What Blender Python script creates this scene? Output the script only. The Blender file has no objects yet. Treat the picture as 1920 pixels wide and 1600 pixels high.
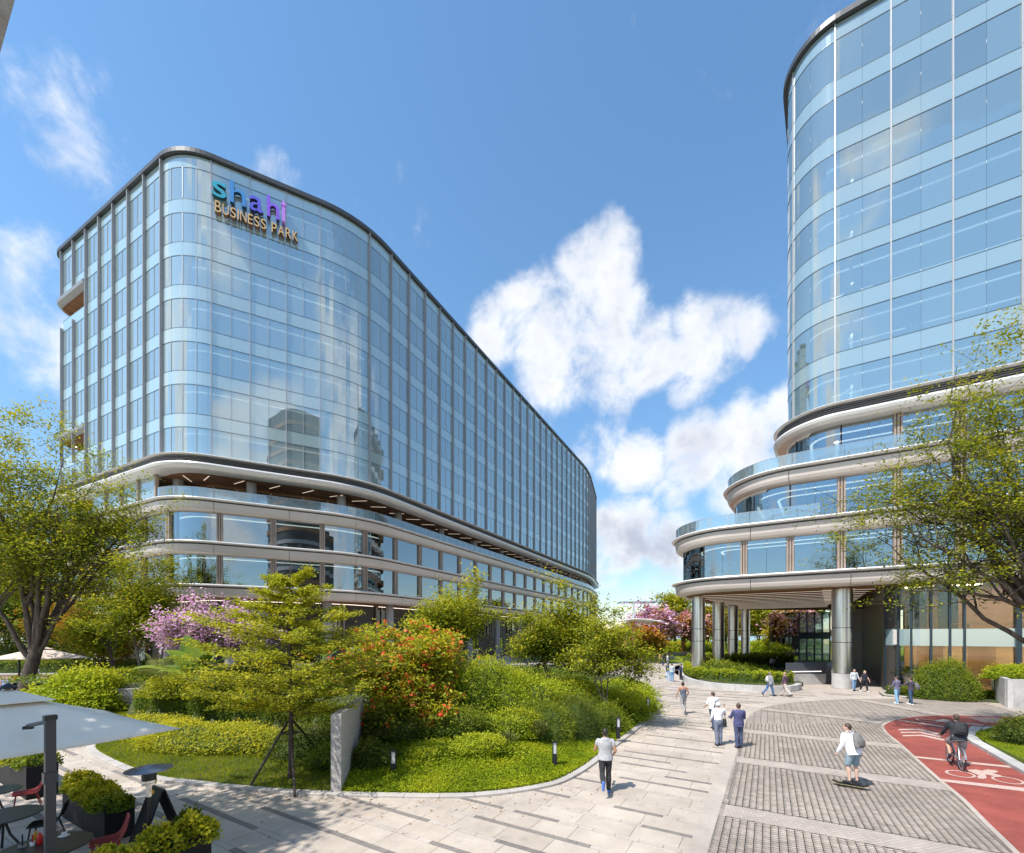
import bpy, math, random
import numpy as np
from mathutils import Vector, Matrix

R = math.radians
rng = np.random.default_rng(7)
random.seed(7)
scene = bpy.context.scene
COL = scene.collection

# ------------------------------------------------------------------ camera
FPX, CAM_H, HOR = 810.0, 4.35, 1190.0          # focal length and horizon in pixels of the 1920 px wide photograph
cam_data = bpy.data.cameras.new("camera")
cam = bpy.data.objects.new("camera", cam_data)
COL.objects.link(cam)
cam.location = (0, 0, CAM_H)
cam.rotation_euler = (R(90), 0, 0)
cam_data.sensor_width = 36
cam_data.lens = 36 * FPX / 1920
cam_data.shift_y = (HOR - 800) / 1920
cam_data.clip_start = 0.1
cam_data.clip_end = 6000
scene.camera = cam

# ------------------------------------------------------------------ world, sun, exposure
SUN_AZ, SUN_EL = 232.0, 56.0                     # azimuth clockwise from +Y
world = bpy.data.worlds.new("World")
scene.world = world
world.use_nodes = True
wn, wl = world.node_tree.nodes, world.node_tree.links
wn.clear()
w_out = wn.new("ShaderNodeOutputWorld")
sky = wn.new("ShaderNodeTexSky")
sky.sky_type = 'NISHITA'
sky.sun_disc = False
sky.sun_elevation = R(SUN_EL)
sky.sun_rotation = R(SUN_AZ)
sky.altitude = 0
sky.air_density = 1.0
sky.dust_density = 0.05
sky.ozone_density = 1.6
geo = wn.new("ShaderNodeTexCoord")
nrm = wn.new("ShaderNodeVectorMath"); nrm.operation = 'NORMALIZE'
wl.new(geo.outputs['Generated'], nrm.inputs[0])

def wmath(op, a, b=None, clamp=False):
    n = wn.new("ShaderNodeMath"); n.operation = op; n.use_clamp = clamp
    for i, v in enumerate((a, b)):
        if v is None: continue
        if isinstance(v, (int, float)): n.inputs[i].default_value = v
        else: wl.new(v, n.inputs[i])
    return n.outputs[0]

def wrange(v, a, b, c, d, smooth=True):
    n = wn.new("ShaderNodeMapRange")
    n.interpolation_type = 'SMOOTHSTEP' if smooth else 'LINEAR'
    wl.new(v, n.inputs[0])
    for i, x in enumerate((a, b, c, d)): n.inputs[1 + i].default_value = x
    return n.outputs[0]

bg_sky = wn.new("ShaderNodeBackground")
bg_sky.inputs[1].default_value = 0.15
sky_hs = wn.new("ShaderNodeHueSaturation")
sky_hs.inputs['Hue'].default_value = 0.493
sky_hs.inputs['Saturation'].default_value = 1.12
sky_hs.inputs['Value'].default_value = 1.12
wl.new(sky.outputs[0], sky_hs.inputs['Color'])
sep_el = wn.new("ShaderNodeSeparateXYZ"); wl.new(nrm.outputs[0], sep_el.inputs[0])
el_f = wrange(sep_el.outputs['Z'], 0.0, 0.55, 0.62, 1.0)
sky_sc = wn.new("ShaderNodeVectorMath"); sky_sc.operation = 'SCALE'
wl.new(sky_hs.outputs[0], sky_sc.inputs[0]); wl.new(el_f, sky_sc.inputs['Scale'])
wl.new(sky_sc.outputs[0], bg_sky.inputs[0])
bg_cloud = wn.new("ShaderNodeBackground")
bg_cloud.inputs[1].default_value = 1.0

def wdir(px, py):
    v = Vector(((px - 960) / FPX, 1, (HOR - py) / FPX)); v.normalize(); return v

# every cloud is a patch of sky round a direction; (x, y, angular radius in px, strength)
CLOUDS = [(1135, 485, 52, .92), (1105, 550, 72, .98), (1020, 605, 72, .92), (935, 615, 52, .82), (1125, 630, 80, 1.0), (1215, 670, 60, .92), (1320, 640, 66, .92),
          (1050, 690, 70, .85), (1385, 625, 42, .78), (1150, 725, 48, .75), (1290, 715, 45, .7), (1115, 845, 45, .78), (1195, 868, 50, .9), (1150, 810, 30, .6),
          (1310, 845, 62, .95), (1400, 810, 62, .95), (1465, 795, 60, .9), (1380, 905, 48, .8), (1450, 885, 60, .85), (1530, 850, 70, .9),
          (1180, 1000, 62, .95), (1250, 1015, 50, .85), (1250, 930, 32, .62), (1145, 1060, 45, .6), (1240, 1085, 45, .6), (1190, 1130, 50, .5),
          (60, 130, 85, .42), (120, 220, 95, .46), (215, 275, 55, .42), (70, 520, 70, .66), (40, 600, 85, .78), (70, 680, 60, .66),
          (520, 330, 42, .6)]

def cloud_field(vec, seed):
    total = None
    for (px, py, rad, st) in CLOUDS:
        d = wdir(px, py)
        ang = math.atan(rad / FPX) * (1 / (1 + ((px - 960) / FPX) ** 2 + ((HOR - py) / FPX) ** 2)) ** 0.5 * 1.1
        dn = wn.new("ShaderNodeVectorMath"); dn.operation = 'DOT_PRODUCT'
        wl.new(vec, dn.inputs[0]); dn.inputs[1].default_value = d
        m = wrange(dn.outputs['Value'], math.cos(ang * 1.5), math.cos(ang * 0.15), 0.0, st)
        total = m if total is None else wmath('MAXIMUM', total, m)
    # unseen clouds added behind the view to whiten fill light and show in glass
    g = wn.new("ShaderNodeTexNoise"); g.inputs['Scale'].default_value = 2.1; g.inputs['Detail'].default_value = 3
    wl.new(vec, g.inputs['Vector'])
    behind = wn.new("ShaderNodeSeparateXYZ"); wl.new(vec, behind.inputs[0])
    mask = wrange(behind.outputs['Y'], 0.25, -0.1, 0.0, 1.0)
    glob = wmath('MULTIPLY', wrange(g.outputs[0], 0.44, 0.62, 0.0, 0.85), mask)
    total = wmath('MAXIMUM', total, glob)
    n = wn.new("ShaderNodeTexNoise"); n.inputs['Scale'].default_value = 11; n.inputs['Detail'].default_value = 9
    n.inputs['Roughness'].default_value = 0.6; n.inputs['Distortion'].default_value = 0.25
    wl.new(vec, n.inputs['Vector'])
    n2 = wn.new("ShaderNodeTexNoise"); n2.inputs['Scale'].default_value = 3.7; n2.inputs['Detail'].default_value = 4
    wl.new(vec, n2.inputs['Vector'])
    s = wmath('ADD', wmath('MULTIPLY', wmath('SUBTRACT', n.outputs[0], 0.5), 1.9), wmath('MULTIPLY', wmath('SUBTRACT', n2.outputs[0], 0.5), 1.0))
    return wmath('ADD', total, s)

field = cloud_field(nrm.outputs[0], 0)
cl_mask = wrange(field, 0.26, 1.05, 0.0, 0.96)
sh = wn.new("ShaderNodeVectorMath"); sh.operation = 'ADD'
wl.new(nrm.outputs[0], sh.inputs[0]); sh.inputs[1].default_value = (-0.015, 0, 0.045)
sn = wn.new("ShaderNodeTexNoise"); sn.inputs['Scale'].default_value = 9; sn.inputs['Detail'].default_value = 7; sn.inputs['Roughness'].default_value = .55
wl.new(sh.outputs[0], sn.inputs['Vector'])
thick = wmath('ADD', wrange(field, 0.7, 1.4, 0.0, 0.6), wmath('MULTIPLY', wmath('SUBTRACT', sn.outputs[0], 0.45), 1.6), clamp=True)  # shaded parts of the clouds, put into their colour as grey
thick = wmath('ADD', thick, wmath('MULTIPLY', wrange(sep_el.outputs['Z'], 0.42, 0.15, 0.0, 0.38), wrange(sn.outputs[0], .38, .6, 0.3, 1.0)), clamp=True)
mixc = wn.new("ShaderNodeMix"); mixc.data_type = 'RGBA'
wl.new(thick, mixc.inputs[0])
mixc.inputs[6].default_value = (0.74, 0.745, 0.755, 1)
mixc.inputs[7].default_value = (0.38, 0.41, 0.49, 1)
wl.new(mixc.outputs[2], bg_cloud.inputs[0])
wmix = wn.new("ShaderNodeMixShader")
wl.new(cl_mask, wmix.inputs[0]); wl.new(bg_sky.outputs[0], wmix.inputs[1]); wl.new(bg_cloud.outputs[0], wmix.inputs[2])
wl.new(wmix.outputs[0], w_out.inputs[0])

sun_data = bpy.data.lights.new("sun", 'SUN')
sun_data.energy = 4.1
sun_data.angle = R(0.55)
sun_data.color = (1.0, 0.95, 0.88)
sun = bpy.data.objects.new("sun", sun_data)
COL.objects.link(sun)
sd = Vector((math.sin(R(SUN_AZ)) * math.cos(R(SUN_EL)), math.cos(R(SUN_AZ)) * math.cos(R(SUN_EL)), math.sin(R(SUN_EL))))
sun.rotation_euler = sd.to_track_quat('Z', 'Y').to_euler()
sun.location = (0, 0, 80)
scene.view_settings.view_transform = 'Standard'
scene.view_settings.look = 'None'
scene.view_settings.exposure = 0.62
scene.view_settings.gamma = 1
scene.view_settings.use_curve_mapping = False
scene.cycles.max_bounces = 7
scene.cycles.transparent_max_bounces = 12
scene.cycles.sample_clamp_indirect = 4
scene.cycles.use_denoising = True

# ------------------------------------------------------------------ helpers
def G(px, py, z=0.0):
    Y = FPX * (CAM_H - z) / (py - HOR)
    return ((px - 960) / FPX * Y, Y)

def XA(px, Y): return (px - 960) / FPX * Y
def ZA(py, Y): return CAM_H + (HOR - py) / FPX * Y

def dirv(az): return np.array([math.sin(R(az)), math.cos(R(az))])
U2, V2 = dirv(30.6), dirv(120.6)

def tag(o, label=None, cat=None, group=None, kind=None):
    if label: o['label'] = label
    if cat: o['category'] = cat
    if group: o['group'] = group
    if kind: o['kind'] = kind
    return o

def link(name, data, parent=None, world_coords=True):
    o = bpy.data.objects.new(name, data)
    COL.objects.link(o)
    if parent is not None:
        o.parent = parent
        if world_coords and parent.type == 'EMPTY':
            o.matrix_parent_inverse = Matrix.Translation(-Vector(parent.location))
    return o

def thing(name, label, cat, loc=(0, 0, 0), rotz=0.0, group=None):
    o = bpy.data.objects.new(name, None)
    o.empty_display_size = 0.3
    COL.objects.link(o)
    o.location = loc
    o.rotation_euler = (0, 0, rotz)
    return tag(o, label, cat, group)

class MB:
    """collects boxes, tubes and lofts; build() links them as one mesh object"""
    def __init__(self): self.v = []; self.f = []; self.t = []; self.smooth = False
    def add(self, vs, fs, tint=0.0):
        n = len(self.v)
        self.v.extend([tuple(map(float, p)) for p in vs])
        self.f.extend([tuple(i + n for i in f) for f in fs])
        self.t.extend([tint] * len(fs))
        return self
    def box(self, c, s, rot=0.0, tint=0.0, M=None):
        hx, hy, hz = s[0] / 2, s[1] / 2, s[2] / 2
        ca, sa = math.cos(rot), math.sin(rot)
        vs = []
        for x, y, z in ((-1, -1, -1), (1, -1, -1), (1, 1, -1), (-1, 1, -1), (-1, -1, 1), (1, -1, 1), (1, 1, 1), (-1, 1, 1)):
            p = Vector((x * hx, y * hy, z * hz))
            if M is not None: p = M @ p
            vs.append((c[0] + p.x * ca - p.y * sa, c[1] + p.x * sa + p.y * ca, c[2] + p.z))
        return self.add(vs, [(3, 2, 1, 0), (4, 5, 6, 7), (0, 1, 5, 4), (1, 2, 6, 5), (2, 3, 7, 6), (3, 0, 4, 7)], tint)
    def tube(self, pts, rad, n=8, cap=True, tint=0.0, squash=1.0):
        pts = [Vector(p) for p in pts]
        if isinstance(rad, (int, float)): rad = [rad] * len(pts)
        vs, fs = [], []
        prev = None
        for i, p in enumerate(pts):
            d = (pts[min(i + 1, len(pts) - 1)] - pts[max(i - 1, 0)])
            d = d.normalized() if d.length > 1e-9 else Vector((0, 0, 1))
            if prev is None:
                a = d.cross(Vector((0, 0, 1)))
                if a.length < 0.3: a = d.cross(Vector((0, 1, 0)))
            else: a = prev - d * prev.dot(d)
            a.normalize(); b = d.cross(a); prev = a
            for k in range(n):
                t = 2 * math.pi * k / n
                vs.append(p + a * (rad[i] * math.cos(t)) + b * (rad[i] * squash * math.sin(t)))
        for i in range(len(pts) - 1):
            for k in range(n):
                k2 = (k + 1) % n
                fs.append((i * n + k, i * n + k2, (i + 1) * n + k2, (i + 1) * n + k))
        if cap:
            fs.append(tuple(range(n))[::-1]); fs.append(tuple((len(pts) - 1) * n + k for k in range(n)))
        return self.add(vs, fs, tint)
    def loft(self, secs, n=14, cap=True):
        """secs: (center, rx, ry[, axis_x, axis_y]) stacked rings"""
        vs, fs = [], []
        for s in secs:
            c, rx, ry = Vector(s[0]), s[1], s[2]
            ax = Vector(s[3]) if len(s) > 3 else Vector((1, 0, 0)); ay = Vector(s[4]) if len(s) > 4 else Vector((0, 1, 0))
            for k in range(n):
                t = 2 * math.pi * k / n
                vs.append(c + ax * (rx * math.cos(t)) + ay * (ry * math.sin(t)))
        for i in range(len(secs) - 1):
            for k in range(n):
                k2 = (k + 1) % n
                fs.append((i * n + k, i * n + k2, (i + 1) * n + k2, (i + 1) * n + k))
        if cap:
            fs.append(tuple(range(n))[::-1]); fs.append(tuple((len(secs) - 1) * n + k for k in range(n)))
        if ax.cross(ay).dot(Vector(secs[-1][0]) - Vector(secs[0][0])) < 0: fs = [f[::-1] for f in fs]
        return self.add(vs, fs)
    def ellipsoid(self, c, r, n=12, m=8, M=None):
        vs, fs = [], []
        for i in range(m + 1):
            ph = math.pi * i / m
            for k in range(n):
                t = 2 * math.pi * k / n
                p = Vector((r[0] * math.sin(ph) * math.cos(t), r[1] * math.sin(ph) * math.sin(t), r[2] * math.cos(ph)))
                if M is not None: p = M @ p
                vs.append(p + Vector(c))
        for i in range(m):
            for k in range(n):
                k2 = (k + 1) % n
                fs.append((i * n + k, (i + 1) * n + k, (i + 1) * n + k2, i * n + k2))
        return self.add(vs, fs)
    def lathe(self, prof, c=(0, 0, 0), n=24, cap=True):
        return self.loft([((c[0], c[1], c[2] + z), max(r, 1e-4), max(r, 1e-4)) for r, z in prof], n, cap)
    def prism(self, poly, z0, z1, tint=0.0):
        n = len(poly)
        vs = [(p[0], p[1], z0) for p in poly] + [(p[0], p[1], z1) for p in poly]
        fs = [tuple(range(n))[::-1], tuple(range(n, 2 * n))] + [(i, (i + 1) % n, n + (i + 1) % n, n + i) for i in range(n)]
        return self.add(vs, fs, tint)
    def sheet(self, poly, z):
        return self.add([(p[0], p[1], z) for p in poly], [tuple(range(len(poly)))])
    def mesh(self, name, mats, smooth=None, tint=False, fix=False):
        me = bpy.data.meshes.new(name)
        me.from_pydata(self.v, [], self.f)
        for m in (mats if isinstance(mats, (list, tuple)) else [mats]): me.materials.append(m)
        if tint:
            a = me.attributes.new("tint", 'FLOAT', 'FACE'); a.data.foreach_set("value", self.t)
        if smooth if smooth is not None else self.smooth:
            me.polygons.foreach_set("use_smooth", [True] * len(me.polygons))
        me.update()
        return me
    def build(self, name, mats, parent=None, smooth=None, tint=False, world_coords=True):
        return link(name, self.mesh(name, mats, smooth, tint), parent, world_coords)

def fast_mesh(name, verts, quads, mats, tint=None, smooth=False):
    """verts (N,3), quads (M,k) numpy"""
    me = bpy.data.meshes.new(name)
    k = quads.shape[1]
    me.vertices.add(len(verts)); me.vertices.foreach_set("co", np.asarray(verts, dtype=np.float32).ravel())
    me.loops.add(quads.size); me.loops.foreach_set("vertex_index", quads.astype(np.int32).ravel())
    me.polygons.add(len(quads))
    me.polygons.foreach_set("loop_start", np.arange(0, quads.size, k, dtype=np.int32))
    me.polygons.foreach_set("loop_total", np.full(len(quads), k, dtype=np.int32))
    if smooth: me.polygons.foreach_set("use_smooth", np.ones(len(quads), dtype=bool))
    for m in (mats if isinstance(mats, (list, tuple)) else [mats]): me.materials.append(m)
    me.update(calc_edges=True)
    if tint is not None:
        a = me.attributes.new("tint", 'FLOAT', 'FACE'); a.data.foreach_set("value", np.asarray(tint, dtype=np.float32))
    return me

def in_poly(poly, x, y):
    x = np.asarray(x); y = np.asarray(y); c = np.zeros(x.shape, bool)
    n = len(poly); j = n - 1
    for i in range(n):
        xi, yi = poly[i]; xj, yj = poly[j]
        with np.errstate(divide='ignore', invalid='ignore'):
            c ^= ((yi > y) != (yj > y)) & (x < (xj - xi) * (y - yi) / (yj - yi + 1e-12) + xi)
        j = i
    return c

def dist_poly(line, x, y):
    x = np.asarray(x, float); y = np.asarray(y, float); best = np.full(x.shape, 1e9)
    for (x0, y0), (x1, y1) in zip(line[:-1], line[1:]):
        dx, dy = x1 - x0, y1 - y0
        t = np.clip(((x - x0) * dx + (y - y0) * dy) / (dx * dx + dy * dy + 1e-9), 0, 1)
        best = np.minimum(best, np.hypot(x - x0 - t * dx, y - y0 - t * dy))
    return best

def smooth_line(pts, sub=4, closed=False):
    P = [np.array(p, float) for p in pts]; out = []; n = len(P)
    rngi = range(n if closed else n - 1)
    for i in rngi:
        p0 = P[(i - 1) % n] if closed or i > 0 else P[0]; p1 = P[i]; p2 = P[(i + 1) % n]; p3 = P[(i + 2) % n] if closed or i + 2 < n else P[n - 1]
        for k in range(sub):
            t = k / sub
            out.append(0.5 * ((2 * p1) + (-p0 + p2) * t + (2 * p0 - 5 * p1 + 4 * p2 - p3) * t * t + (-p0 + 3 * p1 - 3 * p2 + p3) * t ** 3))
    if not closed: out.append(P[-1])
    return [tuple(p) for p in out]

def ss(a, b, x):
    t = np.clip((x - a) / (b - a), 0, 1); return t * t * (3 - 2 * t)

# ------------------------------------------------------------------ materials
def new_mat(name):
    m = bpy.data.materials.new(name); m.use_nodes = True
    nt = m.node_tree; nt.nodes.clear()
    out = nt.nodes.new("ShaderNodeOutputMaterial")
    return m, nt, out

def mat(name, c1, c2=None, rough=0.6, metal=0.0, scale=8.0, detail=6.0, bump=0.0, bscale=None, spec=0.5, coat=0.0, emit=None, estr=0.0,
        rnd=0.0, coords='Object', stretch=None, speck=None, aniso=0.0, stain=0.0):
    m, nt, out = new_mat(name)
    N, L = nt.nodes, nt.links
    p = N.new("ShaderNodeBsdfPrincipled")
    L.new(p.outputs[0], out.inputs[0])
    p.inputs['Roughness'].default_value = rough; p.inputs['Metallic'].default_value = metal
    p.inputs['Specular IOR Level'].default_value = spec; p.inputs['Coat Weight'].default_value = coat
    if aniso: p.inputs['Anisotropic'].default_value = aniso
    tc = N.new("ShaderNodeTexCoord"); mp = N.new("ShaderNodeMapping")
    L.new(tc.outputs[coords], mp.inputs[0])
    if stretch: mp.inputs['Scale'].default_value = stretch
    c1 = (*c1, 1); c2 = (*c2, 1) if c2 else None
    src = None
    if c2:
        n = N.new("ShaderNodeTexNoise"); n.inputs['Scale'].default_value = scale; n.inputs['Detail'].default_value = detail
        n.inputs['Roughness'].default_value = 0.62
        L.new(mp.outputs[0], n.inputs['Vector'])
        mr = N.new("ShaderNodeMapRange"); mr.inputs[1].default_value = 0.32; mr.inputs[2].default_value = 0.68
        L.new(n.outputs[0], mr.inputs[0])
        mx = N.new("ShaderNodeMix"); mx.data_type = 'RGBA'
        fac = mr.outputs[0]
        if rnd:
            oi = N.new("ShaderNodeObjectInfo"); at = N.new("ShaderNodeAttribute"); at.attribute_name = "tint"
            ad = N.new("ShaderNodeMath"); ad.operation = 'ADD'; L.new(oi.outputs['Random'], ad.inputs[0]); L.new(at.outputs['Fac'], ad.inputs[1])
            fr = N.new("ShaderNodeMath"); fr.operation = 'FRACT'; L.new(ad.outputs[0], fr.inputs[0])
            mm = N.new("ShaderNodeMix"); mm.data_type = 'FLOAT'; mm.inputs[0].default_value = rnd
            L.new(fac, mm.inputs[2]); L.new(fr.outputs[0], mm.inputs[3]); fac = mm.outputs[0]
        L.new(fac, mx.inputs[0]); mx.inputs[6].default_value = c1; mx.inputs[7].default_value = c2
        src = mx.outputs[2]
        if speck:
            n3 = N.new("ShaderNodeTexNoise"); n3.inputs['Scale'].default_value = speck[0]; n3.inputs['Detail'].default_value = 2
            L.new(mp.outputs[0], n3.inputs['Vector'])
            m3 = N.new("ShaderNodeMapRange"); m3.inputs[1].default_value = 0.4; m3.inputs[2].default_value = 0.6; m3.inputs[3].default_value = 1 - speck[1]; m3.inputs[4].default_value = 1 + speck[1]
            L.new(n3.outputs[0], m3.inputs[0])
            vm = N.new("ShaderNodeVectorMath"); vm.operation = 'SCALE'; L.new(src, vm.inputs[0]); L.new(m3.outputs[0], vm.inputs['Scale']); src = vm.outputs[0]
        if stain:      # broad worn and dirty patches that run across the pieces
            for sc_, lo, hi, amt in ((0.35, .38, .62, stain), (1.7, .55, .72, stain * .8)):
                n4 = N.new("ShaderNodeTexNoise"); n4.inputs['Scale'].default_value = sc_; n4.inputs['Detail'].default_value = 9; n4.inputs['Roughness'].default_value = .7
                L.new(mp.outputs[0], n4.inputs['Vector'])
                m4 = N.new("ShaderNodeMapRange"); m4.inputs[1].default_value = lo; m4.inputs[2].default_value = hi; m4.inputs[3].default_value = 1 + amt * .4; m4.inputs[4].default_value = 1 - amt
                L.new(n4.outputs[0], m4.inputs[0])
                v4 = N.new("ShaderNodeVectorMath"); v4.operation = 'SCALE'; L.new(src, v4.inputs[0]); L.new(m4.outputs[0], v4.inputs['Scale']); src = v4.outputs[0]
        L.new(src, p.inputs['Base Color'])
    else:
        p.inputs['Base Color'].default_value = c1
    if bump:
        nb = N.new("ShaderNodeTexNoise"); nb.inputs['Scale'].default_value = bscale or scale * 3; nb.inputs['Detail'].default_value = 5
        L.new(mp.outputs[0], nb.inputs['Vector'])
        b = N.new("ShaderNodeBump"); b.inputs['Strength'].default_value = bump; b.inputs['Distance'].default_value = 0.02
        L.new(nb.outputs[0], b.inputs['Height']); L.new(b.outputs[0], p.inputs['Normal'])
    if emit:
        p.inputs['Emission Color'].default_value = (*emit, 1); p.inputs['Emission Strength'].default_value = estr
    return m

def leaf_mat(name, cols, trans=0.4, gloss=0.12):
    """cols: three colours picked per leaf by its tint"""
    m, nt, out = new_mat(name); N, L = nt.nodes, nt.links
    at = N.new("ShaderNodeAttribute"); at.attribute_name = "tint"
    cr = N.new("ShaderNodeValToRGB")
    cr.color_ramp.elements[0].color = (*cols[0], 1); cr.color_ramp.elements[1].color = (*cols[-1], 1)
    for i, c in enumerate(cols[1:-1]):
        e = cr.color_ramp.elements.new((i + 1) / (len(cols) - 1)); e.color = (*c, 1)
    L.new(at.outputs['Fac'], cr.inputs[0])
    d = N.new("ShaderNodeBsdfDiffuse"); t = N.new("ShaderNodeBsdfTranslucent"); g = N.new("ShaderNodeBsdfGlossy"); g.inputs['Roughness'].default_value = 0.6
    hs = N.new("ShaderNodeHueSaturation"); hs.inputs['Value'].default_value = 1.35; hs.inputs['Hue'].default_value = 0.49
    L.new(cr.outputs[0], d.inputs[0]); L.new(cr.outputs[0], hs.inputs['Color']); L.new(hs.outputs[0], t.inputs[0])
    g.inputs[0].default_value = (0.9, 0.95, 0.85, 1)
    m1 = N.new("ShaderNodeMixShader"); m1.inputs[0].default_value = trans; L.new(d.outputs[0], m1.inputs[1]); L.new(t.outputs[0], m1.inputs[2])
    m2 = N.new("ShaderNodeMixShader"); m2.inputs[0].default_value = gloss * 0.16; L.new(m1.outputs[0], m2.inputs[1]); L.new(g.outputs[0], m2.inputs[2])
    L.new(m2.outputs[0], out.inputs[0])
    return m

def glass_mat(name, tint, base=0.4, refl=(0.92, 0.97, 1.0), rough=0.0, frost=0.0, frost_col=(0.6, 0.75, 0.8), wob=0.0, var=0.0):
    m, nt, out = new_mat(name); N, L = nt.nodes, nt.links
    lw = N.new("ShaderNodeFresnel"); lw.inputs[0].default_value = 1.5
    mr = N.new("ShaderNodeMapRange"); mr.inputs[1].default_value = 0.04; mr.inputs[2].default_value = 1.0; mr.inputs[3].default_value = base; mr.inputs[4].default_value = 1.0
    L.new(lw.outputs[0], mr.inputs[0])
    tr = N.new("ShaderNodeBsdfTransparent"); tr.inputs[0].default_value = (*tint, 1)
    gl = N.new("ShaderNodeBsdfGlossy"); gl.inputs[0].default_value = (*refl, 1); gl.inputs['Roughness'].default_value = rough
    if wob:
        tc = N.new("ShaderNodeTexCoord"); nb = N.new("ShaderNodeTexNoise"); nb.inputs['Scale'].default_value = 0.45; nb.inputs['Detail'].default_value = 1
        L.new(tc.outputs['Object'], nb.inputs['Vector'])
        b = N.new("ShaderNodeBump"); b.inputs['Strength'].default_value = wob; b.inputs['Distance'].default_value = 0.05
        L.new(nb.outputs[0], b.inputs['Height']); L.new(b.outputs[0], gl.inputs['Normal'])
    mx = N.new("ShaderNodeMixShader"); L.new(mr.outputs[0], mx.inputs[0])
    src = tr.outputs[0]
    if frost:
        df = N.new("ShaderNodeBsdfDiffuse"); df.inputs[0].default_value = (*frost_col, 1)
        mf = N.new("ShaderNodeMixShader"); mf.inputs[0].default_value = frost
        if var:
            oi = N.new("ShaderNodeObjectInfo"); at = N.new("ShaderNodeAttribute"); at.attribute_name = "tint"
            ad = N.new("ShaderNodeMath"); ad.operation = 'ADD'; L.new(oi.outputs['Random'], ad.inputs[0]); L.new(at.outputs['Fac'], ad.inputs[1])
            fr = N.new("ShaderNodeMath"); fr.operation = 'FRACT'; L.new(ad.outputs[0], fr.inputs[0])
            vr = N.new("ShaderNodeMapRange"); vr.inputs[3].default_value = frost * (1 - var); vr.inputs[4].default_value = min(.97, frost * (1 + var)); L.new(fr.outputs[0], vr.inputs[0]); L.new(vr.outputs[0], mf.inputs[0])
        pass;  L.new(tr.outputs[0], mf.inputs[1]); L.new(df.outputs[0], mf.inputs[2]); src = mf.outputs[0]
    L.new(src, mx.inputs[1]); L.new(gl.outputs[0], mx.inputs[2])
    L.new(mx.outputs[0], out.inputs[0])
    return m

M = {}
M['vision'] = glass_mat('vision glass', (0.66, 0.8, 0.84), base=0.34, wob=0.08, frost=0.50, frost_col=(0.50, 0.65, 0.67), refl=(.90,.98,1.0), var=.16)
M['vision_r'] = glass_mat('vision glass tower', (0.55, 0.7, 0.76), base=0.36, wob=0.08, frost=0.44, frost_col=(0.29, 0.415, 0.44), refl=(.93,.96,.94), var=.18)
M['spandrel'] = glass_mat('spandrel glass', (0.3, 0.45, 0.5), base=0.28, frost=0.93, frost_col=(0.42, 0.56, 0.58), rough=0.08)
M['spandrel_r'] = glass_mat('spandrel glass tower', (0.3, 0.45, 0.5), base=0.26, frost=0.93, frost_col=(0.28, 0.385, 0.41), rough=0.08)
M['podium_glass'] = glass_mat('podium glass', (0.55, 0.66, 0.68), base=0.3, wob=0.05)
M['rail_glass'] = glass_mat('balustrade glass', (0.72, 0.85, 0.88), base=0.16, frost=0.22, frost_col=(0.6, 0.75, 0.8))
M['lobby_glass'] = glass_mat('lobby glass', (0.86, 0.9, 0.88), base=0.06)
M['fin'] = mat('anodised fin', (0.31, 0.305, 0.32), (0.36, 0.355, 0.37), 0.45, 0.3, 1.5)
M['thin_mullion'] = mat('pale mullion', (0.46, 0.46, 0.47), None, 0.4, 0.4)
M['transom'] = mat('dark transom', (0.09, 0.13, 0.16), None, 0.4, 0.3)
M['coping'] = mat('dark coping', (0.07, 0.075, 0.08), (0.1, 0.1, 0.11), 0.4, 0.3, 3)
M['fascia'] = mat('champagne cladding', (0.58, 0.51, 0.46), (0.64, 0.57, 0.52), 0.38, 0.1, 0.7, 3, stain=0.07)
M['lip'] = mat('white metal lip', (0.70, 0.68, 0.66), (0.76, 0.74, 0.72), 0.3, 0.1, 1.0)
M['groove'] = mat('shadow gap', (0.08, 0.09, 0.11), None, 0.5)
M['louvre'] = mat('louvre blade', (0.22, 0.22, 0.24), None, 0.4, 0.3)
M['slab_int'] = mat('interior ceiling', (0.62, 0.60, 0.58), (0.52, 0.47, 0.43), 0.8, 0, 0.4)
M['core'] = mat('interior core', (0.5, 0.52, 0.54), (0.30, 0.31, 0.33), 0.8, 0, 0.25)
M['int_wood'] = mat('interior timber', (0.33, 0.17, 0.08), (0.16, 0.08, 0.045), 0.6, 0, 0.5, 4, stretch=(1, 1, 0.2))
M['light_strip'] = mat('light strip', (0.9, 0.85, 0.78), None, 0.5, emit=(1.0, 0.86, 0.72), estr=1.5)
M['warm_light'] = mat('warm ceiling light', (0.9, 0.8, 0.65), None, 0.5, emit=(1.0, 0.78, 0.52), estr=9)
M['steel'] = mat('brushed steel', (0.70, 0.68, 0.66), (0.78, 0.76, 0.74), 0.3, 1.0, 3, 4, stretch=(1, 1, 40))
M['concrete'] = mat('smooth concrete', (0.40, 0.39, 0.38), (0.50, 0.49, 0.47), 0.75, 0, 2.2, 8, bump=0.15, bscale=30, stain=0.2)
M['granite'] = mat('speckled granite', (0.34, 0.31, 0.29), (0.50, 0.47, 0.44), 0.75, 0, 14, 8, bump=0.3, bscale=50, speck=(60, .35))
M['rough_stone'] = mat('split stone', (0.26, 0.24, 0.22), (0.42, 0.39, 0.37), 0.85, 0, 5, 9, bump=0.8, bscale=14, stretch=(1, 1, 2.5), rnd=.4)
M['fin_beige'] = mat('bronze window fin', (0.36, 0.27, 0.21), (0.42, 0.33, 0.27), 0.45, 0.3, 1.5)
M['dark_panel'] = mat('dark wall panel', (0.045, 0.042, 0.04), (0.085, 0.075, 0.065), 0.4, 0.2, 1.2, 6, stretch=(1, 1, 0.1), rnd=.3)
M['frame_dark'] = mat('dark blue frame', (0.035, 0.055, 0.07), None, 0.35, 0.3)
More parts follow.
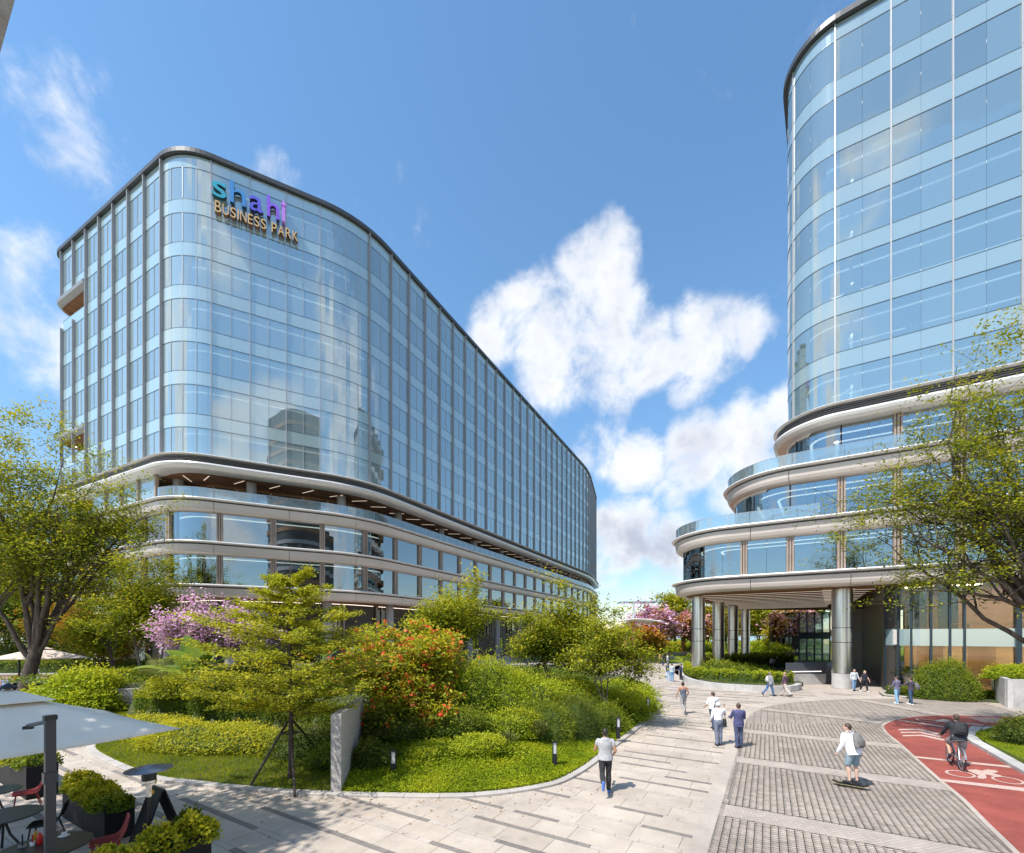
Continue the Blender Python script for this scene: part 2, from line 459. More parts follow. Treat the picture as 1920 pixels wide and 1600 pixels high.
M['slab'] = mat('granite paving', (0.40, 0.335, 0.275), (0.51, 0.44, 0.37), 0.7, 0, 1.2, 8, bump=0.12, bscale=60, rnd=.55, speck=(45, .10), stain=0.2)
M['slab_light'] = mat('pale paving strip', (0.41, 0.35, 0.30), (0.48, 0.42, 0.365), 0.7, 0, 3, 8, bump=0.12, bscale=60, rnd=.5, speck=(50, .10), stain=0.2)
M['slab_dark'] = mat('dark basalt strip', (0.15, 0.13, 0.12), (0.26, 0.23, 0.205), 0.75, 0, 6, 8, bump=0.25, bscale=80, rnd=.4, speck=(70, .2), stain=0.2)
M['joint'] = mat('paving joint', (0.20, 0.18, 0.16), (0.27, 0.24, 0.22), 0.9, 0, 5)
M['cobble'] = mat('grey clay cobble', (0.31, 0.255, 0.21), (0.43, 0.365, 0.31), 0.75, 0, 4, 6, bump=0.2, bscale=60, rnd=.75, speck=(50, .12), stain=0.2)
M['cobble_joint'] = mat('dark cobble joint', (0.16, 0.14, 0.12), (0.21, 0.185, 0.16), 0.9, 0, 6)
M['band'] = mat('pale concrete band', (0.40, 0.345, 0.295), (0.45, 0.395, 0.34), 0.75, 0, 1.3, 8, bump=0.1, bscale=50, speck=(60, .08), stain=0.2)
M['red'] = mat('red cycle surfacing', (0.235, 0.05, 0.038), (0.32, 0.075, 0.055), 0.85, 0, 1.6, 8, bump=0.3, bscale=90, speck=(70, .28), stain=0.2)
M['soil'] = mat('garden soil', (0.05, 0.045, 0.02), (0.05, 0.075, 0.02), 0.95, 0, 3)
M['lawn_base'] = mat('lawn base', (0.10, 0.15, 0.012), (0.17, 0.21, 0.018), 0.95, 0, 2.5)
M['asphalt'] = mat('far ground', (0.22, 0.24, 0.14), (0.3, 0.29, 0.22), 0.9, 0, 0.02)
M['water'] = mat('river water', (0.07, 0.16, 0.25), (0.09, 0.20, 0.30), 0.18, 0, 0.05, bump=0.5, bscale=0.8)
M['bark'] = mat('brown bark', (0.045, 0.034, 0.026), (0.12, 0.09, 0.07), 0.9, 0, 5, 8, bump=0.9, bscale=14, stretch=(1, 1, 0.35))
M['bark_pale'] = mat('grey bark', (0.14, 0.115, 0.09), (0.26, 0.22, 0.18), 0.85, 0, 6, 8, bump=0.6, bscale=20, stretch=(1, 1, 0.4))
M['black_metal'] = mat('black powder coat', (0.022, 0.024, 0.028), None, 0.4, 0.3)
M['black_panel'] = mat('black planter panel', (0.011, 0.012, 0.014), (0.018, 0.018, 0.02), 0.6, 0, 2, spec=.2)
M['soffit_led'] = mat('soffit led line', (0.8, 0.72, 0.6), None, 0.5, emit=(1.0, 0.86, 0.7), estr=.5)
M['mast'] = mat('charcoal mast', (0.05, 0.055, 0.065), None, 0.4, 0.4)
M['red_plastic'] = mat('dark red chair', (0.30, 0.03, 0.03), (0.34, 0.04, 0.035), 0.45, 0, 3)
M['table'] = mat('black table top', (0.03, 0.03, 0.032), None, 0.35)
M['canvas'] = mat('off white canvas', (0.86, 0.77, 0.64), (0.90, 0.81, 0.68), 0.85, 0, 3, bump=0.05, bscale=100)
M['canvas_beige'] = mat('beige canvas', (0.62, 0.50, 0.42), (0.68, 0.56, 0.48), 0.85, 0, 3)
M['white'] = mat('white paint', (0.78, 0.78, 0.77), (0.82, 0.82, 0.81), 0.5, 0, 4)
M['mark'] = mat('worn white marking', (0.60, 0.53, 0.47), (0.40, 0.20, 0.16), 0.85, 0, 26, 9)
M['lamp_lens'] = mat('bollard lens', (0.6, 0.62, 0.62), None, 0.2, 0.1)
M['brick'] = mat('orange brick', (0.42, 0.20, 0.10), (0.56, 0.31, 0.18), 0.85, 0, 3, 8, bump=0.4, rnd=.4)
M['mulch'] = mat('brown mulch', (0.13, 0.07, 0.05), (0.2, 0.12, 0.09), 0.95, 0, 8, bump=.5)

def soffit_mat(name, az, pitch=0.16):
    m, nt, out = new_mat(name); N, L = nt.nodes, nt.links
    p = N.new("ShaderNodeBsdfPrincipled"); L.new(p.outputs[0], out.inputs[0]); p.inputs['Roughness'].default_value = 0.85; p.inputs['Specular IOR Level'].default_value = 0.08
    tc = N.new("ShaderNodeTexCoord"); mp = N.new("ShaderNodeMapping"); mp.inputs['Rotation'].default_value = (0, 0, R(az)); L.new(tc.outputs['Object'], mp.inputs[0])
    br = N.new("ShaderNodeTexBrick"); br.offset = 0.37; br.inputs['Scale'].default_value = 1.0
    br.inputs['Brick Width'].default_value = 3.6; br.inputs['Row Height'].default_value = pitch; br.inputs['Mortar Size'].default_value = 0.02
    br.inputs['Color1'].default_value = (0.34, 0.185, 0.10, 1); br.inputs['Color2'].default_value = (0.23, 0.115, 0.062, 1); br.inputs['Mortar'].default_value = (0.03, 0.018, 0.012, 1)
    L.new(mp.outputs[0], br.inputs[0]); L.new(br.outputs[0], p.inputs['Base Color'])
    b = N.new("ShaderNodeBump"); b.inputs['Strength'].default_value = .6; b.inputs['Distance'].default_value = .03; b.invert = True
    L.new(br.outputs['Fac'], b.inputs['Height']); L.new(b.outputs[0], p.inputs['Normal'])
    return m
M['soffit_r'] = soffit_mat('timber soffit', 30.6 - 0, 0.2)
M['soffit_l'] = soffit_mat('timber soffit left', -62, 0.2)

def grid_mat(name, c1, c2, mortar, w, h, az, ms=0.012, rough=.75, offset=.5):
    m, nt, out = new_mat(name); N, L = nt.nodes, nt.links
    p = N.new("ShaderNodeBsdfPrincipled"); L.new(p.outputs[0], out.inputs[0]); p.inputs['Roughness'].default_value = rough
    tc = N.new("ShaderNodeTexCoord"); mp = N.new("ShaderNodeMapping"); mp.inputs['Rotation'].default_value = (0, 0, R(az)); L.new(tc.outputs['Object'], mp.inputs[0])
    br = N.new("ShaderNodeTexBrick"); br.offset = offset; br.inputs['Scale'].default_value = 1.0
    br.inputs['Brick Width'].default_value = w; br.inputs['Row Height'].default_value = h; br.inputs['Mortar Size'].default_value = ms
    br.inputs['Color1'].default_value = (*c1, 1); br.inputs['Color2'].default_value = (*c2, 1); br.inputs['Mortar'].default_value = (*mortar, 1)
    n = N.new("ShaderNodeTexNoise"); n.inputs['Scale'].default_value = 1.5; n.inputs['Detail'].default_value = 8; L.new(mp.outputs[0], n.inputs[0])
    mr = N.new("ShaderNodeMapRange"); mr.inputs[1].default_value = .3; mr.inputs[2].default_value = .7; mr.inputs[3].default_value = .85; mr.inputs[4].default_value = 1.12; L.new(n.outputs[0], mr.inputs[0])
    vm = N.new("ShaderNodeVectorMath"); vm.operation = 'SCALE'; L.new(mp.outputs[0], br.inputs[0]); L.new(br.outputs[0], vm.inputs[0]); L.new(mr.outputs[0], vm.inputs['Scale'])
    L.new(vm.outputs[0], p.inputs['Base Color'])
    return m
M['plaza_far'] = grid_mat('far plaza paving', (0.40, 0.345, 0.295), (0.45, 0.39, 0.34), (0.29, 0.25, 0.21), 1.2, .76, 30.6)
M['cobble_far'] = grid_mat('far cobbles', (0.28, 0.235, 0.20), (0.34, 0.29, 0.25), (0.15, 0.13, 0.115), .5, .30, -59.4, .02)
M['sett'] = grid_mat('pale setts', (0.38, 0.32, 0.27), (0.44, 0.38, 0.33), (0.26, 0.22, 0.19), .11, .09, -15, .007)

YG = [(0.03, 0.055, 0.008), (0.09, 0.125, 0.012), (0.20, 0.22, 0.018), (0.36, 0.33, 0.03)]
M['leaf_big'] = leaf_mat('yellow green leaves', [(0.05, 0.085, 0.006), (0.17, 0.21, 0.010), (0.34, 0.35, 0.012), (0.56, 0.47, 0.018)])
M['leaf_lime'] = leaf_mat('lime leaves', [(0.08, 0.12, 0.008), (0.22, 0.26, 0.012), (0.40, 0.40, 0.016), (0.58, 0.50, 0.02)])
M['leaf_green'] = leaf_mat('mid green leaves', [(0.035, 0.065, 0.006), (0.09, 0.145, 0.010), (0.17, 0.23, 0.014), (0.30, 0.32, 0.02)])
M['leaf_dark'] = leaf_mat('dark green leaves', [(0.02, 0.04, 0.006), (0.05, 0.085, 0.01), (0.10, 0.14, 0.014), (0.18, 0.2, 0.02)])
M['leaf_bright'] = leaf_mat('bright green leaves', [(0.09, 0.14, 0.006), (0.20, 0.28, 0.008), (0.32, 0.39, 0.012), (0.46, 0.46, 0.02)])
M['leaf_orange'] = leaf_mat('orange yellow leaves', [(0.10, 0.10, 0.01), (0.24, 0.18, 0.012), (0.36, 0.20, 0.015), (0.42, 0.12, 0.012)])
M['leaf_gold'] = leaf_mat('golden leaves', [(0.12, 0.13, 0.01), (0.26, 0.24, 0.014), (0.40, 0.33, 0.02), (0.48, 0.36, 0.03)])
M['blossom_pink'] = leaf_mat('pink blossom', [(0.52, 0.24, 0.42), (0.66, 0.36, 0.56), (0.8, 0.52, 0.70), (0.88, 0.66, 0.78)], .3)
M['blossom_rose'] = leaf_mat('rose blossom', [(0.5, 0.2, 0.25), (0.65, 0.32, 0.38), (0.78, 0.5, 0.52)], .3)
M['blossom_red'] = leaf_mat('red blossom', [(0.6, 0.06, 0.02), (0.78, 0.13, 0.04), (0.85, 0.28, 0.1)], .3)
M['grass'] = leaf_mat('lawn grass', [(0.10, 0.15, 0.008), (0.20, 0.27, 0.010), (0.31, 0.35, 0.014), (0.42, 0.40, 0.02)], .35, .05)
M['cover'] = leaf_mat('ground cover leaves', [(0.09, 0.14, 0.006), (0.19, 0.27, 0.008), (0.32, 0.38, 0.012), (0.46, 0.44, 0.02)], .35, .05)
M['reed'] = leaf_mat('strappy leaves', [(0.04, 0.07, 0.012), (0.09, 0.13, 0.02), (0.18, 0.2, 0.05), (0.34, 0.33, 0.10)], .3)
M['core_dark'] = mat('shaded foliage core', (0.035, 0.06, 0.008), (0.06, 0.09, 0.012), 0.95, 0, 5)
M['banana'] = leaf_mat('banana leaf', [(0.08, 0.16, 0.02), (0.16, 0.26, 0.03), (0.28, 0.36, 0.06)], .4, .3)
# ------------------------------------------------------------------ building outlines
class Outline:
    """closed rounded polygon walked with its inside on the left; at(s) gives point and outward normal"""
    def __init__(self, verts, radii, step=0.45):
        n = len(verts); P = [np.array(v, float) for v in verts]
        pts, nrm_, brk = [], [], []
        for i in range(n):
            a, b, c = P[(i - 1) % n], P[i], P[(i + 1) % n]
            d1 = (b - a) / np.linalg.norm(b - a); d2 = (c - b) / np.linalg.norm(c - b)
            turn = math.atan2(d1[0] * d2[1] - d1[1] * d2[0], float(d1 @ d2))
            r = radii[i]; t = r * math.tan(abs(turn) / 2)
            if t < 1e-3:
                pts.append(b); nrm_.append(np.array([d1[1], -d1[0]])); pts.append(b + d2 * 1e-4); nrm_.append(np.array([d2[1], -d2[0]])); continue
            k = max(3, int(math.ceil(r * abs(turn) / step)))
            start = b - d1 * t; n1 = np.array([d1[1], -d1[0]])
            cen = start - n1 * r * (1 if turn > 0 else -1)
            for j in range(k + 1):
                a_ = turn * j / k; ca, sa = math.cos(a_), math.sin(a_)
                nn = np.array([n1[0] * ca - n1[1] * sa, n1[0] * sa + n1[1] * ca])
                pts.append(cen + nn * r * (1 if turn > 0 else -1)); nrm_.append(nn)
        pts.append(pts[0]); nrm_.append(nrm_[0])
        self.P = np.array(pts); self.N = np.array(nrm_)
        self.S = np.concatenate([[0], np.cumsum(np.linalg.norm(np.diff(self.P, axis=0), axis=1))])
        self.L = self.S[-1]
    def at(self, s, off=0.0):
        s = s % self.L
        i = min(int(np.searchsorted(self.S, s, side='right')) - 1, len(self.S) - 2)
        f = (s - self.S[i]) / max(self.S[i + 1] - self.S[i], 1e-9)
        p = self.P[i] * (1 - f) + self.P[i + 1] * f; n = self.N[i] * (1 - f) + self.N[i + 1] * f
        n = n / np.linalg.norm(n)
        return p + n * off, n
    def find(self, x, y):
        best = (1e9, 0)
        for i in range(len(self.P) - 1):
            a, b = self.P[i], self.P[i + 1]; d = b - a; L2 = float(d @ d)
            t = min(max(float((np.array([x, y]) - a) @ d) / (L2 + 1e-12), 0), 1)
            q = np.linalg.norm(a + d * t - np.array([x, y]))
            if q < best[0]: best = (q, self.S[i] + t * math.sqrt(L2))
        return best[1]
    def samples(self, s0, s1):
        out = [s0]
        base = math.floor(s0 / self.L) * self.L
        for k in (0, self.L):
            for s in self.S:
                if s0 + 0.03 < s + base + k < s1 - 0.03 and s + base + k > out[-1] + 0.02: out.append(s + base + k)
        out.append(s1); return out
    def poly(self, off=0.0):
        return [tuple(p + n * off) for p, n in zip(self.P[:-1], self.N[:-1])]

def sweep(mb, ol, s0, s1, prof, tint=0.0, cap=True):
    ss_ = ol.samples(s0, s1); n = len(prof); vs, fs = [], []
    for s in ss_:
        p, nn = ol.at(s)
        for off, z in prof: vs.append((p[0] + nn[0] * off, p[1] + nn[1] * off, z))
    for i in range(len(ss_) - 1):
        for k in range(n):
            k2 = (k + 1) % n
            fs.append((i * n + k, (i + 1) * n + k, (i + 1) * n + k2, i * n + k2))
    if cap:
        fs.append(tuple(range(n))); fs.append(tuple((len(ss_) - 1) * n + k for k in range(n))[::-1])
    mb.add(vs, fs, tint); return mb

def rect(o0, o1, z0, z1): return [(o0, z0), (o1, z0), (o1, z1), (o0, z1)]

class PartPool:
    """pieces nearest the camera become parts of their own, the rest one joined part"""
    def __init__(self, name, material, parent, limit=300, smooth=False, rest=None, tint=True):
        self.a = (name, material, parent, limit, smooth, rest or name + "_field", tint); self.items = []
    def add(self, mb, x, y, z=0.0):
        d = math.dist((x, y, z), (0, 0, CAM_H)); self.items.append((d, mb))
    def flush(self):
        name, material, parent, limit, smooth, rest, tint = self.a
        self.items.sort(key=lambda t: t[0])
        for _, mb in self.items[:limit]: mb.build(name, material, parent, smooth)
        if len(self.items) > limit:
            big = MB()
            for _, mb in self.items[limit:]:
                n = len(big.v); big.v.extend(mb.v); big.f.extend([tuple(i + n for i in f) for f in mb.f]); big.t.extend([t if t else random.random() for t in mb.t])
            o = big.build(rest, material, parent, smooth, tint=tint); o['kind'] = 'stuff'

def in_view(x, y, margin=260):
    if y < 1: return False
    return -margin < 960 + x / y * FPX < 1920 + margin

F1, F2, F3, F4 = (8.1, 9.35), (12.3, 13.6), (16.55, 17.85), (20.6, 22.05)
ROOF, PITCH, VB0 = 52.4, 4.25, 47.55

def fascia(ol, s0, s1, z, parent, seg=6.66, lip=1.05, s_ref=0.0):
    z0, z1 = z
    k = s_ref - math.ceil((s_ref - s0) / seg) * seg
    while k < s1:
        a, b = max(k, s0), min(k + seg, s1)
        if b - a > 0.3:
            p, _ = ol.at((a + b) / 2)
            if in_view(*p, margin=500):
                m = MB(); sweep(m, ol, a + 0.02, b - 0.02, [(-0.3, z0), (0.1, z0), (0.42, z0 + 0.07), (0.58, z0 + 0.2), (0.66, z0 + 0.42), (0.72, z1 - 0.38), (0.71, z1 - 0.36), (-0.3, z1 - 0.36)])
                m.build('fascia_panel', M['fascia'], parent)
        k += seg
    m = MB(); sweep(m, ol, s0, s1, rect(-0.3, 0.58, z1 - 0.357, z1 - 0.22)); m.build('shadow_gap', M['groove'], parent)
    m = MB(); sweep(m, ol, s0, s1, [(-0.3, z1 - 0.217), (0.86, z1 - 0.217), (lip - 0.05, z1 - 0.17), (lip, z1 - 0.11), (lip - 0.03, z1 - 0.04), (lip - 0.14, z1), (-0.3, z1)])
    m.build('fascia_lip', M['lip'], parent)

def louvre_ring(ol, s0, s1, parent):
    z0, z1 = F4
    m = MB(); sweep(m, ol, s0, s1, [(-0.6, z0), (0.25, z0), (0.75, z0 + 0.06), (1.02, z0 + 0.25), (1.1, z0 + 0.46), (1.04, z0 + 0.6), (0.6, z0 + 0.66), (-0.6, z0 + 0.66)])
    m.build('lower_lip', M['lip'], parent)
    m = MB(); sweep(m, ol, s0, s1, rect(-0.6, 0.5, z0 + 0.663, z1 - 0.16)); m.build('louvre_backing', M['groove'], parent)
    for k in range(4):
        zz = z0 + 0.72 + k * 0.15
        m = MB(); sweep(m, ol, s0, s1, [(0.503, zz), (0.80, zz - 0.03), (0.82, zz + 0.01), (0.503, zz + 0.05)]); m.build('louvre', M['louvre'], parent)
    m = MB(); sweep(m, ol, s0, s1, [(-0.6, z1 - 0.157), (0.85, z1 - 0.157), (1.02, z1 - 0.12), (1.08, z1 - 0.06), (1.0, z1), (-0.6, z1)])
    m.build('fascia_lip', M['lip'], parent)

def balustrade(ol, s0, s1, z, parent, off=0.62, seg=1.66):
    pool = PartPool('balustrade_pane', M['rail_glass'], parent, 90)
    k = s0
    while k < s1 - 0.2:
        b = min(k + seg, s1); p, _ = ol.at((k + b) / 2)
        if in_view(*p):
            pool.add(sweep(MB(), ol, k + 0.012, b - 0.012, rect(off, off + 0.02, z - 0.1, z + 0.98)), p[0], p[1], z)
        k = b
    pool.flush()
    m = MB(); sweep(m, ol, s0, s1, rect(off - 0.012, off + 0.032, z + 0.983, z + 1.01)); m.build('handrail', M['thin_mullion'], parent)

def tower_skin(ol, bays, parent, vis, spa, mid=True, skip=lambda i, k: False, nvis=7):
    """bays: list of (s0, s1, number of panes, kind of upright at s0)"""
    pv = PartPool('window_pane', vis, parent, 300, rest='window_glass_field'); ps = PartPool('spandrel_panel', spa, parent, 300, rest='spandrel_field')
    pm = PartPool('mullion', M['thin_mullion'], parent, 200, rest='mullion_field'); pf = PartPool('facade_fin', M['fin'], parent, 80, rest='fin_field')
    for i, (s0, s1, npn, kind) in enumerate(bays):
        c, _ = ol.at((s0 + s1) / 2)
        if not in_view(*c, margin=400): continue
        w = (s1 - s0) / npn
        for j in range(npn):
            a, b = s0 + j * w + 0.006, s0 + (j + 1) * w - 0.006
            ps.add(sweep(MB(), ol, a, b, rect(-0.03, 0.0, VB0 + 3.15, ROOF - 0.5), random.random()), *c, 50)
            for k in range(nvis):
                zb = VB0 - PITCH * k; zt = zb + (3.15 if k == 0 else 2.9)
                if not skip(i, k): pv.add(sweep(MB(), ol, a, b, rect(-0.04, -0.015, zb + 0.02, zt - 0.02), random.random()), *c, zb)
                if k < nvis - 1: ps.add(sweep(MB(), ol, a, b, rect(-0.03, 0.0, zb - (PITCH - 2.9) + 0.015, zb - 0.01), random.random()), *c, zb)
            if j > 0 and mid:
                p, n = ol.at(s0 + j * w); rot = math.atan2(n[0], -n[1]); rot = math.atan2(n[1], n[0])
                for k in range(nvis):
                    if skip(i, k): continue
                    zb = VB0 - PITCH * k; zt = zb + (3.15 if k == 0 else 2.9)
                    pm.add(MB().box((p[0] - n[0] * 0.02, p[1] - n[1] * 0.02, (zb + zt) / 2), (0.10, 0.045, zt - zb - 0.05), rot), *c, zb)
        p, n = ol.at(s0); rot = math.atan2(n[1], n[0])
        if kind == 'fin':
            zlo = F4[1] - 0.02
            segs = [(zlo, ROOF - 0.42)]
            if skip(i, 1) and skip(max(i - 1, 0), 1): segs = [(VB0 - PITCH + 2.95, ROOF - 0.42), (VB0 - PITCH * 5 - 1.2, VB0 - PITCH - 0.9), (zlo, VB0 - PITCH * 5 - 1.9)]
            for a, b in segs:
                pf.add(MB().box((p[0] + n[0] * 0.13, p[1] + n[1] * 0.13, (a + b) / 2), (0.30, 0.13, b - a), rot), *c, 30)
        else:
            for k in range(nvis + 1):   # uprights come in storey-high lengths
                zt = ROOF - 0.45 - k * PITCH if k else ROOF - 0.45; zb = max(ROOF - 0.45 - (k + 1) * PITCH, F4[1] - .02)
                if zt - zb > 0.3: pm.add(MB().box((p[0] + n[0] * 0.035, p[1] + n[1] * 0.035, (zt + zb) / 2), (0.12, 0.085, zt - zb - 0.025), rot), *c, zb)
    pv.flush(); ps.flush(); pm.flush(); pf.flush()

def office_floors(ol, s0, s1, parent, slab_mats, core_poly, nvis=7, strips=(1.5,), furn=True):
    for k in range(nvis):
        zb = VB0 - PITCH * k; zt = zb + (3.15 if k == 0 else 2.9)
        top = zt + PITCH - 2.9 - 0.03 if k else ROOF - 0.6
        MB().prism(ol.poly(-0.14), zt, top).build('floor_plate', slab_mats[k % len(slab_mats)], parent)
        for st in strips:
            a = s0
            while a < s1:                       # long lit lines under each ceiling, with short gaps
                b = min(a + 13.3, s1); m = MB(); sweep(m, ol, a, b - 0.25, rect(-st - 0.16, -st, zt - 0.05, zt - 0.004)); m.build('light_strip', M['light_strip'], parent); a = b
    MB().prism(ol.poly(-0.14), F4[1] - 0.8, F4[1] - 0.05).build('floor_plate', M['slab_int'], parent)
    MB().prism(core_poly, F4[1] - 0.04, ROOF - 0.61).build('office_core', M['core'], parent)
    if furn:
        m = MB()
        rr = random.Random(3)
        for k in range(nvis):
            zb = VB0 - PITCH * k - 0.05; s = s0
            while s < s1:
                s += rr.uniform(1.2, 4.5)
                p, n = ol.at(s, -rr.uniform(0.9, 3.2)); rot = math.atan2(n[1], n[0]); q = rr.random()
                if q < .5:
                    m.box((p[0], p[1], zb + 0.72), (0.8, 1.5, 0.05), rot); m.box((p[0], p[1], zb + 0.35), (0.06, 1.3, 0.7), rot); m.box((p[0], p[1], zb + 0.98), (0.05, 0.55, 0.36), rot)
                elif q < .8:
                    m.box((p[0], p[1], zb + 0.45), (0.5, 0.5, 0.08), rot); m.box((p[0] + .22 * n[0], p[1] + .22 * n[1], zb + 0.8), (0.07, 0.48, 0.6), rot); m.box((p[0], p[1], zb + 0.22), (0.08, 0.08, 0.4), rot)
                else:
                    m.box((p[0], p[1], zb + 0.9), (0.35, 1.0, 1.8), rot)
        o = m.build('office_furniture', M['white'], parent); o['kind'] = 'stuff'

# ================================================================== LEFT OFFICE BUILDING
LB_V = [(-57.6, 54.66), (-32.63, 42.17), (-17.5, 49.83), (22.5, 126.8), (31.0, 157.0), (-6, 172), (-42, 96)]
LB = Outline(LB_V, [1.5, 5.4, 13, 60, 7, 5, 5])
lb = thing('office_building', 'long curved glass office building with grey fins and gold and purple roof sign', 'building', (-17.5, 49.8, 0))
sB0 = LB.find(-35.1, 43.4); sB1 = LB.find(-30.2, 43.4)
sC0 = sB1 + 3 * 3.33; sC1 = LB.find(-16.8, 51.2)
s_end = LB.find(31.0, 150.0) + 14
s_left = LB.find(-57.6, 54.66)
if s_left > sB0: s_left -= LB.L
lb_bays = []
k = 7
while k > 0:
    lb_bays.append((sB0 - k * 3.33, sB0 - (k - 1) * 3.33, 2, 'fin')); k -= 1
n_left = len(lb_bays)
lb_bays[0] = (sB0 - 7 * 3.33, sB0 - 6 * 3.33, 2, 'fin')
lb_bays.append((sB0, sB1, 4, 'fin'))
for j in range(3): lb_bays.append((sB1 + j * 3.33, sB1 + (j + 1) * 3.33, 2, 'thin'))
lb_bays.append((sC0, sC1, 4, 'thin'))
s = sC1
while s < s_end:
    lb_bays.append((s, s + 3.33, 2, 'fin')); s += 3.33
notch = lambda i, k: i < 2 and k in (1, 5)
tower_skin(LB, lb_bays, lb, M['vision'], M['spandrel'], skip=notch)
core = Outline([(-50, 60.5), (-32.5, 51.5), (-23.5, 56.5), (14, 129), (22, 155), (0, 160), (-35, 95)], [1] * 7, 2).poly()
office_floors(LB, sB0 - 22, s_end, lb, [M['int_wood'], M['int_wood'], M['slab_int'], M['slab_int']], core, strips=(1.3,))
for k in range(8):      # dark horizontal joints
    zb = VB0 - PITCH * k
    for zz in ((zb, zb + (3.15 if k == 0 else 2.9)) if k < 7 else ()):
        m = MB(); sweep(m, LB, sB0 - 7 * 3.33, s_end, rect(-0.05, 0.012, zz - 0.022, zz + 0.022)); m.build('transom', M['transom'], lb)
m = MB(); sweep(m, LB, 0, LB.L - 0.01, rect(-0.8, 0.34, ROOF - 0.42, ROOF)); m.build('roof_coping', M['coping'], lb)
MB().prism(LB.poly(-0.5), ROOF - 0.55, ROOF - 0.45).build('roof_deck', M['concrete'], lb)
# the notched terraces at the far left end
for k in (1, 5):
    z = VB0 - PITCH * k + 2.9
    s_a, s_b = sB0 - 8.4 * 3.33, sB0 - 5 * 3.33
    m = MB(); sweep(m, LB, s_a, s_b - 0.3, [(-3.0, z - 0.75), (0.0, z - 0.75), (0.3, z - 0.45), (0.36, z - 0.1), (0.3, z - 0.02), (-3.0, z - 0.02)]); m.build('terrace_canopy', M['fin'], lb)
    m = MB(); sweep(m, LB, s_a + .2, s_b - 0.4, rect(-2.9, -0.2, z - 0.80, z - 0.752)); m.build('terrace_soffit', M['soffit_l'], lb)
    m = MB(); sweep(m, LB, s_a + 2, s_a + 4.2, rect(-1.5, -1.2, z - 0.84, z - 0.803)); m.build('light_strip', M['light_strip'], lb)
# podium
fin_pool = PartPool('window_fin', M['fin_beige'], lb, 120)
pane_pool = PartPool('podium_pane', M['podium_glass'], lb, 200)
s_p0 = sB1 + 0.7
for lev in ((F1[1], F2[0]), (F2[1], F3[0])):
    j = -6
    while s_p0 + j * 4.76 < s_end:
        s = s_p0 + j * 4.76; p, n = LB.at(s, 0.05); rot = math.atan2(n[1], n[0])
        if in_view(*p):
            m = MB()
            for q in (-0.2, 0, 0.2):
                c = p + np.array([-n[1], n[0]]) * q
                m.box((c[0], c[1], (lev[0] + lev[1]) / 2), (0.34, 0.12, lev[1] - lev[0] - .004), rot)
            m.box((p[0] - n[0] * .1, p[1] - n[1] * .1, (lev[0] + lev[1]) / 2), (0.12, 0.56, lev[1] - lev[0] - .006), rot)
            fin_pool.add(m, p[0], p[1], lev[0])
            pane_pool.add(sweep(MB(), LB, s + 0.29, s + 4.47, rect(-0.06, -0.03, lev[0] + 0.02, lev[1] - 0.02)), p[0], p[1], lev[0])
        j += 1
fin_pool.flush(); pane_pool.flush()
for z in (F1, F2): fascia(LB, sB0 - 24, s_end, z, lb, s_ref=s_p0 - 0.4)
fascia(LB, sB0 - 24, s_end, F3, lb, s_ref=s_p0 - 0.4)
louvre_ring(LB, sB0 - 24, s_end, lb)
balustrade(LB, sB0 + 0.4, s_end, F3[1], lb)
for (z0, z1), mt in (((F1[0] - 0.02, F1[1] - 0.1), 'soffit_l'), ((F2[0] + .02, F2[1] - 0.1), 'slab_int'), ((F3[0] + .02, F3[1] - 0.1), 'slab_int')):
    MB().prism(LB.poly(-0.31), z0, z1).build('podium_floor', M[mt], lb)
MB().prism(LB.poly(-0.61), F4[0] + 0.02, F4[1] - 0.83).build('terrace_soffit', M['soffit_l'], lb)
core2 = Outline([(-52, 59), (-32.5, 49.3), (-21.5, 55), (16, 128), (24, 152), (0, 160), (-35, 95)], [1] * 7, 2)
MB().prism(core2.poly(), F1[1], F3[0]).build('podium_core', M['int_wood'], lb)
for lev in ((F1[1], F2[0]), (F2[1], F3[0])):
    m = MB(); rr = random.Random(5); s = sB0 - 20
    m2 = MB(); sweep(m2, LB, sB0 - 20, s_end, rect(-1.9, -1.7, lev[1] - 0.05, lev[1] - 0.003)); m2.build('light_strip', M['light_strip'], lb)
    while s < s_end:
        s += rr.uniform(0.9, 2.6); p, n = LB.at(s, -rr.uniform(0.8, 3)); rot = math.atan2(n[1], n[0])
        m.box((p[0], p[1], lev[0] + 0.42), (0.5, 0.5, 0.07), rot); m.box((p[0] - .2 * n[0], p[1] - .2 * n[1], lev[0] + 0.72), (0.06, 0.46, 0.5), rot); m.box((p[0], p[1], lev[0] + 0.2), (0.07, 0.07, 0.4), rot)
        if rr.random() < .3: m.box((p[0] + .6, p[1] + .3, lev[0] + 0.72), (0.9, 1.8, 0.05), rot)
    o = m.build('meeting_chairs', M['white'], lb); o['kind'] = 'stuff'
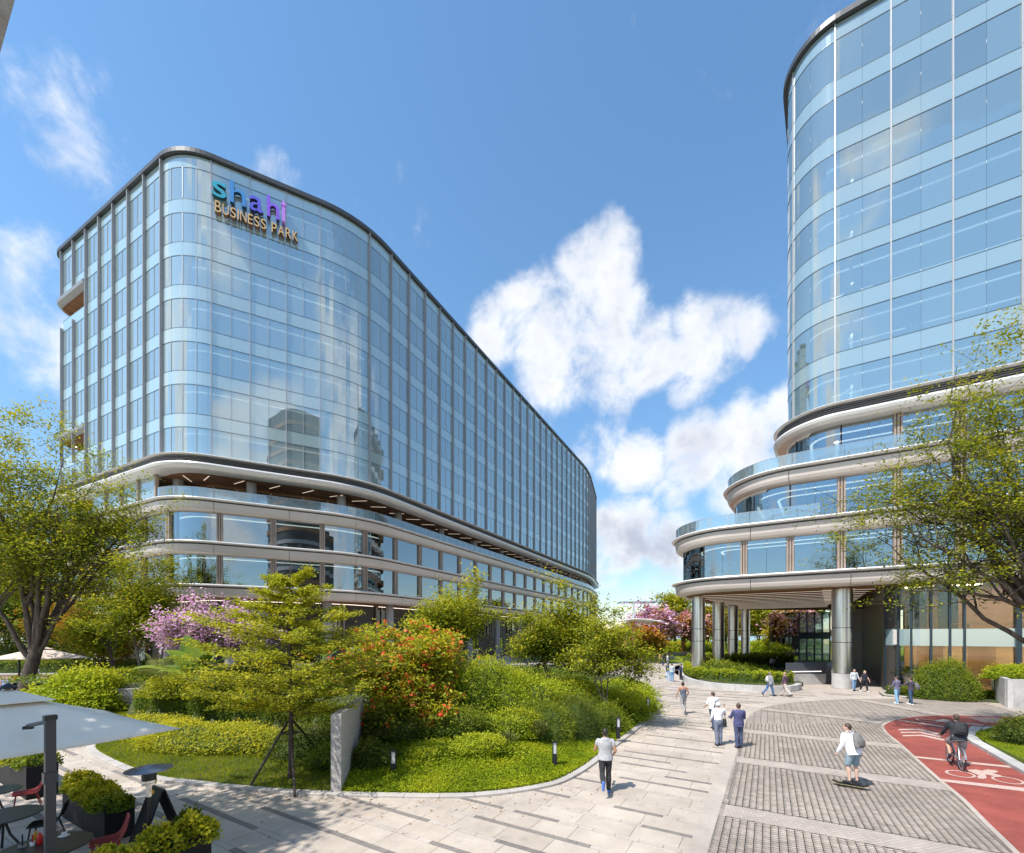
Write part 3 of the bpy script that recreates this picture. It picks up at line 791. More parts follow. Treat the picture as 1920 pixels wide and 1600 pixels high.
# recessed terrace storey: timber wall with dark windows, round columns, corner glass box
rec = MB(); sweep(rec, LB, sB0 - 1.0, s_end, rect(-4.2, -3.9, F3[1] - 0.08, F4[0])); rec.build('terrace_wall', M['int_wood'], lb)
pool = PartPool('terrace_window', M['podium_glass'], lb, 60)
s = sB0 + 1
while s < s_end:
    p, n = LB.at(s)
    pool.add(sweep(MB(), LB, s, s + 2.6, rect(-3.885, -3.85, F3[1] + 0.1, F4[0] - 0.3)), p[0], p[1], 18)
    s += 3.33
pool.flush()
s = LB.find(XA(650, 49.5), 49.5) - 19.0
while s < s_end:
    p, n = LB.at(s, -1.9); MB().lathe([(0.5, F3[1] - 0.05), (0.5, F4[0] + .02)], (p[0], p[1], 0), 18).build('terrace_column', M['fin'], lb, smooth=False); s += 9.5
s = sB0 + 0.6
while s < s_end:
    p, n = LB.at(s, -2.0); rot = math.atan2(n[1], n[0]) + 0.6
    MB().box((p[0], p[1], F4[0] - 0.005), (1.9, 0.08, 0.02), rot).build('light_strip', M['soffit_led'], lb); s += 3.33
for j in range(4):
    a = sB0 - 1.2 - j * 3.6
    p, n = LB.at(a); MB_ = sweep(MB(), LB, a - 3.4, a, rect(-0.06, -0.03, F3[1] + 0.01, F4[0] - 0.01)); MB_.build('podium_pane', M['vision'], lb)
    m = MB(); m.box((p[0], p[1], (F3[1] + F4[0]) / 2), (0.3, 0.3, F4[0] - F3[1] - .01), math.atan2(n[1], n[0])); m.build('window_fin', M['fin_beige'], lb)
# ground storey
gw = MB(); sweep(gw, LB, sB0 - 24, s_end, rect(-5.4, -5.1, 0, F1[0] - 0.03)); gw.build('ground_wall', M['dark_panel'], lb)
s = sB0 - 22; j = 0
while s < s_end:
    p, n = LB.at(s, -1.6)
    MB().lathe([(0.5, 0.0), (0.5, F1[0] - .03)], (p[0], p[1], 0), 20).build('ground_column', M['fin'], lb)
    sweep(MB(), LB, s + 1.0, s + 4.0, rect(-5.08, -5.0, 4.6, F1[0] - 0.5)).build('lobby_pane', M['lobby_glass'], lb)
    sweep(MB(), LB, s + 1.0, s + 4.0, rect(-5.099, -5.082, 4.4, F1[0] - 0.4)).build('lobby_timber_wall', M['brick'] if j % 3 else M['int_wood'], lb)
    sweep(MB(), LB, s + 5.2, s + 8.2, rect(-5.08, -5.0, 0.1, 3.6)).build('lobby_pane', M['podium_glass'], lb)
    sweep(MB(), LB, s + 0.6, s + 9.0, rect(-4.2, -3.95, F1[0] - 0.06, F1[0] - 0.023)).build('light_strip', M['light_strip'], lb)
    for q in range(4):
        pp, nn = LB.at(s + 1.0 + q, -4.9); MB().box((pp[0], pp[1], 6.1), (0.14, 0.18, 3.9), math.atan2(nn[1], nn[0])).build('lobby_mullion', M['fin'], lb)
    s += 9.5; j += 1

# the sign on the front facet
def facet(sd_, off, z):
    d = np.array([0.892, 0.452]); n = np.array([0.452, -0.892]); p = np.array([-30.2, 43.4]) + d * sd_ + n * off
    return (p[0], p[1], z)
sign = thing('rooftop_sign', 'raised lettering reading shahi in teal to violet above gold BUSINESS PARK', 'sign', facet(0, 0.4, 46.5))
fac_rot = Matrix(((0.892, 0, 0.452), (0.452, 0, -0.892), (0, 1, 0))).to_euler()
def letter(ch, s0, s1, z0, z1, col, side, depth, name='letter'):
    cu = bpy.data.curves.new(name, 'FONT'); cu.body = ch; cu.size = 1; cu.extrude = 0.5; cu.offset = 0.004; cu.resolution_u = 6
    tmp = bpy.data.objects.new("tmp", cu); COL.objects.link(tmp)
    dg = bpy.context.evaluated_depsgraph_get(); me = bpy.data.meshes.new_from_object(tmp.evaluated_get(dg))
    bpy.data.objects.remove(tmp); bpy.data.curves.remove(cu)
    co = np.zeros(len(me.vertices) * 3); me.vertices.foreach_get("co", co); co = co.reshape(-1, 3)
    lo, hi = co.min(0), co.max(0)
    co[:, 0] = (co[:, 0] - lo[0]) / (hi[0] - lo[0]) * (s1 - s0); co[:, 1] = (co[:, 1] - lo[1]) / (hi[1] - lo[1]) * (z1 - z0); co[:, 2] = (co[:, 2] - lo[2]) / (hi[2] - lo[2]) * depth
    me.vertices.foreach_set("co", co.ravel()); me.materials.clear(); me.materials.append(col); me.materials.append(side)
    for p in me.polygons: p.material_index = 0 if p.normal.z > 0.8 else 1
    me.update()
    o = link(name, me, sign); o.location = facet(s0, 0.16, z0); o.rotation_euler = fac_rot
    return o
cols = [(0.05, 0.42, 0.58), (0.07, 0.28, 0.66), (0.13, 0.13, 0.72), (0.30, 0.13, 0.82), (0.62, 0.28, 0.9)]
xs = [(0.12, 1.32), (1.62, 3.0), (3.3, 4.55), (4.88, 6.02), (6.28, 6.55)]
for i, ch in enumerate("shahi"):
    c = cols[i]; m1 = mat('letter face %s' % 'abcde'[i], c, tuple(min(1, q * 1.2) for q in c), 0.35, 0, .5); m2 = mat('letter side %s' % 'abcde'[i], tuple(q * 0.25 for q in c), None, 0.5)
    zl = 48.15
    if ch in 'sa': letter(ch, xs[i][0], xs[i][1], zl, zl + 1.52, m1, m2, 0.38)
    elif ch == 'h': letter(ch, xs[i][0], xs[i][1], zl, zl + 2.2, m1, m2, 0.38)
    else:
        a = facet((xs[i][0] + xs[i][1]) / 2, 0.38, zl + 0.72)
        MB().box(a, (0.30, 0.45, 1.44), math.atan2(0.452, 0.892)).build('letter', m1, sign)
        m = MB(); f = [facet((xs[i][0] + xs[i][1]) / 2 + dx, off, zl + dz) for off in (0.16, 0.61) for dx, dz in ((0, 1.62), (0.24, 1.86), (0.0, 2.15), (-0.24, 1.86))]
        m.add(f, [(0, 1, 2, 3), (7, 6, 5, 4), (0, 4, 5, 1), (1, 5, 6, 2), (2, 6, 7, 3), (3, 7, 4, 0)]).build('letter_dot', m1, sign)
gold, gold_s = mat('gold letter face', (0.80, 0.52, 0.24), None, 0.4, 0.1), mat('gold letter side', (0.20, 0.11, 0.06), None, 0.5)
wd = {'B': .62, 'U': .62, 'S': .56, 'I': .16, 'N': .64, 'E': .5, 'P': .56, 'A': .68, 'R': .62, 'K': .62, ' ': .3}
x = 0.36; tot = sum(wd[c] + 0.13 for c in "BUSINESS PARK"); sc_ = 7.55 / tot
for ch in "BUSINESS PARK":
    w = wd[ch] * sc_
    if ch != ' ': letter(ch, x, x + w, 46.55, 46.55 + (1.12 if ch in 'BP' and x in (0.36,) else 1.02), gold, gold_s, 0.45)
    x += w + 0.13 * sc_

# ================================================================== RIGHT TOWER ON STEPPED PODIUM
W2 = np.array([0.595, 0.804])
def vv(p, a=0, b=0): return tuple(np.array(p, float) + V2 * a + W2 * b)
cT, c3, c1 = (22.31, 35.41), (18.6, 37.6), (14.57, 39.98)
TW = Outline([vv(cT, 0, 42), cT, vv(cT, 42), vv(cT, 42, 42)], [4, 3.3, 3, 3], 0.3)
O3 = Outline([vv(c3, 0, 36), c3, vv(c3, 46), (88, 62), (72, 67)], [4, 4.6, 3, 3, 3], 0.35)
O1 = Outline([(34.2, 66.5), c1, vv(c1, 50), (90, 62), (74, 66.5)], [3, 4.6, 3, 3, 3], 0.35)
rb = thing('office_tower', 'curved blue glass tower rising from stepped white banded podium on steel columns', 'building', (22.3, 35.4, 0))
sT = TW.find(25.2, 33.7)
rb_bays = [(sT + j * 3.33, sT + (j + 1) * 3.33, 2, 'thin') for j in range(-5, 8)]
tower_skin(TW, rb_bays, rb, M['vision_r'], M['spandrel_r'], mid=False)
office_floors(TW, sT - 12, sT + 26, rb, [M['slab_int'], M['int_wood']], Outline([vv(cT, 9, 34), vv(cT, 9, 9), vv(cT, 36, 9), vv(cT, 36, 34)], [1] * 4, 2).poly(), strips=(1.3, 4.4))
for k in range(7):
    zb = VB0 - PITCH * k
    for zz in (zb, zb + (3.15 if k == 0 else 2.9)):
        m = MB(); sweep(m, TW, sT - 15, sT + 28, rect(-0.05, 0.014, zz - 0.022, zz + 0.022)); m.build('transom', M['transom'], rb)
m = MB(); sweep(m, TW, 0, TW.L - 0.01, rect(-0.8, 0.34, ROOF - 0.42, ROOF)); m.build('roof_coping', M['coping'], rb)
MB().prism(TW.poly(-0.5), ROOF - 0.55, ROOF - 0.45).build('roof_deck', M['concrete'], rb)
louvre_ring(TW, sT - 30, sT + 30, rb)
s3, s1_ = O3.find(25.2, 33.7), O1.find(25.2, 33.7)
fascia(O3, s3 - 36, s3 + 32, F3, rb, s_ref=s3 - 3.0)
fascia(O1, s1_ - 46, s1_ + 34, F2, rb, s_ref=s1_ + 0.9)
fascia(O1, s1_ - 46, s1_ + 34, F1, rb, s_ref=s1_ + 0.9)
balustrade(O3, s3 - 36, s3 + 5, F3[1], rb)
balustrade(O1, s1_ - 44, s1_ - 1.0, F2[1], rb)
MB().prism(O1.poly(-0.31), F1[0] - 0.01, F1[1] - 0.1).build('podium_floor', M['soffit_r'], rb)
MB().prism(O1.poly(-0.31), F2[0] + 0.02, F2[1] - 0.1).build('podium_floor', M['soffit_r'], rb)
MB().prism(O3.poly(-0.31), F3[0] + 0.02, F3[1] - 0.1).build('podium_floor', M['soffit_r'], rb)
MB().prism(TW.poly(-0.61), F4[0] + 0.02, F4[1] - 0.83).build('terrace_soffit', M['soffit_r'], rb)
fin_pool = PartPool('window_fin', M['fin_beige'], rb, 60); pane_pool = PartPool('podium_pane', M['podium_glass'], rb, 120)
def glaze(ol, sref, j0, j1, lev, wallfrom=None):
    for j in range(j0, j1):
        s = sref + 0.39 + j * 3.33; p, n = ol.at(s, 0.05); rot = math.atan2(n[1], n[0])
        if not in_view(*p): continue
        if j >= wallfrom:
            m = MB()
            for q in (-0.19, 0, 0.19):
                c = p + np.array([-n[1], n[0]]) * q
                m.box((c[0], c[1], (lev[0] + lev[1]) / 2), (0.34, 0.12, lev[1] - lev[0] - .004), rot)
            m.box((p[0] - n[0] * .1, p[1] - n[1] * .1, (lev[0] + lev[1]) / 2), (0.12, 0.54, lev[1] - lev[0] - .006), rot); fin_pool.add(m, p[0], p[1], lev[0])
            g = 0.28
        else:
            MB().box((p[0] - n[0] * .1, p[1] - n[1] * .1, (lev[0] + lev[1]) / 2), (0.16, 0.07, lev[1] - lev[0] - .006), rot).build('window_mullion', M['frame_dark'], rb); g = 0.05
        h = 2 if j < wallfrom + 1 else 1
        for q in range(h):
            w = (3.33 - 2 * g) / h
            pane_pool.add(sweep(MB(), ol, s + g + q * w + .01, s + g + (q + 1) * w - .01, rect(-0.06, -0.03, lev[0] + 0.02, lev[1] - 0.02)), p[0], p[1], lev[0])
glaze(O1, s1_, -9, 8, (F1[1], F2[0]), -2)
glaze(O3, s3, -8, 8, (F2[1], F3[0]), 0)
glaze(TW, sT, -8, 8, (F3[1], F4[0]), 1)
fin_pool.flush(); pane_pool.flush()
def skirt(ol, sa, sb, z0, z1, deep):
    """white cladding that sweeps down and in from a fascia to the terrace below, fading out towards the front"""
    ssx = ol.samples(sa, sb); m = MB(); vs, fs = [], []; n = 6
    for s in ssx:
        f = 1 - max(0, (s - (sb - 5.5)) / 5.5) ** 1.4 if s > sb - 5.5 else 1.0
        p, nn = ol.at(s)
        for i in range(n):
            t = i / (n - 1); off = 0.12 - deep * f * (1 - (1 - t) ** 1.8); z = z1 + (z0 - z1) * t * f
            vs.append((p[0] + nn[0] * off, p[1] + nn[1] * off, z))
    for i in range(len(ssx) - 1):
        for k in range(n - 1): fs.append((i * n + k, i * n + k + 1, (i + 1) * n + k + 1, (i + 1) * n + k))
    m.add(vs, fs); m.build('sweeping_cladding', M['lip'], rb, smooth=True)
skirt(O3, s3 - 30, s3 - 4.5, F2[1] - .05, F3[0] + 0.003, 1.9)
skirt(TW, sT - 26, sT - 1.5, F3[1] - .05, F4[0] + 0.003, 1.7)
MB().prism(Outline([vv(c1, 5, 26), vv(c1, 5, 6), vv(c1, 44, 6), vv(c1, 44, 26)], [1] * 4, 2).poly(), F1[1], F2[0]).build('podium_core', M['int_wood'], rb)
MB().prism(Outline([vv(c3, 6, 26), vv(c3, 6, 5), vv(c3, 40, 5), vv(c3, 40, 26)], [1] * 4, 2).poly(), F2[1], F3[0]).build('podium_core', M['int_wood'], rb)
MB().prism(Outline([vv(cT, 4, 26), vv(cT, 4, 4), vv(cT, 40, 4), vv(cT, 40, 26)], [1] * 4, 2).poly(), F3[1], F4[0]).build('podium_core', M['int_wood'], rb)
for ol, sr, lev in ((O1, s1_, (F1[1], F2[0])), (O3, s3, (F2[1], F3[0])), (TW, sT, (F3[1], F4[0]))):
    for off in (1.6, 3.4):
        m = MB(); sweep(m, ol, sr - 16, sr + 26, rect(-off - .2, -off, lev[1] - 0.05, lev[1] - 0.003)); m.build('light_strip', M['light_strip'], rb)
# lit strips in the timber soffit, parallel to the front
for i in range(13):
    a0 = np.array(c1) + U2 * (3.6 + 2.15 * i) + V2 * (2.2 + max(0, (i - 2) * 0.15)); a1 = a0 + V2 * (13.2 if i < 9 else 11)
    mid = (a0 + a1) / 2; L_ = np.linalg.norm(a1 - a0)
    MB().box((mid[0], mid[1], F1[0] - 0.03), (L_, 0.05, 0.02), math.atan2(V2[1], V2[0])).build('soffit_light', M['soffit_led'], rb)
for i in range(11):
    a0 = np.array((27.9, 34.6)) + W2 * (2.0 * i); a0 = a0 + V2 * -2.2
    mid = a0 + V2 * 0.9
    MB().box((mid[0] + .3, mid[1] + .6, F1[0] - 0.03), (2.2, 0.05, 0.02), math.atan2(V2[1], V2[0])).build('soffit_light', M['soffit_led'], rb)
# steel columns
def column(x, y, r, base=0.0):
    m = MB(); segs = [(1.22, 3.68), (3.74, 4.86), (4.92, F1[0] - 0.06)]
    if base: MB().lathe([(r * .99, 0.0), (r * .99, 1.2)], (x, y, 0), 40).build('column_plinth', M['concrete'], rb, smooth=False)
    else: segs[0] = (0.0, 3.68)
    for a, b in segs:
        MB().lathe([(r, a), (r, b)], (x, y, 0), 48, False).build('column_shell', M['steel'], rb, smooth=True)
    MB().lathe([(r * .97, segs[0][0] + .01), (r * .97, F1[0] - 0.02)], (x, y, 0), 32).build('column_core', M['groove'], rb)
column(26.9, 35.2, 0.71, 1)
for px, Y, r in ((1309.4, 42.4, .61), (1347, 49.5, .63), (1374.5, 56.2, .62), (1397.7, 64.0, .61)): column(XA(px, Y), Y, r)
# ground storey: glass front and dark panelled passage
cG = (28.3, 32.75)
OG = Outline([vv(cG, 0, 33), cG, vv(cG, 34), vv(cG, 34, 33)], [1, 2.0, 1, 1], 0.3)
sG = OG.find(*cG)
s = sG - 30.0; pool = PartPool('wall_panel', M['dark_panel'], rb, 60)
while s < sG - 0.9:
    p, n = OG.at(s); pool.add(sweep(MB(), OG, s + 0.05, s + 0.93, rect(-0.2, 0.0, 0, F1[0] - 0.02)), p[0], p[1]); s += 1.0
pool.flush()
sweep(MB(), OG, sG - 30, sG - 0.95, rect(-0.4, -0.22, 0, F1[0] - 0.02)).build('wall_backing', M['groove'], rb)
for px in (1605,):
    MB().box((51.6, 64.2, F1[0] / 2), (5.4, 0.5, F1[0] - .04), 0.1).build('stone_pier', M['rough_stone'], rb); MB().box((51.5, 63.9, 4.2), (5.5, 0.2, 1.0), 0.1).build('dark_band', M['frame_dark'], rb)
cuts = [sG - 0.9, sG + 0.2, sG + 0.95, sG + 2.0, sG + 3.0, sG + 3.75, sG + 6.35, sG + 8.3, sG + 11, sG + 14, sG + 17, sG + 20]
for i, (a, b) in enumerate(zip(cuts[:-1], cuts[1:])):
    sweep(MB(), OG, a + 0.05, b - 0.05, rect(-0.05, -0.02, 4.78, F1[0] - 0.03)).build('lobby_pane', M['lobby_glass'], rb)
    sweep(MB(), OG, a + 0.05, b - 0.05, rect(-0.05, -0.02, 0.02, 3.5)).build('lobby_pane', M['lobby_glass'], rb)
    sweep(MB(), OG, a + 0.01, b - 0.01, rect(-0.06, 0.03, 3.52, 4.76)).build('spandrel_panel', M['spandrel_r'], rb)
    p, n = OG.at(a); rot = math.atan2(n[1], n[0]); big = i in (6,)
    MB().box((p[0], p[1], (F1[0] - .03) / 2), (0.45 if big else 0.2, 0.26 if big else 0.13, F1[0] - 0.04), rot).build('lobby_mullion', M['frame_dark'], rb)
bw = [vv(cG, 1.5, 4.5), vv(cG, 33, 4.5), vv(cG, 33, 4.9), vv(cG, 1.5, 4.9)]
MB().prism(bw, 4.7, F1[0] - 0.03).build('lobby_brick_wall', M['brick'], rb)
lobw = mat('lobby oak wall', (0.42, 0.24, 0.11), (0.52, 0.33, 0.17), 0.6, 0, 1, 4, stretch=(1, 1, 8))
MB().prism([vv(cG, 1.5, 4.0), vv(cG, 33, 4.0), vv(cG, 33, 4.4), vv(cG, 1.5, 4.4)], 0.03, 3.5).build('lobby_timber_wall', lobw, rb)
for a in (2.3, 5.2, 8.7, 12.5):
    MB().prism([vv(cG, a, 3.93), vv(cG, a + 1.5, 3.93), vv(cG, a + 1.5, 3.99), vv(cG, a, 3.99)], 0.6, 3.45).build('lobby_wall_panel', M['int_wood'], rb)
MB().prism([vv(cG, 0.5, 0.5), vv(cG, 33, 0.3), vv(cG, 33, 30), vv(cG, 0.5, 30)], 3.6, 4.7).build('lobby_mezzanine', M['slab_int'], rb)
MB().prism([vv(cG, 0.5, 0.5), vv(cG, 33, 0.3), vv(cG, 33, 6), vv(cG, 0.5, 6)], -0.01, 0.02).build('lobby_floor', M['concrete'], rb)
for a in range(6):
    for zz in (F1[0] - 0.04, 3.58):
        MB().box((*vv(cG, 2.2 + a * 2.6, 2.6), zz), (1.6, 0.8, 0.03), math.atan2(V2[1], V2[0])).build('ceiling_light', M['warm_light'], rb)
for a in (1.6, 3.4, 9.8):
    MB().prism([vv(cG, a, 3), vv(cG, a + 1.1, 3), vv(cG, a + 1.1, 3.3), vv(cG, a, 3.3)], 4.71, F1[0] - .04).build('lobby_wall_panel', M['frame_dark'], rb)
for a in (4.8, 7.6, 11):   # chairs and rail of the upper lobby
    MB().box((*vv(cG, a, 1.6), 5.15), (1.7, 0.6, 0.06), math.atan2(V2[1], V2[0])).box((*vv(cG, a, 1.6), 4.9), (0.1, 0.1, 0.4)).build('lobby_table', lobw, rb)

# glass entrance pavilion beyond the passage
ge = thing('glass_entrance', 'teal framed two storey glass entrance hall behind the steel columns', 'building', (47, 70, 0))
x0, x1, yf = XA(1498, 70), XA(1556, 70), 70.0
for zz in ((0.05, 3.6), (4.75, 8.0)):
    for j in range(4):
        a = x0 + (x1 - x0) * j / 4; b = x0 + (x1 - x0) * (j + 1) / 4
        MB().box(((a + b) / 2, yf, sum(zz) / 2), (b - a - 0.16, 0.03, zz[1] - zz[0])).build('entrance_pane', M['podium_glass'], ge)
MB().box(((x0 + x1) / 2, yf, 4.17), (x1 - x0, 0.12, 1.1)).build('entrance_band', M['frame_dark'], ge)
for j in range(5):
    a = x0 + (x1 - x0) * j / 4; MB().box((a, yf, 4.03), (0.14, 0.2, 8.05)).build('entrance_mullion', M['frame_dark'], ge)
MB().box((x0 - .05, yf + 4, 4.03), (0.1, 8, 8.05)).build('entrance_side', M['podium_glass'], ge)
MB().box(((x0 + x1) / 2, yf + 8, 4.03), (x1 - x0, 0.2, 8.05)).build('entrance_rear_wall', lobw, ge)

# dark office blocks behind the viewpoint: the photograph shows them mirrored in the facades
for nm_lab, cx_, cy_, w_b, d_b, h_b in (('dark brick office block behind the viewpoint, seen mirrored in the glass', 27, -52, 13, 20, 76), ('lower dark block behind the viewpoint beside the tall one', 50, -50, 26, 20, 40)):
    t = thing('office_block', nm_lab, 'building', (cx_, cy_, 0)); ol = Outline([(cx_ + w_b / 2, cy_ + d_b / 2), (cx_ - w_b / 2, cy_ + d_b / 2), (cx_ - w_b / 2, cy_ - d_b / 2), (cx_ + w_b / 2, cy_ - d_b / 2)], [5] * 4, 1.5)
    MB().prism(ol.poly(-.3), 0, h_b).build('wall', M['dark_panel'], t)
    z = 4.0
    while z < h_b - 2:
        MB().prism(ol.poly(), z, z + 1.3).build('floor_band', M['int_wood'] if int(z) % 3 else M['fin'], t); z += 4.2
# ================================================================== GROUND
def struct(o, label=None):
    o['kind'] = 'structure'
    if label: o['label'] = label
    return o
struct(MB().sheet([(-2500, -60), (2500, -60), (2500, 5000), (-2500, 5000)], -0.3).build('ground', M['asphalt']), 'open ground reaching to the horizon')
plaza = struct(MB().sheet([(-75, 1), (75, 1), (78, 190), (-75, 190)], -0.014).build('plaza_pavement', M['plaza_far']), 'pale granite paved plaza between the two buildings')
struct(MB().sheet([(-40, 215), (900, 190), (2400, 900), (2400, 1600), (-800, 1600)], -0.25).build('river_water', M['water']), 'blue river water beyond the park trees')
struct(MB().sheet([(20, 66), (150, 66), (170, 200), (28, 200)], -0.004).build('park_lawn', M['lawn_base']), 'bright park lawn beyond the columns')
struct(MB().sheet([(14.5, 60), (22, 60), (38, 120), (60, 200), (40, 200), (24, 120)], 0.0).build('park_path', M['band']), 'pale path curving towards the river')
struct(MB().sheet([(47, 57), (58, 57), (85, 110), (120, 150), (95, 150), (66, 100)], 0.001).build('entrance_path', M['band']), 'pale path beside the glass entrance')

kerb_px = [(166, 1398), (163, 1408), (184, 1424), (236, 1448), (289, 1465), (341, 1471), (420, 1480), (500, 1487), (560, 1491.5), (644, 1495), (760, 1497.5), (825, 1498),
           (887, 1496.5), (950, 1490.5), (1012, 1480.5), (1059, 1468), (1106, 1441), (1137, 1415.6), (1169, 1390.6), (1200, 1365.6), (1222, 1347), (1228.5, 1336), (1226, 1323),
           (1213, 1296), (1200, 1280), (1182, 1266)]
KERB = smooth_line([G(*p) for p in kerb_px], 3)
ISLAND = KERB + [G(1150, 1256), G(1080, 1254), (1.5, 43), (-8, 40), (-20, 37), (-30, 32), (-31, 25.5), (-24.5, 24.0), (-20.5, 21.5)]

COB_PX = [(1310, 1640), (1326, 1600), (1382, 1410), (1396, 1364), (1402, 1347), (1413, 1337), (1430, 1329), (1455, 1322.5), (1501, 1317), (1572, 1312.5), (1650, 1311), (1740, 1310.5),
          (1800, 1313), (1860, 1320), (1925, 1331), (2100, 1368)]
cob_edge = smooth_line([G(*p) for p in COB_PX], 3)
COBBLE = cob_edge + [(22, 9), (14, 5.5), (4, 5.5)]
BAND_OUT = smooth_line([G(*p) for p in [(1270, 1655), (1288, 1600), (1359, 1405), (1377, 1360), (1388, 1342), (1401, 1330), (1420, 1321), (1450, 1315), (1500, 1309.5), (1572, 1305.5), (1650, 1304), (1740, 1303.5),
          (1800, 1306), (1860, 1312.5), (1925, 1322), (2100, 1357)]], 3)
m = MB()
n_ = min(len(BAND_OUT), len(cob_edge))
vs = [(*BAND_OUT[i], 0.012) for i in range(n_)] + [(*cob_edge[i], 0.012) for i in range(n_)]
m.add(vs, [(i, i + 1, n_ + i + 1, n_ + i) for i in range(n_ - 1)]); struct(m.build('border_band_path', M['band']), 'smooth pale concrete band edging the cobbles')
struct(MB().sheet(COBBLE, 0.004).build('cobble_pavement', M['cobble_far']), 'cobbled forecourt laid in rows with pale granite bands')

RED_L = [(1920, 1345.5), (1793, 1342.6), (1742, 1343), (1705.6, 1346), (1681, 1350), (1665, 1355.5), (1655, 1362), (1655, 1366), (1663, 1377), (1684, 1394), (1713, 1420.6), (1761, 1464), (1803, 1499), (1847, 1544), (1904, 1600), (1990, 1690)]
RED_R = [(2080, 1372), (1920, 1361.5), (1873, 1362), (1844, 1363), (1822, 1366.7), (1812, 1376), (1813, 1391.5), (1837, 1406), (1873, 1428), (1920, 1455.6), (2000, 1500), (2100, 1560)]
redl = [G(2100, 1354)] + smooth_line([G(*p) for p in RED_L], 4); redr = smooth_line([G(*p) for p in RED_R], 3)
RED = redl + [G(2500, 1690)] + redr[::-1]
struct(MB().sheet(RED, 0.032).build('cycle_path', M['red']), 'red surfaced cycle lane with white bicycle markings')
def ribbon(line, w, z, name, material, parent=None, side=0.0):
    P = [np.array(p) for p in line]; vs, fs = [], []
    for i, p in enumerate(P):
        d = P[min(i + 1, len(P) - 1)] - P[max(i - 1, 0)]; d = d / (np.linalg.norm(d) + 1e-9); n = np.array([-d[1], d[0]])
        a = p + n * w * (0.5 + side); b = p - n * w * (0.5 - side); vs += [(*a, z), (*b, z)]
    fs = [(2 * i, 2 * i + 1, 2 * i + 3, 2 * i + 2) for i in range(len(P) - 1)]
    return MB().add(vs, fs).build(name, material, parent)
struct(ribbon(redl, 0.11, 0.036, 'lane_edge_marking', M['slab_light']))
marks = thing('lane_marking', 'white painted bicycle symbols, chevrons and bars on the red lane', 'road marking', (*G(1830, 1440), 0.0))
marks['kind'] = 'structure'
MZ = [0.0375]
def mark(pxs): MZ[0] += .0004; MB().add([(*G(*p), MZ[0]) for p in pxs], [tuple(range(len(pxs)))]).build('marking', M['mark'], marks)
mark([(1716, 1420), (1716.5, 1423), (1784, 1430), (1784, 1427)]); mark([(1800, 1429), (1800, 1432.5), (1895, 1442), (1893, 1438.5)])
mark([(1764, 1463), (1768, 1468), (1930, 1488), (1930, 1481)])
mark([(1684, 1350.8), (1683, 1352), (1768, 1365.5), (1770, 1363.5)]); mark([(1813, 1356.5), (1812, 1358.5), (1842, 1363), (1846, 1361.5)])
for dy in (0, 5.5, 11.5):
    k = dy * .62
    mark([(1684.5 + k, 1368.8 + dy), (1686 + k, 1371.2 + dy), (1722 + k, 1370.6 + dy), (1758 + k * 1.4, 1379.5 + dy), (1762 + k * 1.4, 1377 + dy), (1724 + k, 1368 + dy)])
for i in range(5):
    a = 1807 + i * 10.5; mark([(a, 1346.2), (a + 4, 1346.2), (a + 22, 1348.5), (a + 47, 1356.5), (a + 42, 1357), (a + 17, 1349.3)])
def ring_px(c, rx, ry, tilt, w, n=26):
    pts = []
    for k in range(n):
        t = 2 * math.pi * k / n; x, y = math.cos(t), math.sin(t); pts.append((c[0] + rx * x + tilt[0] * y, c[1] + ry * y + tilt[1] * x))
    q = [(c[0] + (p[0] - c[0]) * w, c[1] + (p[1] - c[1]) * w) for p in pts]
    MZ[0] += .0004; vs = [(*G(*p), MZ[0]) for p in pts] + [(*G(*p), MZ[0]) for p in q]
    MB().add(vs, [(i, (i + 1) % n, n + (i + 1) % n, n + i) for i in range(n)]).build('marking', M['mark'], marks)
ring_px((1801, 1454), 29, 6.5, (6, 3.2), 0.80); ring_px((1890, 1466), 31, 7, (8, 3.6), 0.82)
mark([(1812, 1446), (1830, 1445.5), (1852, 1450), (1880, 1458), (1870, 1459), (1848, 1455), (1850, 1461), (1838, 1463), (1834, 1456), (1822, 1451)])
mark([(1842, 1447), (1852, 1445.5), (1866, 1447), (1872, 1450.5), (1862, 1452.5), (1848, 1450.5)])
mark([(1832, 1458), (1846, 1457.5), (1851, 1461), (1845, 1463.5), (1834, 1462.5)])
ring_px((1739, 1353), 22, 2.8, (2, 2.2), 0.78); ring_px((1786, 1357), 18, 2.5, (2, 2.2), 0.78)
mark([(1752, 1353), (1770, 1350), (1782, 1353), (1774, 1355.5), (1760, 1355.5)])

# ---- individually laid paving: wide courses of slabs with narrow strips between
def uv(x, y): return x * U2[0] + y * U2[1], x * V2[0] + y * V2[1]
def xy(u, v): return u * U2[0] + v * V2[0], u * U2[1] + v * V2[1]
slabs = PartPool('paving_slab', M['slab'], plaza, 300, rest='paving_slab_field')
lights = PartPool('pale_paving_strip', M['slab_light'], plaza, 200, rest='pale_strip_field')
darks = PartPool('dark_paving_strip', M['slab_dark'], plaza, 220, rest='dark_strip_field')
rr = random.Random(11)
isl_in = ISLAND
def laid(u0, u1, v0, v1, z=0.0, t=0.03, tilt=0.0):
    g = 0.005
    c = [xy(u0 + g, v0 + g), xy(u1 - g, v0 + g), xy(u1 - g, v1 - g), xy(u0 + g, v1 - g)]
    dz = [rr.uniform(-.0015, .0015) for _ in range(4)]
    m = MB(); vs = [(p[0], p[1], z - t) for p in c] + [(p[0], p[1], z + d) for p, d in zip(c, dz)]
    # wound so that the top faces up
    m.add(vs, [(7, 6, 5, 4), (0, 1, 5, 4), (1, 2, 6, 5), (2, 3, 7, 6), (3, 0, 4, 7)], rr.random()); return m
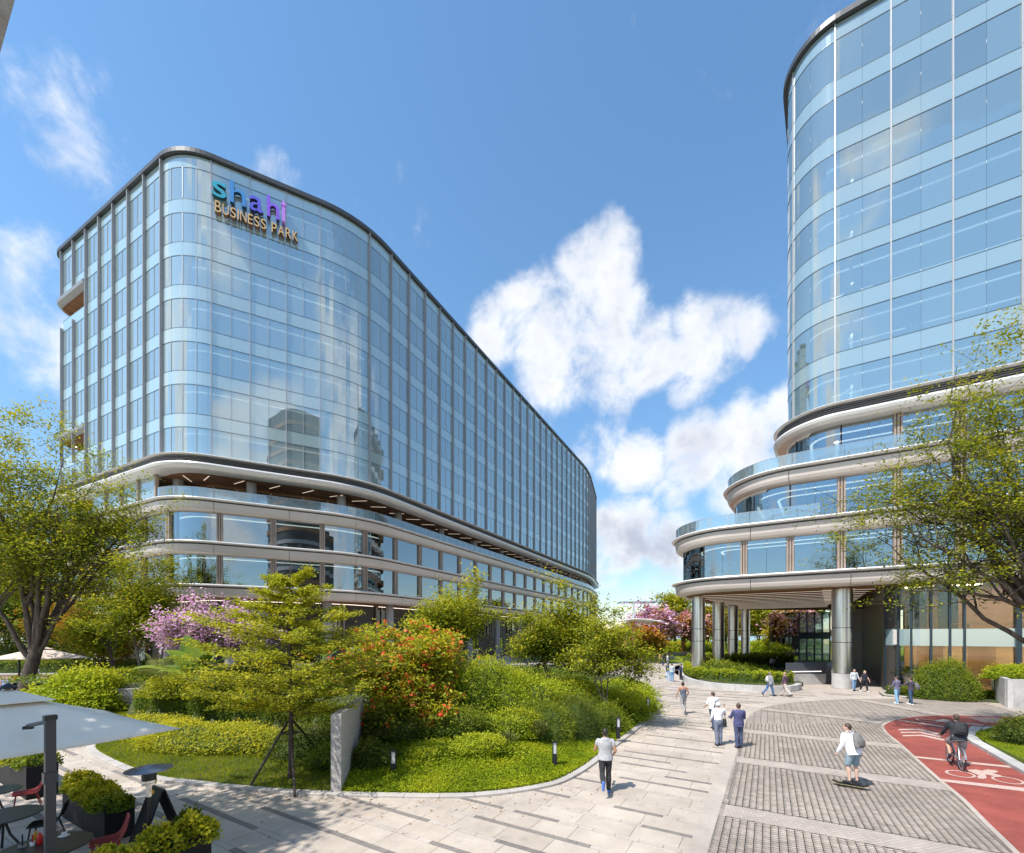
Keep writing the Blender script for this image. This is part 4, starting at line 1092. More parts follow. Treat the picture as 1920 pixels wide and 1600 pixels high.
def open_ground(x, y, lim):
    if y < 3.0 or y > lim or abs(x) > 1.28 * y + 2.5: return False
    if in_poly(COBBLE, [x], [y])[0]: return False
    if in_poly(isl_in, [x], [y])[0] and dist_poly(KERB, [x], [y])[0] > 0.8: return False
    return True
u = -12.0; row = 0
while u < 40:
    wide = 0.62
    v = -45 + rr.uniform(0, 1)
    lim = 27 if u < 27 else 27
    while v < 22:
        L_ = rr.choice((0.9, 1.0, 1.15, 1.25)); cx, cy = xy(u + wide / 2, v + L_ / 2)
        if open_ground(cx, cy, 27): slabs.add(laid(u, u + wide, v, v + L_), cx, cy)
        v += L_
    v = -45 + rr.uniform(0, 2); dark_left = 0
    while v < 22:
        isd = dark_left > 0 or rr.random() < 0.16
        if isd and dark_left <= 0: dark_left = rr.uniform(1.0, 4.0)
        L_ = min(dark_left, 1.3) if isd else rr.choice((0.35, 0.5, 0.6)); L_ = max(L_, 0.3)
        if isd: dark_left -= L_
        cx, cy = xy(u + wide + 0.07, v + L_ / 2)
        if open_ground(cx, cy, 44 if isd else 24):
            (darks if isd else lights).add(laid(u + wide, u + wide + 0.14, v, v + L_, 0.002 if cy < 27 else 0.006, 0.03), cx, cy)
        v += L_
    u += 0.76; row += 1
slabs.flush(); lights.flush(); darks.flush()

# ---- cobbles in rows, with bands of pale setts
cobp = bpy.data.objects['cobble_pavement']
B_ = []
u_edge = []
band_u = [uv(*G(1353, 1508))[0] - 0.42 - 5.05, uv(*G(1353, 1508))[0] - 0.42, uv(*G(1382, 1420))[0] - 0.4, uv(*G(1399, 1368.5))[0] - 0.4]
def in_band(u_): return any(abs(u_ - b) < 0.40 for b in band_u)
pool = PartPool('cobble', M['cobble'], cobp, 300, rest='cobble_field')
us, vsn = np.arange(2, 27, 0.098), np.arange(-8, 14, 0.152)
UU, VV = np.meshgrid(us, vsn, indexing='ij')
X_, Y_ = xy(UU, VV)
ok = in_poly(COBBLE, X_, Y_) & ~in_poly(RED, X_, Y_) & (Y_ < 21) & (Y_ > 3.5) & (X_ < 1.25 * Y_ + 1)
bandm = np.zeros_like(ok)
for b in band_u: bandm |= np.abs(UU + 0.049 - b) < 0.40
sel = np.argwhere(ok & ~bandm)
d2 = (X_ ** 2 + Y_ ** 2)[sel[:, 0], sel[:, 1]]; sel = sel[np.argsort(d2)]
def cob_geo(idx):
    u0 = us[idx[:, 0]]; v0 = vsn[idx[:, 1]] + 0; n = len(idx); r1 = np.random.default_rng(4)
    sh = ((idx[:, 1] * 37) % 11) / 11 * 0.098
    u0 = u0 + sh; g = 0.004
    cor = np.stack([np.stack([u0 + g, v0 + 0.006], 1), np.stack([u0 + 0.098 - g, v0 + 0.006], 1), np.stack([u0 + 0.098 - g, v0 + 0.146], 1), np.stack([u0 + g, v0 + 0.146], 1)], 1)
    x, y = cor[..., 0] * U2[0] + cor[..., 1] * V2[0], cor[..., 0] * U2[1] + cor[..., 1] * V2[1]
    z = 0.016 + r1.uniform(-.0025, .0025, (n, 4))
    top = np.stack([x, y, z], 2); bot = np.stack([x, y, np.full_like(x, 0.0)], 2)
    V = np.concatenate([bot, top], 1).reshape(-1, 3)
    base = (np.arange(n) * 8)[:, None, None]
    F_ = (base + np.array([[7, 6, 5, 4], [0, 1, 5, 4], [1, 2, 6, 5], [2, 3, 7, 6], [3, 0, 4, 7]])[None]).reshape(-1, 4)
    return V, F_, np.repeat(r1.random(n), 5)
near = sel[:300]; far = sel[300:]
for i in range(len(near)):
    V_, F_, T_ = cob_geo(near[i:i + 1]); link('cobble', fast_mesh('cobble', V_, F_, M['cobble']), cobp)
V_, F_, T_ = cob_geo(far); o = link('cobble_field', fast_mesh('cobble_field', V_, F_, M['cobble'], T_), cobp); o['kind'] = 'stuff'
u0_, v0_ = us[sel[:, 0]] - .01, vsn[sel[:, 1]] - .01
cc = np.stack([np.stack([u0_, v0_], 1), np.stack([u0_ + .12, v0_], 1), np.stack([u0_ + .12, v0_ + .172], 1), np.stack([u0_, v0_ + .172], 1)], 1)
x_, y_ = cc[..., 0] * U2[0] + cc[..., 1] * V2[0], cc[..., 0] * U2[1] + cc[..., 1] * V2[1]
o = link('joint_sand', fast_mesh('joint_sand', np.stack([x_, y_, np.full_like(x_, .0075)], 2).reshape(-1, 3), np.arange(len(sel) * 4).reshape(-1, 4), M['cobble_joint']), cobp); o['kind'] = 'stuff'
for b in band_u:       # pale bands
    vv_ = np.arange(-8, 16, 0.12); pts = [xy(b, v) for v in vv_]
    inside = in_poly(COBBLE, [p[0] for p in pts], [p[1] for p in pts]) & ~in_poly(RED, [p[0] for p in pts], [p[1] for p in pts])
    idx = [i for i, q in enumerate(inside) if q]
    if len(idx) > 3: struct(ribbon([pts[i] for i in range(idx[0], idx[-1] + 1) if inside[i]], 0.80, 0.0245, 'pale_sett_band', M['sett'], cobp))

for pts in ([(1434, 1331), (1500, 1338), (1580, 1347), (1652, 1356.5)], [(1606, 1312.5), (1660, 1321.5), (1710, 1331), (1760, 1341.5)], [(1860, 1321), (1900, 1331), (1960, 1349)]):
    struct(ribbon([G(*p) for p in pts], 0.85, 0.0245, 'pale_sett_band', M['sett'], cobp))
# ---- kerb of the planted island, stone by stone
island = thing('planted_island', 'curved planted island edged with pale kerb stones in the plaza', 'planting bed', (-4.6, 12, 0)); island['kind'] = 'structure'
acc = 0.0; K = [np.array(p) for p in KERB]; seglen = [np.linalg.norm(K[i + 1] - K[i]) for i in range(len(K) - 1)]; tot = sum(seglen)
def along(L, s):
    s = max(0, min(s, sum(np.linalg.norm(L[i + 1] - L[i]) for i in range(len(L) - 1)) - 1e-4))
    for i in range(len(L) - 1):
        q = np.linalg.norm(L[i + 1] - L[i])
        if s <= q: 
            d = (L[i + 1] - L[i]) / q; return L[i] + d * s, d
        s -= q
def kerb_stones(line, w, h, step, parent, material, name='kerb_stone', inward=1, z0=-0.03, gap=0.006, limit=400):
    L = [np.array(p) for p in line]; T = sum(np.linalg.norm(L[i + 1] - L[i]) for i in range(len(L) - 1)); s = 0
    while s < T - 0.1:
        e = min(s + step, T); secs = []
        for k in range(4):
            p, d = along(L, s + gap + (e - s - 2 * gap) * k / 3); n = np.array([-d[1], d[0]]) * inward
            secs.append((p, n))
        vs, fs = [], []
        hh = h + rr.uniform(-.002, .002)
        for p, n in secs:
            q = p + n * w
            vs += [(*p, z0), (*p, hh - .012), (*(p + n * .012), hh), (*q, hh), (*q, z0)]
        for k in range(3):
            for j in range(4): fs.append((5 * k + j, 5 * k + j + 1, 5 * k + j + 6, 5 * k + j + 5))
        fs += [(4, 3, 2, 1, 0), (15, 16, 17, 18, 19)]
        MB().add(vs, fs).build(name, material, parent); s = e
M['kerb'] = mat('kerb granite', (0.36, 0.33, 0.30), (0.48, 0.445, 0.41), 0.75, 0, 3, 8, bump=.15, bscale=40, rnd=.5, speck=(50, .12))
kerb_stones(KERB, 0.24, 0.07, 0.95, island, M['kerb'])

# ---- terrain of the island
WALLX = lambda y: -4.78 - 0.17 * (np.minimum(y, 19) - 11.7)
IVY = [(-5.9, 15.4), (-6.6, 17.9), (-9, 18.9), (-13, 20.2), (-17.5, 21.8), (-19.4, 22.6), (-19.9, 23.0)]
HL = IVY + [(-20.4, 24.5), (-22.7, 23.8), (-31, 23.8)]
def height(x, y):
    x = np.asarray(x, float); y = np.asarray(y, float)
    d = dist_poly(KERB, x, y)
    right = 0.05 + 0.3 * ss(0.2, 2.2, d) + 1.35 * ss(1.6, 6.5, d)
    yi = np.interp(x, [p[0] for p in HL][::-1], [p[1] for p in HL][::-1])
    left = 0.04 + 0.02 * np.minimum(d, 6) + 1.35 * (y > yi)
    back = ss(44, 38, y)
    h = np.where(x > WALLX(y), right, left)
    return h * np.where(y > 30, 0.25 + .75 * back, 1.0)
gx, gy = np.arange(-31, 16, 0.4), np.arange(11, 47, 0.4)
GX, GY = np.meshgrid(gx, gy, indexing='ij'); ins = in_poly(ISLAND, GX, GY)
# snap to the kerb by keeping a cell when its centre is inside
idx = np.arange(GX.size).reshape(GX.shape); Z = height(GX, GY)
q = [(idx[i, j], idx[i + 1, j], idx[i + 1, j + 1], idx[i, j + 1]) for i in range(len(gx) - 1) for j in range(len(gy) - 1) if ins[i, j] and ins[i + 1, j] and ins[i + 1, j + 1] and ins[i, j + 1]]
me = fast_mesh('island_terrain', np.stack([GX.ravel(), GY.ravel(), Z.ravel()], 1), np.array(q), M['soil'], smooth=True)
struct(link('island_terrain', me, island))
# edge skirt under the grass just inside the kerb
struct(ribbon(KERB, 1.0, 0.045, 'island_edge_land', M['lawn_base'], island, side=0.72))

# ---- walls of the island
gw_ = MB()
for k, y in enumerate(np.linspace(11.75, 18.3, 12)):
    pass
wl_ = [(WALLX(y) - 0.0, y) for y in (11.75, 12.8, 14.0, 15.3)]
m = MB()
prof = []
vs, fs = [], []
for i, (x, y) in enumerate(wl_):
    zt = 2.18 - 0.03 * i
    vs += [(x - 0.14, y, -0.02), (x + 0.14, y, -0.02), (x + 0.14, y, zt - .012), (x + 0.128, y, zt), (x - 0.128, y, zt), (x - 0.14, y, zt - .012)]
for i in range(len(wl_) - 1):
    for k in range(6): fs.append((6 * i + k, 6 * i + (k + 1) % 6, 6 * i + 6 + (k + 1) % 6, 6 * i + 6 + k))
fs += [(5, 4, 3, 2, 1, 0), tuple(18 + k for k in range(6))]
tag(m.add(vs, fs).build('granite_wall', M['granite']), 'tall speckled granite wall end between lawn and leafy mound', 'wall')
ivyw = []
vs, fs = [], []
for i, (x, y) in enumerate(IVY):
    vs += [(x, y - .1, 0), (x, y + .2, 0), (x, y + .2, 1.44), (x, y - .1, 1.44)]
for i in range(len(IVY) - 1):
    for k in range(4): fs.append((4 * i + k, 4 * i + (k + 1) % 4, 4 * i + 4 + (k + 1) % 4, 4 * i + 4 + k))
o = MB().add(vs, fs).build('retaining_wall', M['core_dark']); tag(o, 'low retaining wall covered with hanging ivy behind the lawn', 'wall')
a, b = np.array(G(177, 1341)), np.array(G(271, 1336)); d = (b - a) / np.linalg.norm(b - a); n = np.array([-d[1], d[0]]); Lw = np.linalg.norm(b - a)
sw = thing('split_stone_wall', 'short split stone garden wall beside the round shrub', 'wall', (*a, 0))
c = 0.0
for r_ in range(9):
    x = -0.2 if r_ % 2 else 0.0
    while x < Lw:
        L_ = rr.uniform(0.35, 0.8); e = min(x + L_, Lw); x0_ = max(x, 0)
        if e - x0_ > .05:
            p = a + d * (x0_ + e) / 2
            MB().box((p[0] + n[0] * (.15 - rr.uniform(0, .012)), p[1] + n[1] * .15, 0.075 + r_ * 0.15), (e - x0_ - .006, 0.3, 0.144), math.atan2(d[1], d[0])).build('stone', M['rough_stone'], sw)
        x += L_
MB().box((*((a + b) / 2 + n * .17), 0.67), (Lw - .02, 0.24, 1.3), math.atan2(d[1], d[0])).build('wall_core', M['groove'], sw)

# ---- planter island under the right building
PK_PX = [(1303, 1238), (1286, 1250), (1280.5, 1259), (1280, 1266), (1284, 1274), (1302, 1283), (1337, 1290), (1385, 1294), (1432, 1296.3), (1480, 1296.3), (1492, 1291)]
PKL = smooth_line([G(*p) for p in PK_PX], 3)
PKB = PKL + [(24.6, 36.5), (27, 42.5), (35, 56), (41, 68), (36, 72), (28, 66), (19, 52)]
pk = thing('raised_planter', 'curved concrete edged planter with clipped hedge at the steel columns', 'planting bed', (18, 38, 0)); pk['kind'] = 'structure'
kerb_stones(PKL, 0.4, 0.45, 3.6, pk, M['concrete'], 'planter_wall', inward=-1)
MB().prism(PKB, -.01, 0.3).build('planter_soil', M['soil'], pk)
# grass island on the right with its kerb
GR_PX = [(2080, 1352), (1960, 1354), (1925, 1357), (1895, 1361), (1873, 1368), (1858, 1373), (1838, 1378), (1829, 1383), (1834, 1391), (1866, 1408), (1900, 1424), (1950, 1449), (2040, 1495)]
GRL = smooth_line([G(*p) for p in GR_PX], 3)
gi = thing('kerbed_lawn', 'grass island with grey kerb inside the cycle lane bend', 'planting bed', (18, 15, 0)); gi['kind'] = 'structure'
MB().prism(GRL, 0.02, 0.17).build('lawn_soil', M['lawn_base'], gi)
kl = [G(*p) for p in [(1822, 1367.5), (1813.5, 1376), (1814, 1391.5), (1837, 1406), (1873, 1428), (1920, 1455.6), (2010, 1506)]]
kerb_stones(smooth_line(kl, 3), 0.34, 0.16, 1.2, gi, M['concrete'], 'kerb_stone', inward=1)
MB().sheet([G(*p) for p in [(1822, 1367), (1850, 1364.2), (1911, 1362), (2050, 1366), (1925, 1372), (1860, 1384), (1834, 1391), (1822, 1386)]], 0.043).build('island_pavement', M['concrete'], gi)
# soil strip and low wall by the lobby glass
lob_bed = [G(*p) for p in [(1648, 1300), (1655, 1306), (1700, 1310.5), (1760, 1312), (1830, 1316), (1905, 1322)]]
lb_bed = thing('lobby_bed', 'low shrub bed along the lobby glass with short stone kerb', 'planting bed', (*lob_bed[2], 0)); lb_bed['kind'] = 'structure'
MB().prism(lob_bed + [(36, 27.2), vv(cG, 8, -.35), vv(cG, 1, -.35)], -0.01, 0.1).build('bed_soil', M['soil'], lb_bed)
kerb_stones([lob_bed[0], lob_bed[1], lob_bed[2]], 0.2, 0.16, 0.9, lb_bed, M['kerb'], 'kerb_stone', inward=1)
a = G(1905, 1330)
pw = thing('concrete_planter', 'tall concrete planter wall at right beside the lobby hedge', 'planter', (*a, 0))
MB().box((a[0] + 2.0, a[1] - 0.2, 0.85), (4.2, 0.25, 1.7), -0.35).build('front_wall', M['concrete'], pw)
MB().box((a[0] + 1.45, a[1] + 2.0, 0.85), (0.25, 4.6, 1.7), -0.70).build('side_wall', M['concrete'], pw)
MB().box((a[0] + 3.4, a[1] + 1.4, 0.72), (3.4, 2.4, 1.4), -.3).build('soil_fill', M['soil'], pw)
# stair enclosure and ramp under the building
se = thing('stair_enclosure', 'grey stair parapet with dark glass upper panel under the canopy', 'parapet', (26, 38, 0))
a, b = np.array(G(1474, 1284)), np.array(G(1546, 1282.5)); d = (b - a) / np.linalg.norm(b - a); rot = math.atan2(d[1], d[0]); c = (a + b) / 2; Lw = np.linalg.norm(b - a)
MB().box((*c, 0.45), (Lw, 0.3, 0.9), rot).build('concrete_wall', M['concrete'], se)
MB().box((*c, 1.4), (Lw, 0.12, 0.98), rot).build('parapet_panel', M['groove'], se)
MB().box((c[0], c[1] - .08, 1.12), (Lw * .8, 0.03, 0.05), rot).build('light_strip', M['light_strip'], se)
MB().box((b[0] - .1, b[1] + 1.6, 0.95), (0.14, 3.4, 1.9), 0.1).build('side_panel', M['groove'], se)
struct(MB().sheet([G(1418, 1262), G(1470, 1262), G(1476, 1246), G(1418, 1247)], 0.02).build('mulch_land', M['mulch']))

# low wall and ramp in the park
for nm, pts, lab in (('stone_bench_wall', [(1178, 1246), (1205, 1243), (1232, 1238), (1266, 1237)], 'long low stone wall by the four standing visitors'),
                     ('curved_kerb_wall', [(1248, 1230), (1262, 1229), (1280, 1229), (1296, 1226)], 'curved pale kerb wall round the lawn tree')):
    t = thing(nm, lab, 'wall', (*G(*pts[0]), 0)); kerb_stones([G(*p) for p in pts], 0.5, 0.6, 3.0, t, M['concrete'], 'wall_stone', inward=1)
# ================================================================== PLANTS
def rand_dirs(r, n):
    v = r.normal(size=(n, 3)); return v / np.linalg.norm(v, axis=1, keepdims=True)

def leaves(r, cen, size, tint, up=0.6, elong=0.5, droop=0.0, dirs=None):
    """diamond leaves: returns verts, quads, tint"""
    n = len(cen)
    nrm_ = rand_dirs(r, n); nrm_[:, 2] = np.abs(nrm_[:, 2]) + up; nrm_ /= np.linalg.norm(nrm_, axis=1, keepdims=True)
    a = rand_dirs(r, n) if dirs is None else dirs + 0.5 * rand_dirs(r, n)
    a[:, 2] -= droop
    a -= nrm_ * np.sum(a * nrm_, 1, keepdims=True); a /= np.linalg.norm(a, axis=1, keepdims=True) + 1e-9
    b = np.cross(nrm_, a); s = size[:, None]
    v = np.stack([cen - a * s * .5, cen + b * s * elong * .5 - a * s * .05, cen + a * s * .5, cen - b * s * elong * .5 - a * s * .05], 1)
    return v.reshape(-1, 3), (np.arange(n)[:, None] * 4 + np.arange(4)[None]), tint

def merge(parts):
    V, Q, T, o = [], [], [], 0
    for v, q, t in parts:
        V.append(v); Q.append(q + o); T.append(t); o += len(v)
    return np.concatenate(V), np.concatenate(Q), np.concatenate(T)

def bez(p0, p1, p2, n):
    t = np.linspace(0, 1, n)[:, None]; return (1 - t) ** 2 * p0 + 2 * t * (1 - t) * p1 + t * t * p2

class Wood:
    def __init__(self): self.V = []; self.Q = []; self.o = 0
    def tube(self, pts, rad, n):
        pts = np.asarray(pts); m = len(pts); d = np.gradient(pts, axis=0); d /= np.linalg.norm(d, axis=1, keepdims=True) + 1e-9
        ref = np.array([0.31, 0.93, 0.2]); a = np.cross(d, ref); a /= np.linalg.norm(a, axis=1, keepdims=True) + 1e-9; b = np.cross(d, a)
        t = 2 * np.pi * np.arange(n) / n; r_ = np.asarray(rad)[:, None, None]
        v = pts[:, None, :] + r_ * (a[:, None, :] * np.cos(t)[None, :, None] + b[:, None, :] * np.sin(t)[None, :, None])
        i = np.arange(m - 1)[:, None] * n; k = np.arange(n)[None]; k2 = (k + 1) % n
        q = np.stack([i + k, i + k2, i + n + k2, i + n + k], 2).reshape(-1, 4) + self.o
        self.V.append(v.reshape(-1, 3)); self.Q.append(q); self.o += m * n
    def mesh(self, name, m): return fast_mesh(name, np.concatenate(self.V), np.concatenate(self.Q), m, smooth=True)

def make_tree(name, label, base, crown, trunk_r, fork, leaf, nleaf=30000, lsize=0.17, limbs=8, subs=9, twigs=6, seed=1, wood='bark', stems=1, spread=.25, flat=.7,
              blossom=None, nblossom=0, bsize=.3, group=None, cat='tree', lean=(0, 0), bare=.35, twig_len=1.0):
    """crown: list of (cx, cy, cz, rx, ry, rz) ellipsoids in world space"""
    r = np.random.default_rng(seed)
    base = np.array(base, float); t = thing(name, label, cat, tuple(base), 0, group)
    cr = np.array(crown, float); wts = np.prod(cr[:, 3:], 1) ** (2 / 3); wts /= wts.sum()
    W_ = Wood(); forkp = base + np.array([lean[0], lean[1], fork])
    def inside(p, k=1.0): return np.any(np.sum(((p[:, None, :] - cr[None, :, :3]) / (cr[None, :, 3:] * k)) ** 2, 2) < 1, 1)
    def pick(n, lo, hi):
        out = []
        while len(out) < n:
            e = cr[r.choice(len(cr), p=wts)]; d = rand_dirs(r, 1)[0]; d[2] = d[2] * .9 + .12; q = e[:3] + d * e[3:] * r.uniform(lo, hi); out.append(q)
        return np.array(out)
    roots = []
    for s in range(stems):
        off = np.array([r.uniform(-.35, .35), r.uniform(-.35, .35), 0]) * (stems > 1)
        fp = forkp + off * 3 * (stems > 1) + r.normal(0, .04, 3) * fork
        n = 9; path = bez(base + off * .5 - np.array([0, 0, .15]), (base + fp) / 2 + r.normal(0, .05, 3) * fork * .6 + off, fp, n)
        rad = np.linspace(1.0, .68, n) * trunk_r / (stems ** .5); rad[0] *= 1.35; rad[1] *= 1.08
        W_.tube(path, rad, 10); roots.append((path, rad))
    tips = []
    targets = pick(limbs, .45, .75)
    for li in range(limbs):
        path, rad = roots[li % stems]; k = r.integers(5, 9) if li > 1 else 8; start = path[k]; r0 = rad[k] * r.uniform(.42, .62)
        tg = targets[li]; L = np.linalg.norm(tg - start)
        mid = (start + tg) / 2 + np.array([0, 0, L * r.uniform(-.02, .16)]) + r.normal(0, .07, 3) * L
        n = 10; lp = bez(start, mid, tg, n); lp[1:-1] += r.normal(0, .009, (n - 2, 3)) * L; lr = (np.linspace(1, .12, n) ** 1.15) * r0; W_.tube(lp, lr, 7)
        for si in range(subs):
            f = r.uniform(bare, 1.0); i = f * (n - 1); i0 = int(i); p = lp[i0] * (1 - i + i0) + lp[min(i0 + 1, n - 1)] * (i - i0); rs = max(lr[i0] * r.uniform(.35, .55), .006)
            for _ in range(6):
                q = pick(1, .55, 1.0)[0]; dd = np.linalg.norm(q - p)
                if dd < L * .75 + 1.0: break
            if dd > L * .6 + .8: q = p + (q - p) * (L * .6 + .8) / dd
            dd = np.linalg.norm(q - p); m2 = (p + q) / 2 + r.normal(0, .1, 3) * dd + np.array([0, 0, dd * .08]); sp = bez(p, m2, q, 7); sp[1:-1] += r.normal(0, .02, (5, 3)) * dd
            W_.tube(sp, np.linspace(1, .15, 7) * rs, 5)
            for ti in range(twigs):
                j = r.integers(2, 7); w = sp[j]; d = rand_dirs(r, 1)[0]; d[2] *= .45; d = d * .8 + (q - p) / (dd + 1e-6) * .5
                tl = dd * r.uniform(.22, .5) * twig_len; e = w + d * tl; tp = bez(w, (w + e) / 2 + np.array([0, 0, tl * .1]), e, 4); W_.tube(tp, np.linspace(1, .3, 4) * rs * .28, 3)
                tips.append(tp)
            tips.append(sp[3:])
    link('trunk', W_.mesh('trunk', M[wood]), t)
    # leaves along the twigs
    seg = np.array([[tp[i], tp[i + 1]] for tp in tips for i in range(len(tp) - 1)]); n = nleaf
    ncl = int(len(tips) * 2.2); kc = r.integers(0, len(seg), ncl); fc = r.random(ncl)[:, None]; cc = seg[kc, 0] * (1 - fc) + seg[kc, 1] * fc; wt = r.lognormal(0, .7, ncl); sz = (wt ** .4)
    k = r.choice(ncl, n, p=wt / wt.sum()); jit = r.normal(0, 1, (n, 3)) * (spread * sz[k] * .95)[:, None]; jit[:, 2] *= flat; c = cc[k] + jit
    loose = r.random(n) < .18; ks = r.integers(0, len(seg), n); c = np.where(loose[:, None], seg[ks, 1] + r.normal(0, .6, (n, 3)) * spread, c)
    clump = r.random(ncl)[k]; cz0, cz1 = c[:, 2].min(), c[:, 2].max()
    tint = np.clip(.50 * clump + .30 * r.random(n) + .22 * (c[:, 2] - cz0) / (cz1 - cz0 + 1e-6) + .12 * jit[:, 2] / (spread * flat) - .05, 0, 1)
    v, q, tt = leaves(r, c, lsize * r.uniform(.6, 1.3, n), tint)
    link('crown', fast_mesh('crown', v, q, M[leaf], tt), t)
    if blossom:
        ends = np.array([tp[-1] for tp in tips]); ends = ends[r.random(len(ends)) < .9]; nb = nblossom
        k = r.integers(0, len(ends), nb); c = ends[k] + r.normal(0, 1, (nb, 3)) * bsize
        v, q, tt = leaves(r, c, lsize * .85 * r.uniform(.6, 1.2, nb), r.random(nb), elong=.9)
        link('blossom', fast_mesh('blossom', v, q, M[blossom], tt), t)
    return t

def shrub(name, label, c, rad, leaf, n=6000, lsize=.09, seed=1, cat='shrub', lumps=9, elong=.5, group=None, up=.35, core=.78, blades=0, yaw=0.0):
    """c = centre of the base; rad = (rx, ry, height)"""
    r = np.random.default_rng(seed); t = thing(name, label, cat, tuple(c), 0, group)
    c = np.array(c, float); rx, ry, h = rad; parts = []
    ca, sa = math.cos(yaw), math.sin(yaw)
    d = rand_dirs(r, n); d[:, 2] = np.abs(d[:, 2])
    ph = r.uniform(0, 6.28, (lumps, 3)); fr = r.uniform(2, 6, (lumps, 3)) * rand_dirs(r, lumps)
    def bump(dd): return 1 + .16 * np.mean(np.sin(dd @ fr.T * 1.7 + ph[:, 0]), 1) * 2.2 + .05 * np.sin(dd @ (fr[0] * 3) + 1) * np.sin(dd @ (fr[1] * 3.3))
    k = bump(d) * (1 - .32 * r.random(n) ** 2.0) * (1 + .22 * r.random(n) ** 6)
    loc = d * np.array([rx, ry, h]) * k[:, None]
    p = np.stack([loc[:, 0] * ca - loc[:, 1] * sa, loc[:, 0] * sa + loc[:, 1] * ca, loc[:, 2]], 1) + c
    dirs = d.copy(); dirs[:, 2] += .3
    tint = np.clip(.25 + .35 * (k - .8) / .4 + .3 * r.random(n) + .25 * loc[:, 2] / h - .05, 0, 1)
    sz = lsize * r.uniform(.6, 1.35, n)
    parts.append(leaves(r, p, sz, tint, up, elong, dirs=dirs))
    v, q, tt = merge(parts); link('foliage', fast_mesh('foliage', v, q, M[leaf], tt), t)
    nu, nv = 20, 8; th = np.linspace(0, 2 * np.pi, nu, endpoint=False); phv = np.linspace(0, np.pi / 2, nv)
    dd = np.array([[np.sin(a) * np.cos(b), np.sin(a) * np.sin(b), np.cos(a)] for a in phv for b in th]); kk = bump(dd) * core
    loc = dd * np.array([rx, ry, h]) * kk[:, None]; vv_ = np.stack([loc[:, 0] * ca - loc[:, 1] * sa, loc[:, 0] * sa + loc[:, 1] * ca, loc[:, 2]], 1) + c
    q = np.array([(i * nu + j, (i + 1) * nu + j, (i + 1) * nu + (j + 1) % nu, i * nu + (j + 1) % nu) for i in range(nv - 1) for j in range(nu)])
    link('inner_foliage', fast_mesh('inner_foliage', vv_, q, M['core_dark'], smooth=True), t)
    return t

def hedge(name, label, line, w, h, leaf, n, lsize, seed=1, z=0.0, cat='hedge', round_=.35, core=True, elong=.5):
    r = np.random.default_rng(seed); L = [np.array(p, float) for p in line]; T = sum(np.linalg.norm(L[i + 1] - L[i]) for i in range(len(L) - 1))
    t = thing(name, label, cat, (*L[0], z)); s = r.random(n) * T
    seg = np.array([np.linalg.norm(L[i + 1] - L[i]) for i in range(len(L) - 1)]); cs = np.concatenate([[0], np.cumsum(seg)]); k = np.clip(np.searchsorted(cs, s) - 1, 0, len(seg) - 1)
    P0 = np.array(L)[k]; P1 = np.array(L)[k + 1]; f = ((s - cs[k]) / seg[k])[:, None]; c2 = P0 * (1 - f) + P1 * f; d = (P1 - P0) / seg[k][:, None]; nn = np.stack([-d[:, 1], d[:, 0]], 1)
    a = r.uniform(-.15, np.pi + .15, n); bump = 1 + .09 * np.sin(s * 2.3 + seed) + .06 * np.sin(s * 5.1 + a * 3) + .07 * np.sin(s * 11 + a * 5)
    cx = np.sign(np.cos(a)) * np.abs(np.cos(a)) ** round_; cz = np.abs(np.sin(a)) ** round_ * np.sign(np.sin(a)); k2 = bump * (1 - .22 * r.random(n) ** 2)
    p = np.stack([c2[:, 0] + nn[:, 0] * cx * w / 2 * k2, c2[:, 1] + nn[:, 1] * cx * w / 2 * k2, z + np.maximum(cz * h * k2, .02)], 1)
    dirs = np.stack([nn[:, 0] * cx, nn[:, 1] * cx, .5 + 0 * cx], 1)
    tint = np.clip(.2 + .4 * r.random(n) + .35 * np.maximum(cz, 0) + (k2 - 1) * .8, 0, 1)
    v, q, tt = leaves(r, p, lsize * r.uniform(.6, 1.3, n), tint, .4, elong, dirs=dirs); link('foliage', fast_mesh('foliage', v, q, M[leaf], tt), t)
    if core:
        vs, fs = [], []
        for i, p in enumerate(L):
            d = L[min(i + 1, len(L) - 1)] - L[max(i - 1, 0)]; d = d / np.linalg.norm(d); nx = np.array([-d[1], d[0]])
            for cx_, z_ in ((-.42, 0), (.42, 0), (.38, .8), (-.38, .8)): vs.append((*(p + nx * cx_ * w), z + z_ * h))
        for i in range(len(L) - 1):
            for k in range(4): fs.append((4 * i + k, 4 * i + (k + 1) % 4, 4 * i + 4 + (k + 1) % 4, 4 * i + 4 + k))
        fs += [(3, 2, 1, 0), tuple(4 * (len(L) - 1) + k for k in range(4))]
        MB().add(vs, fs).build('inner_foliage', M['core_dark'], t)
    return t

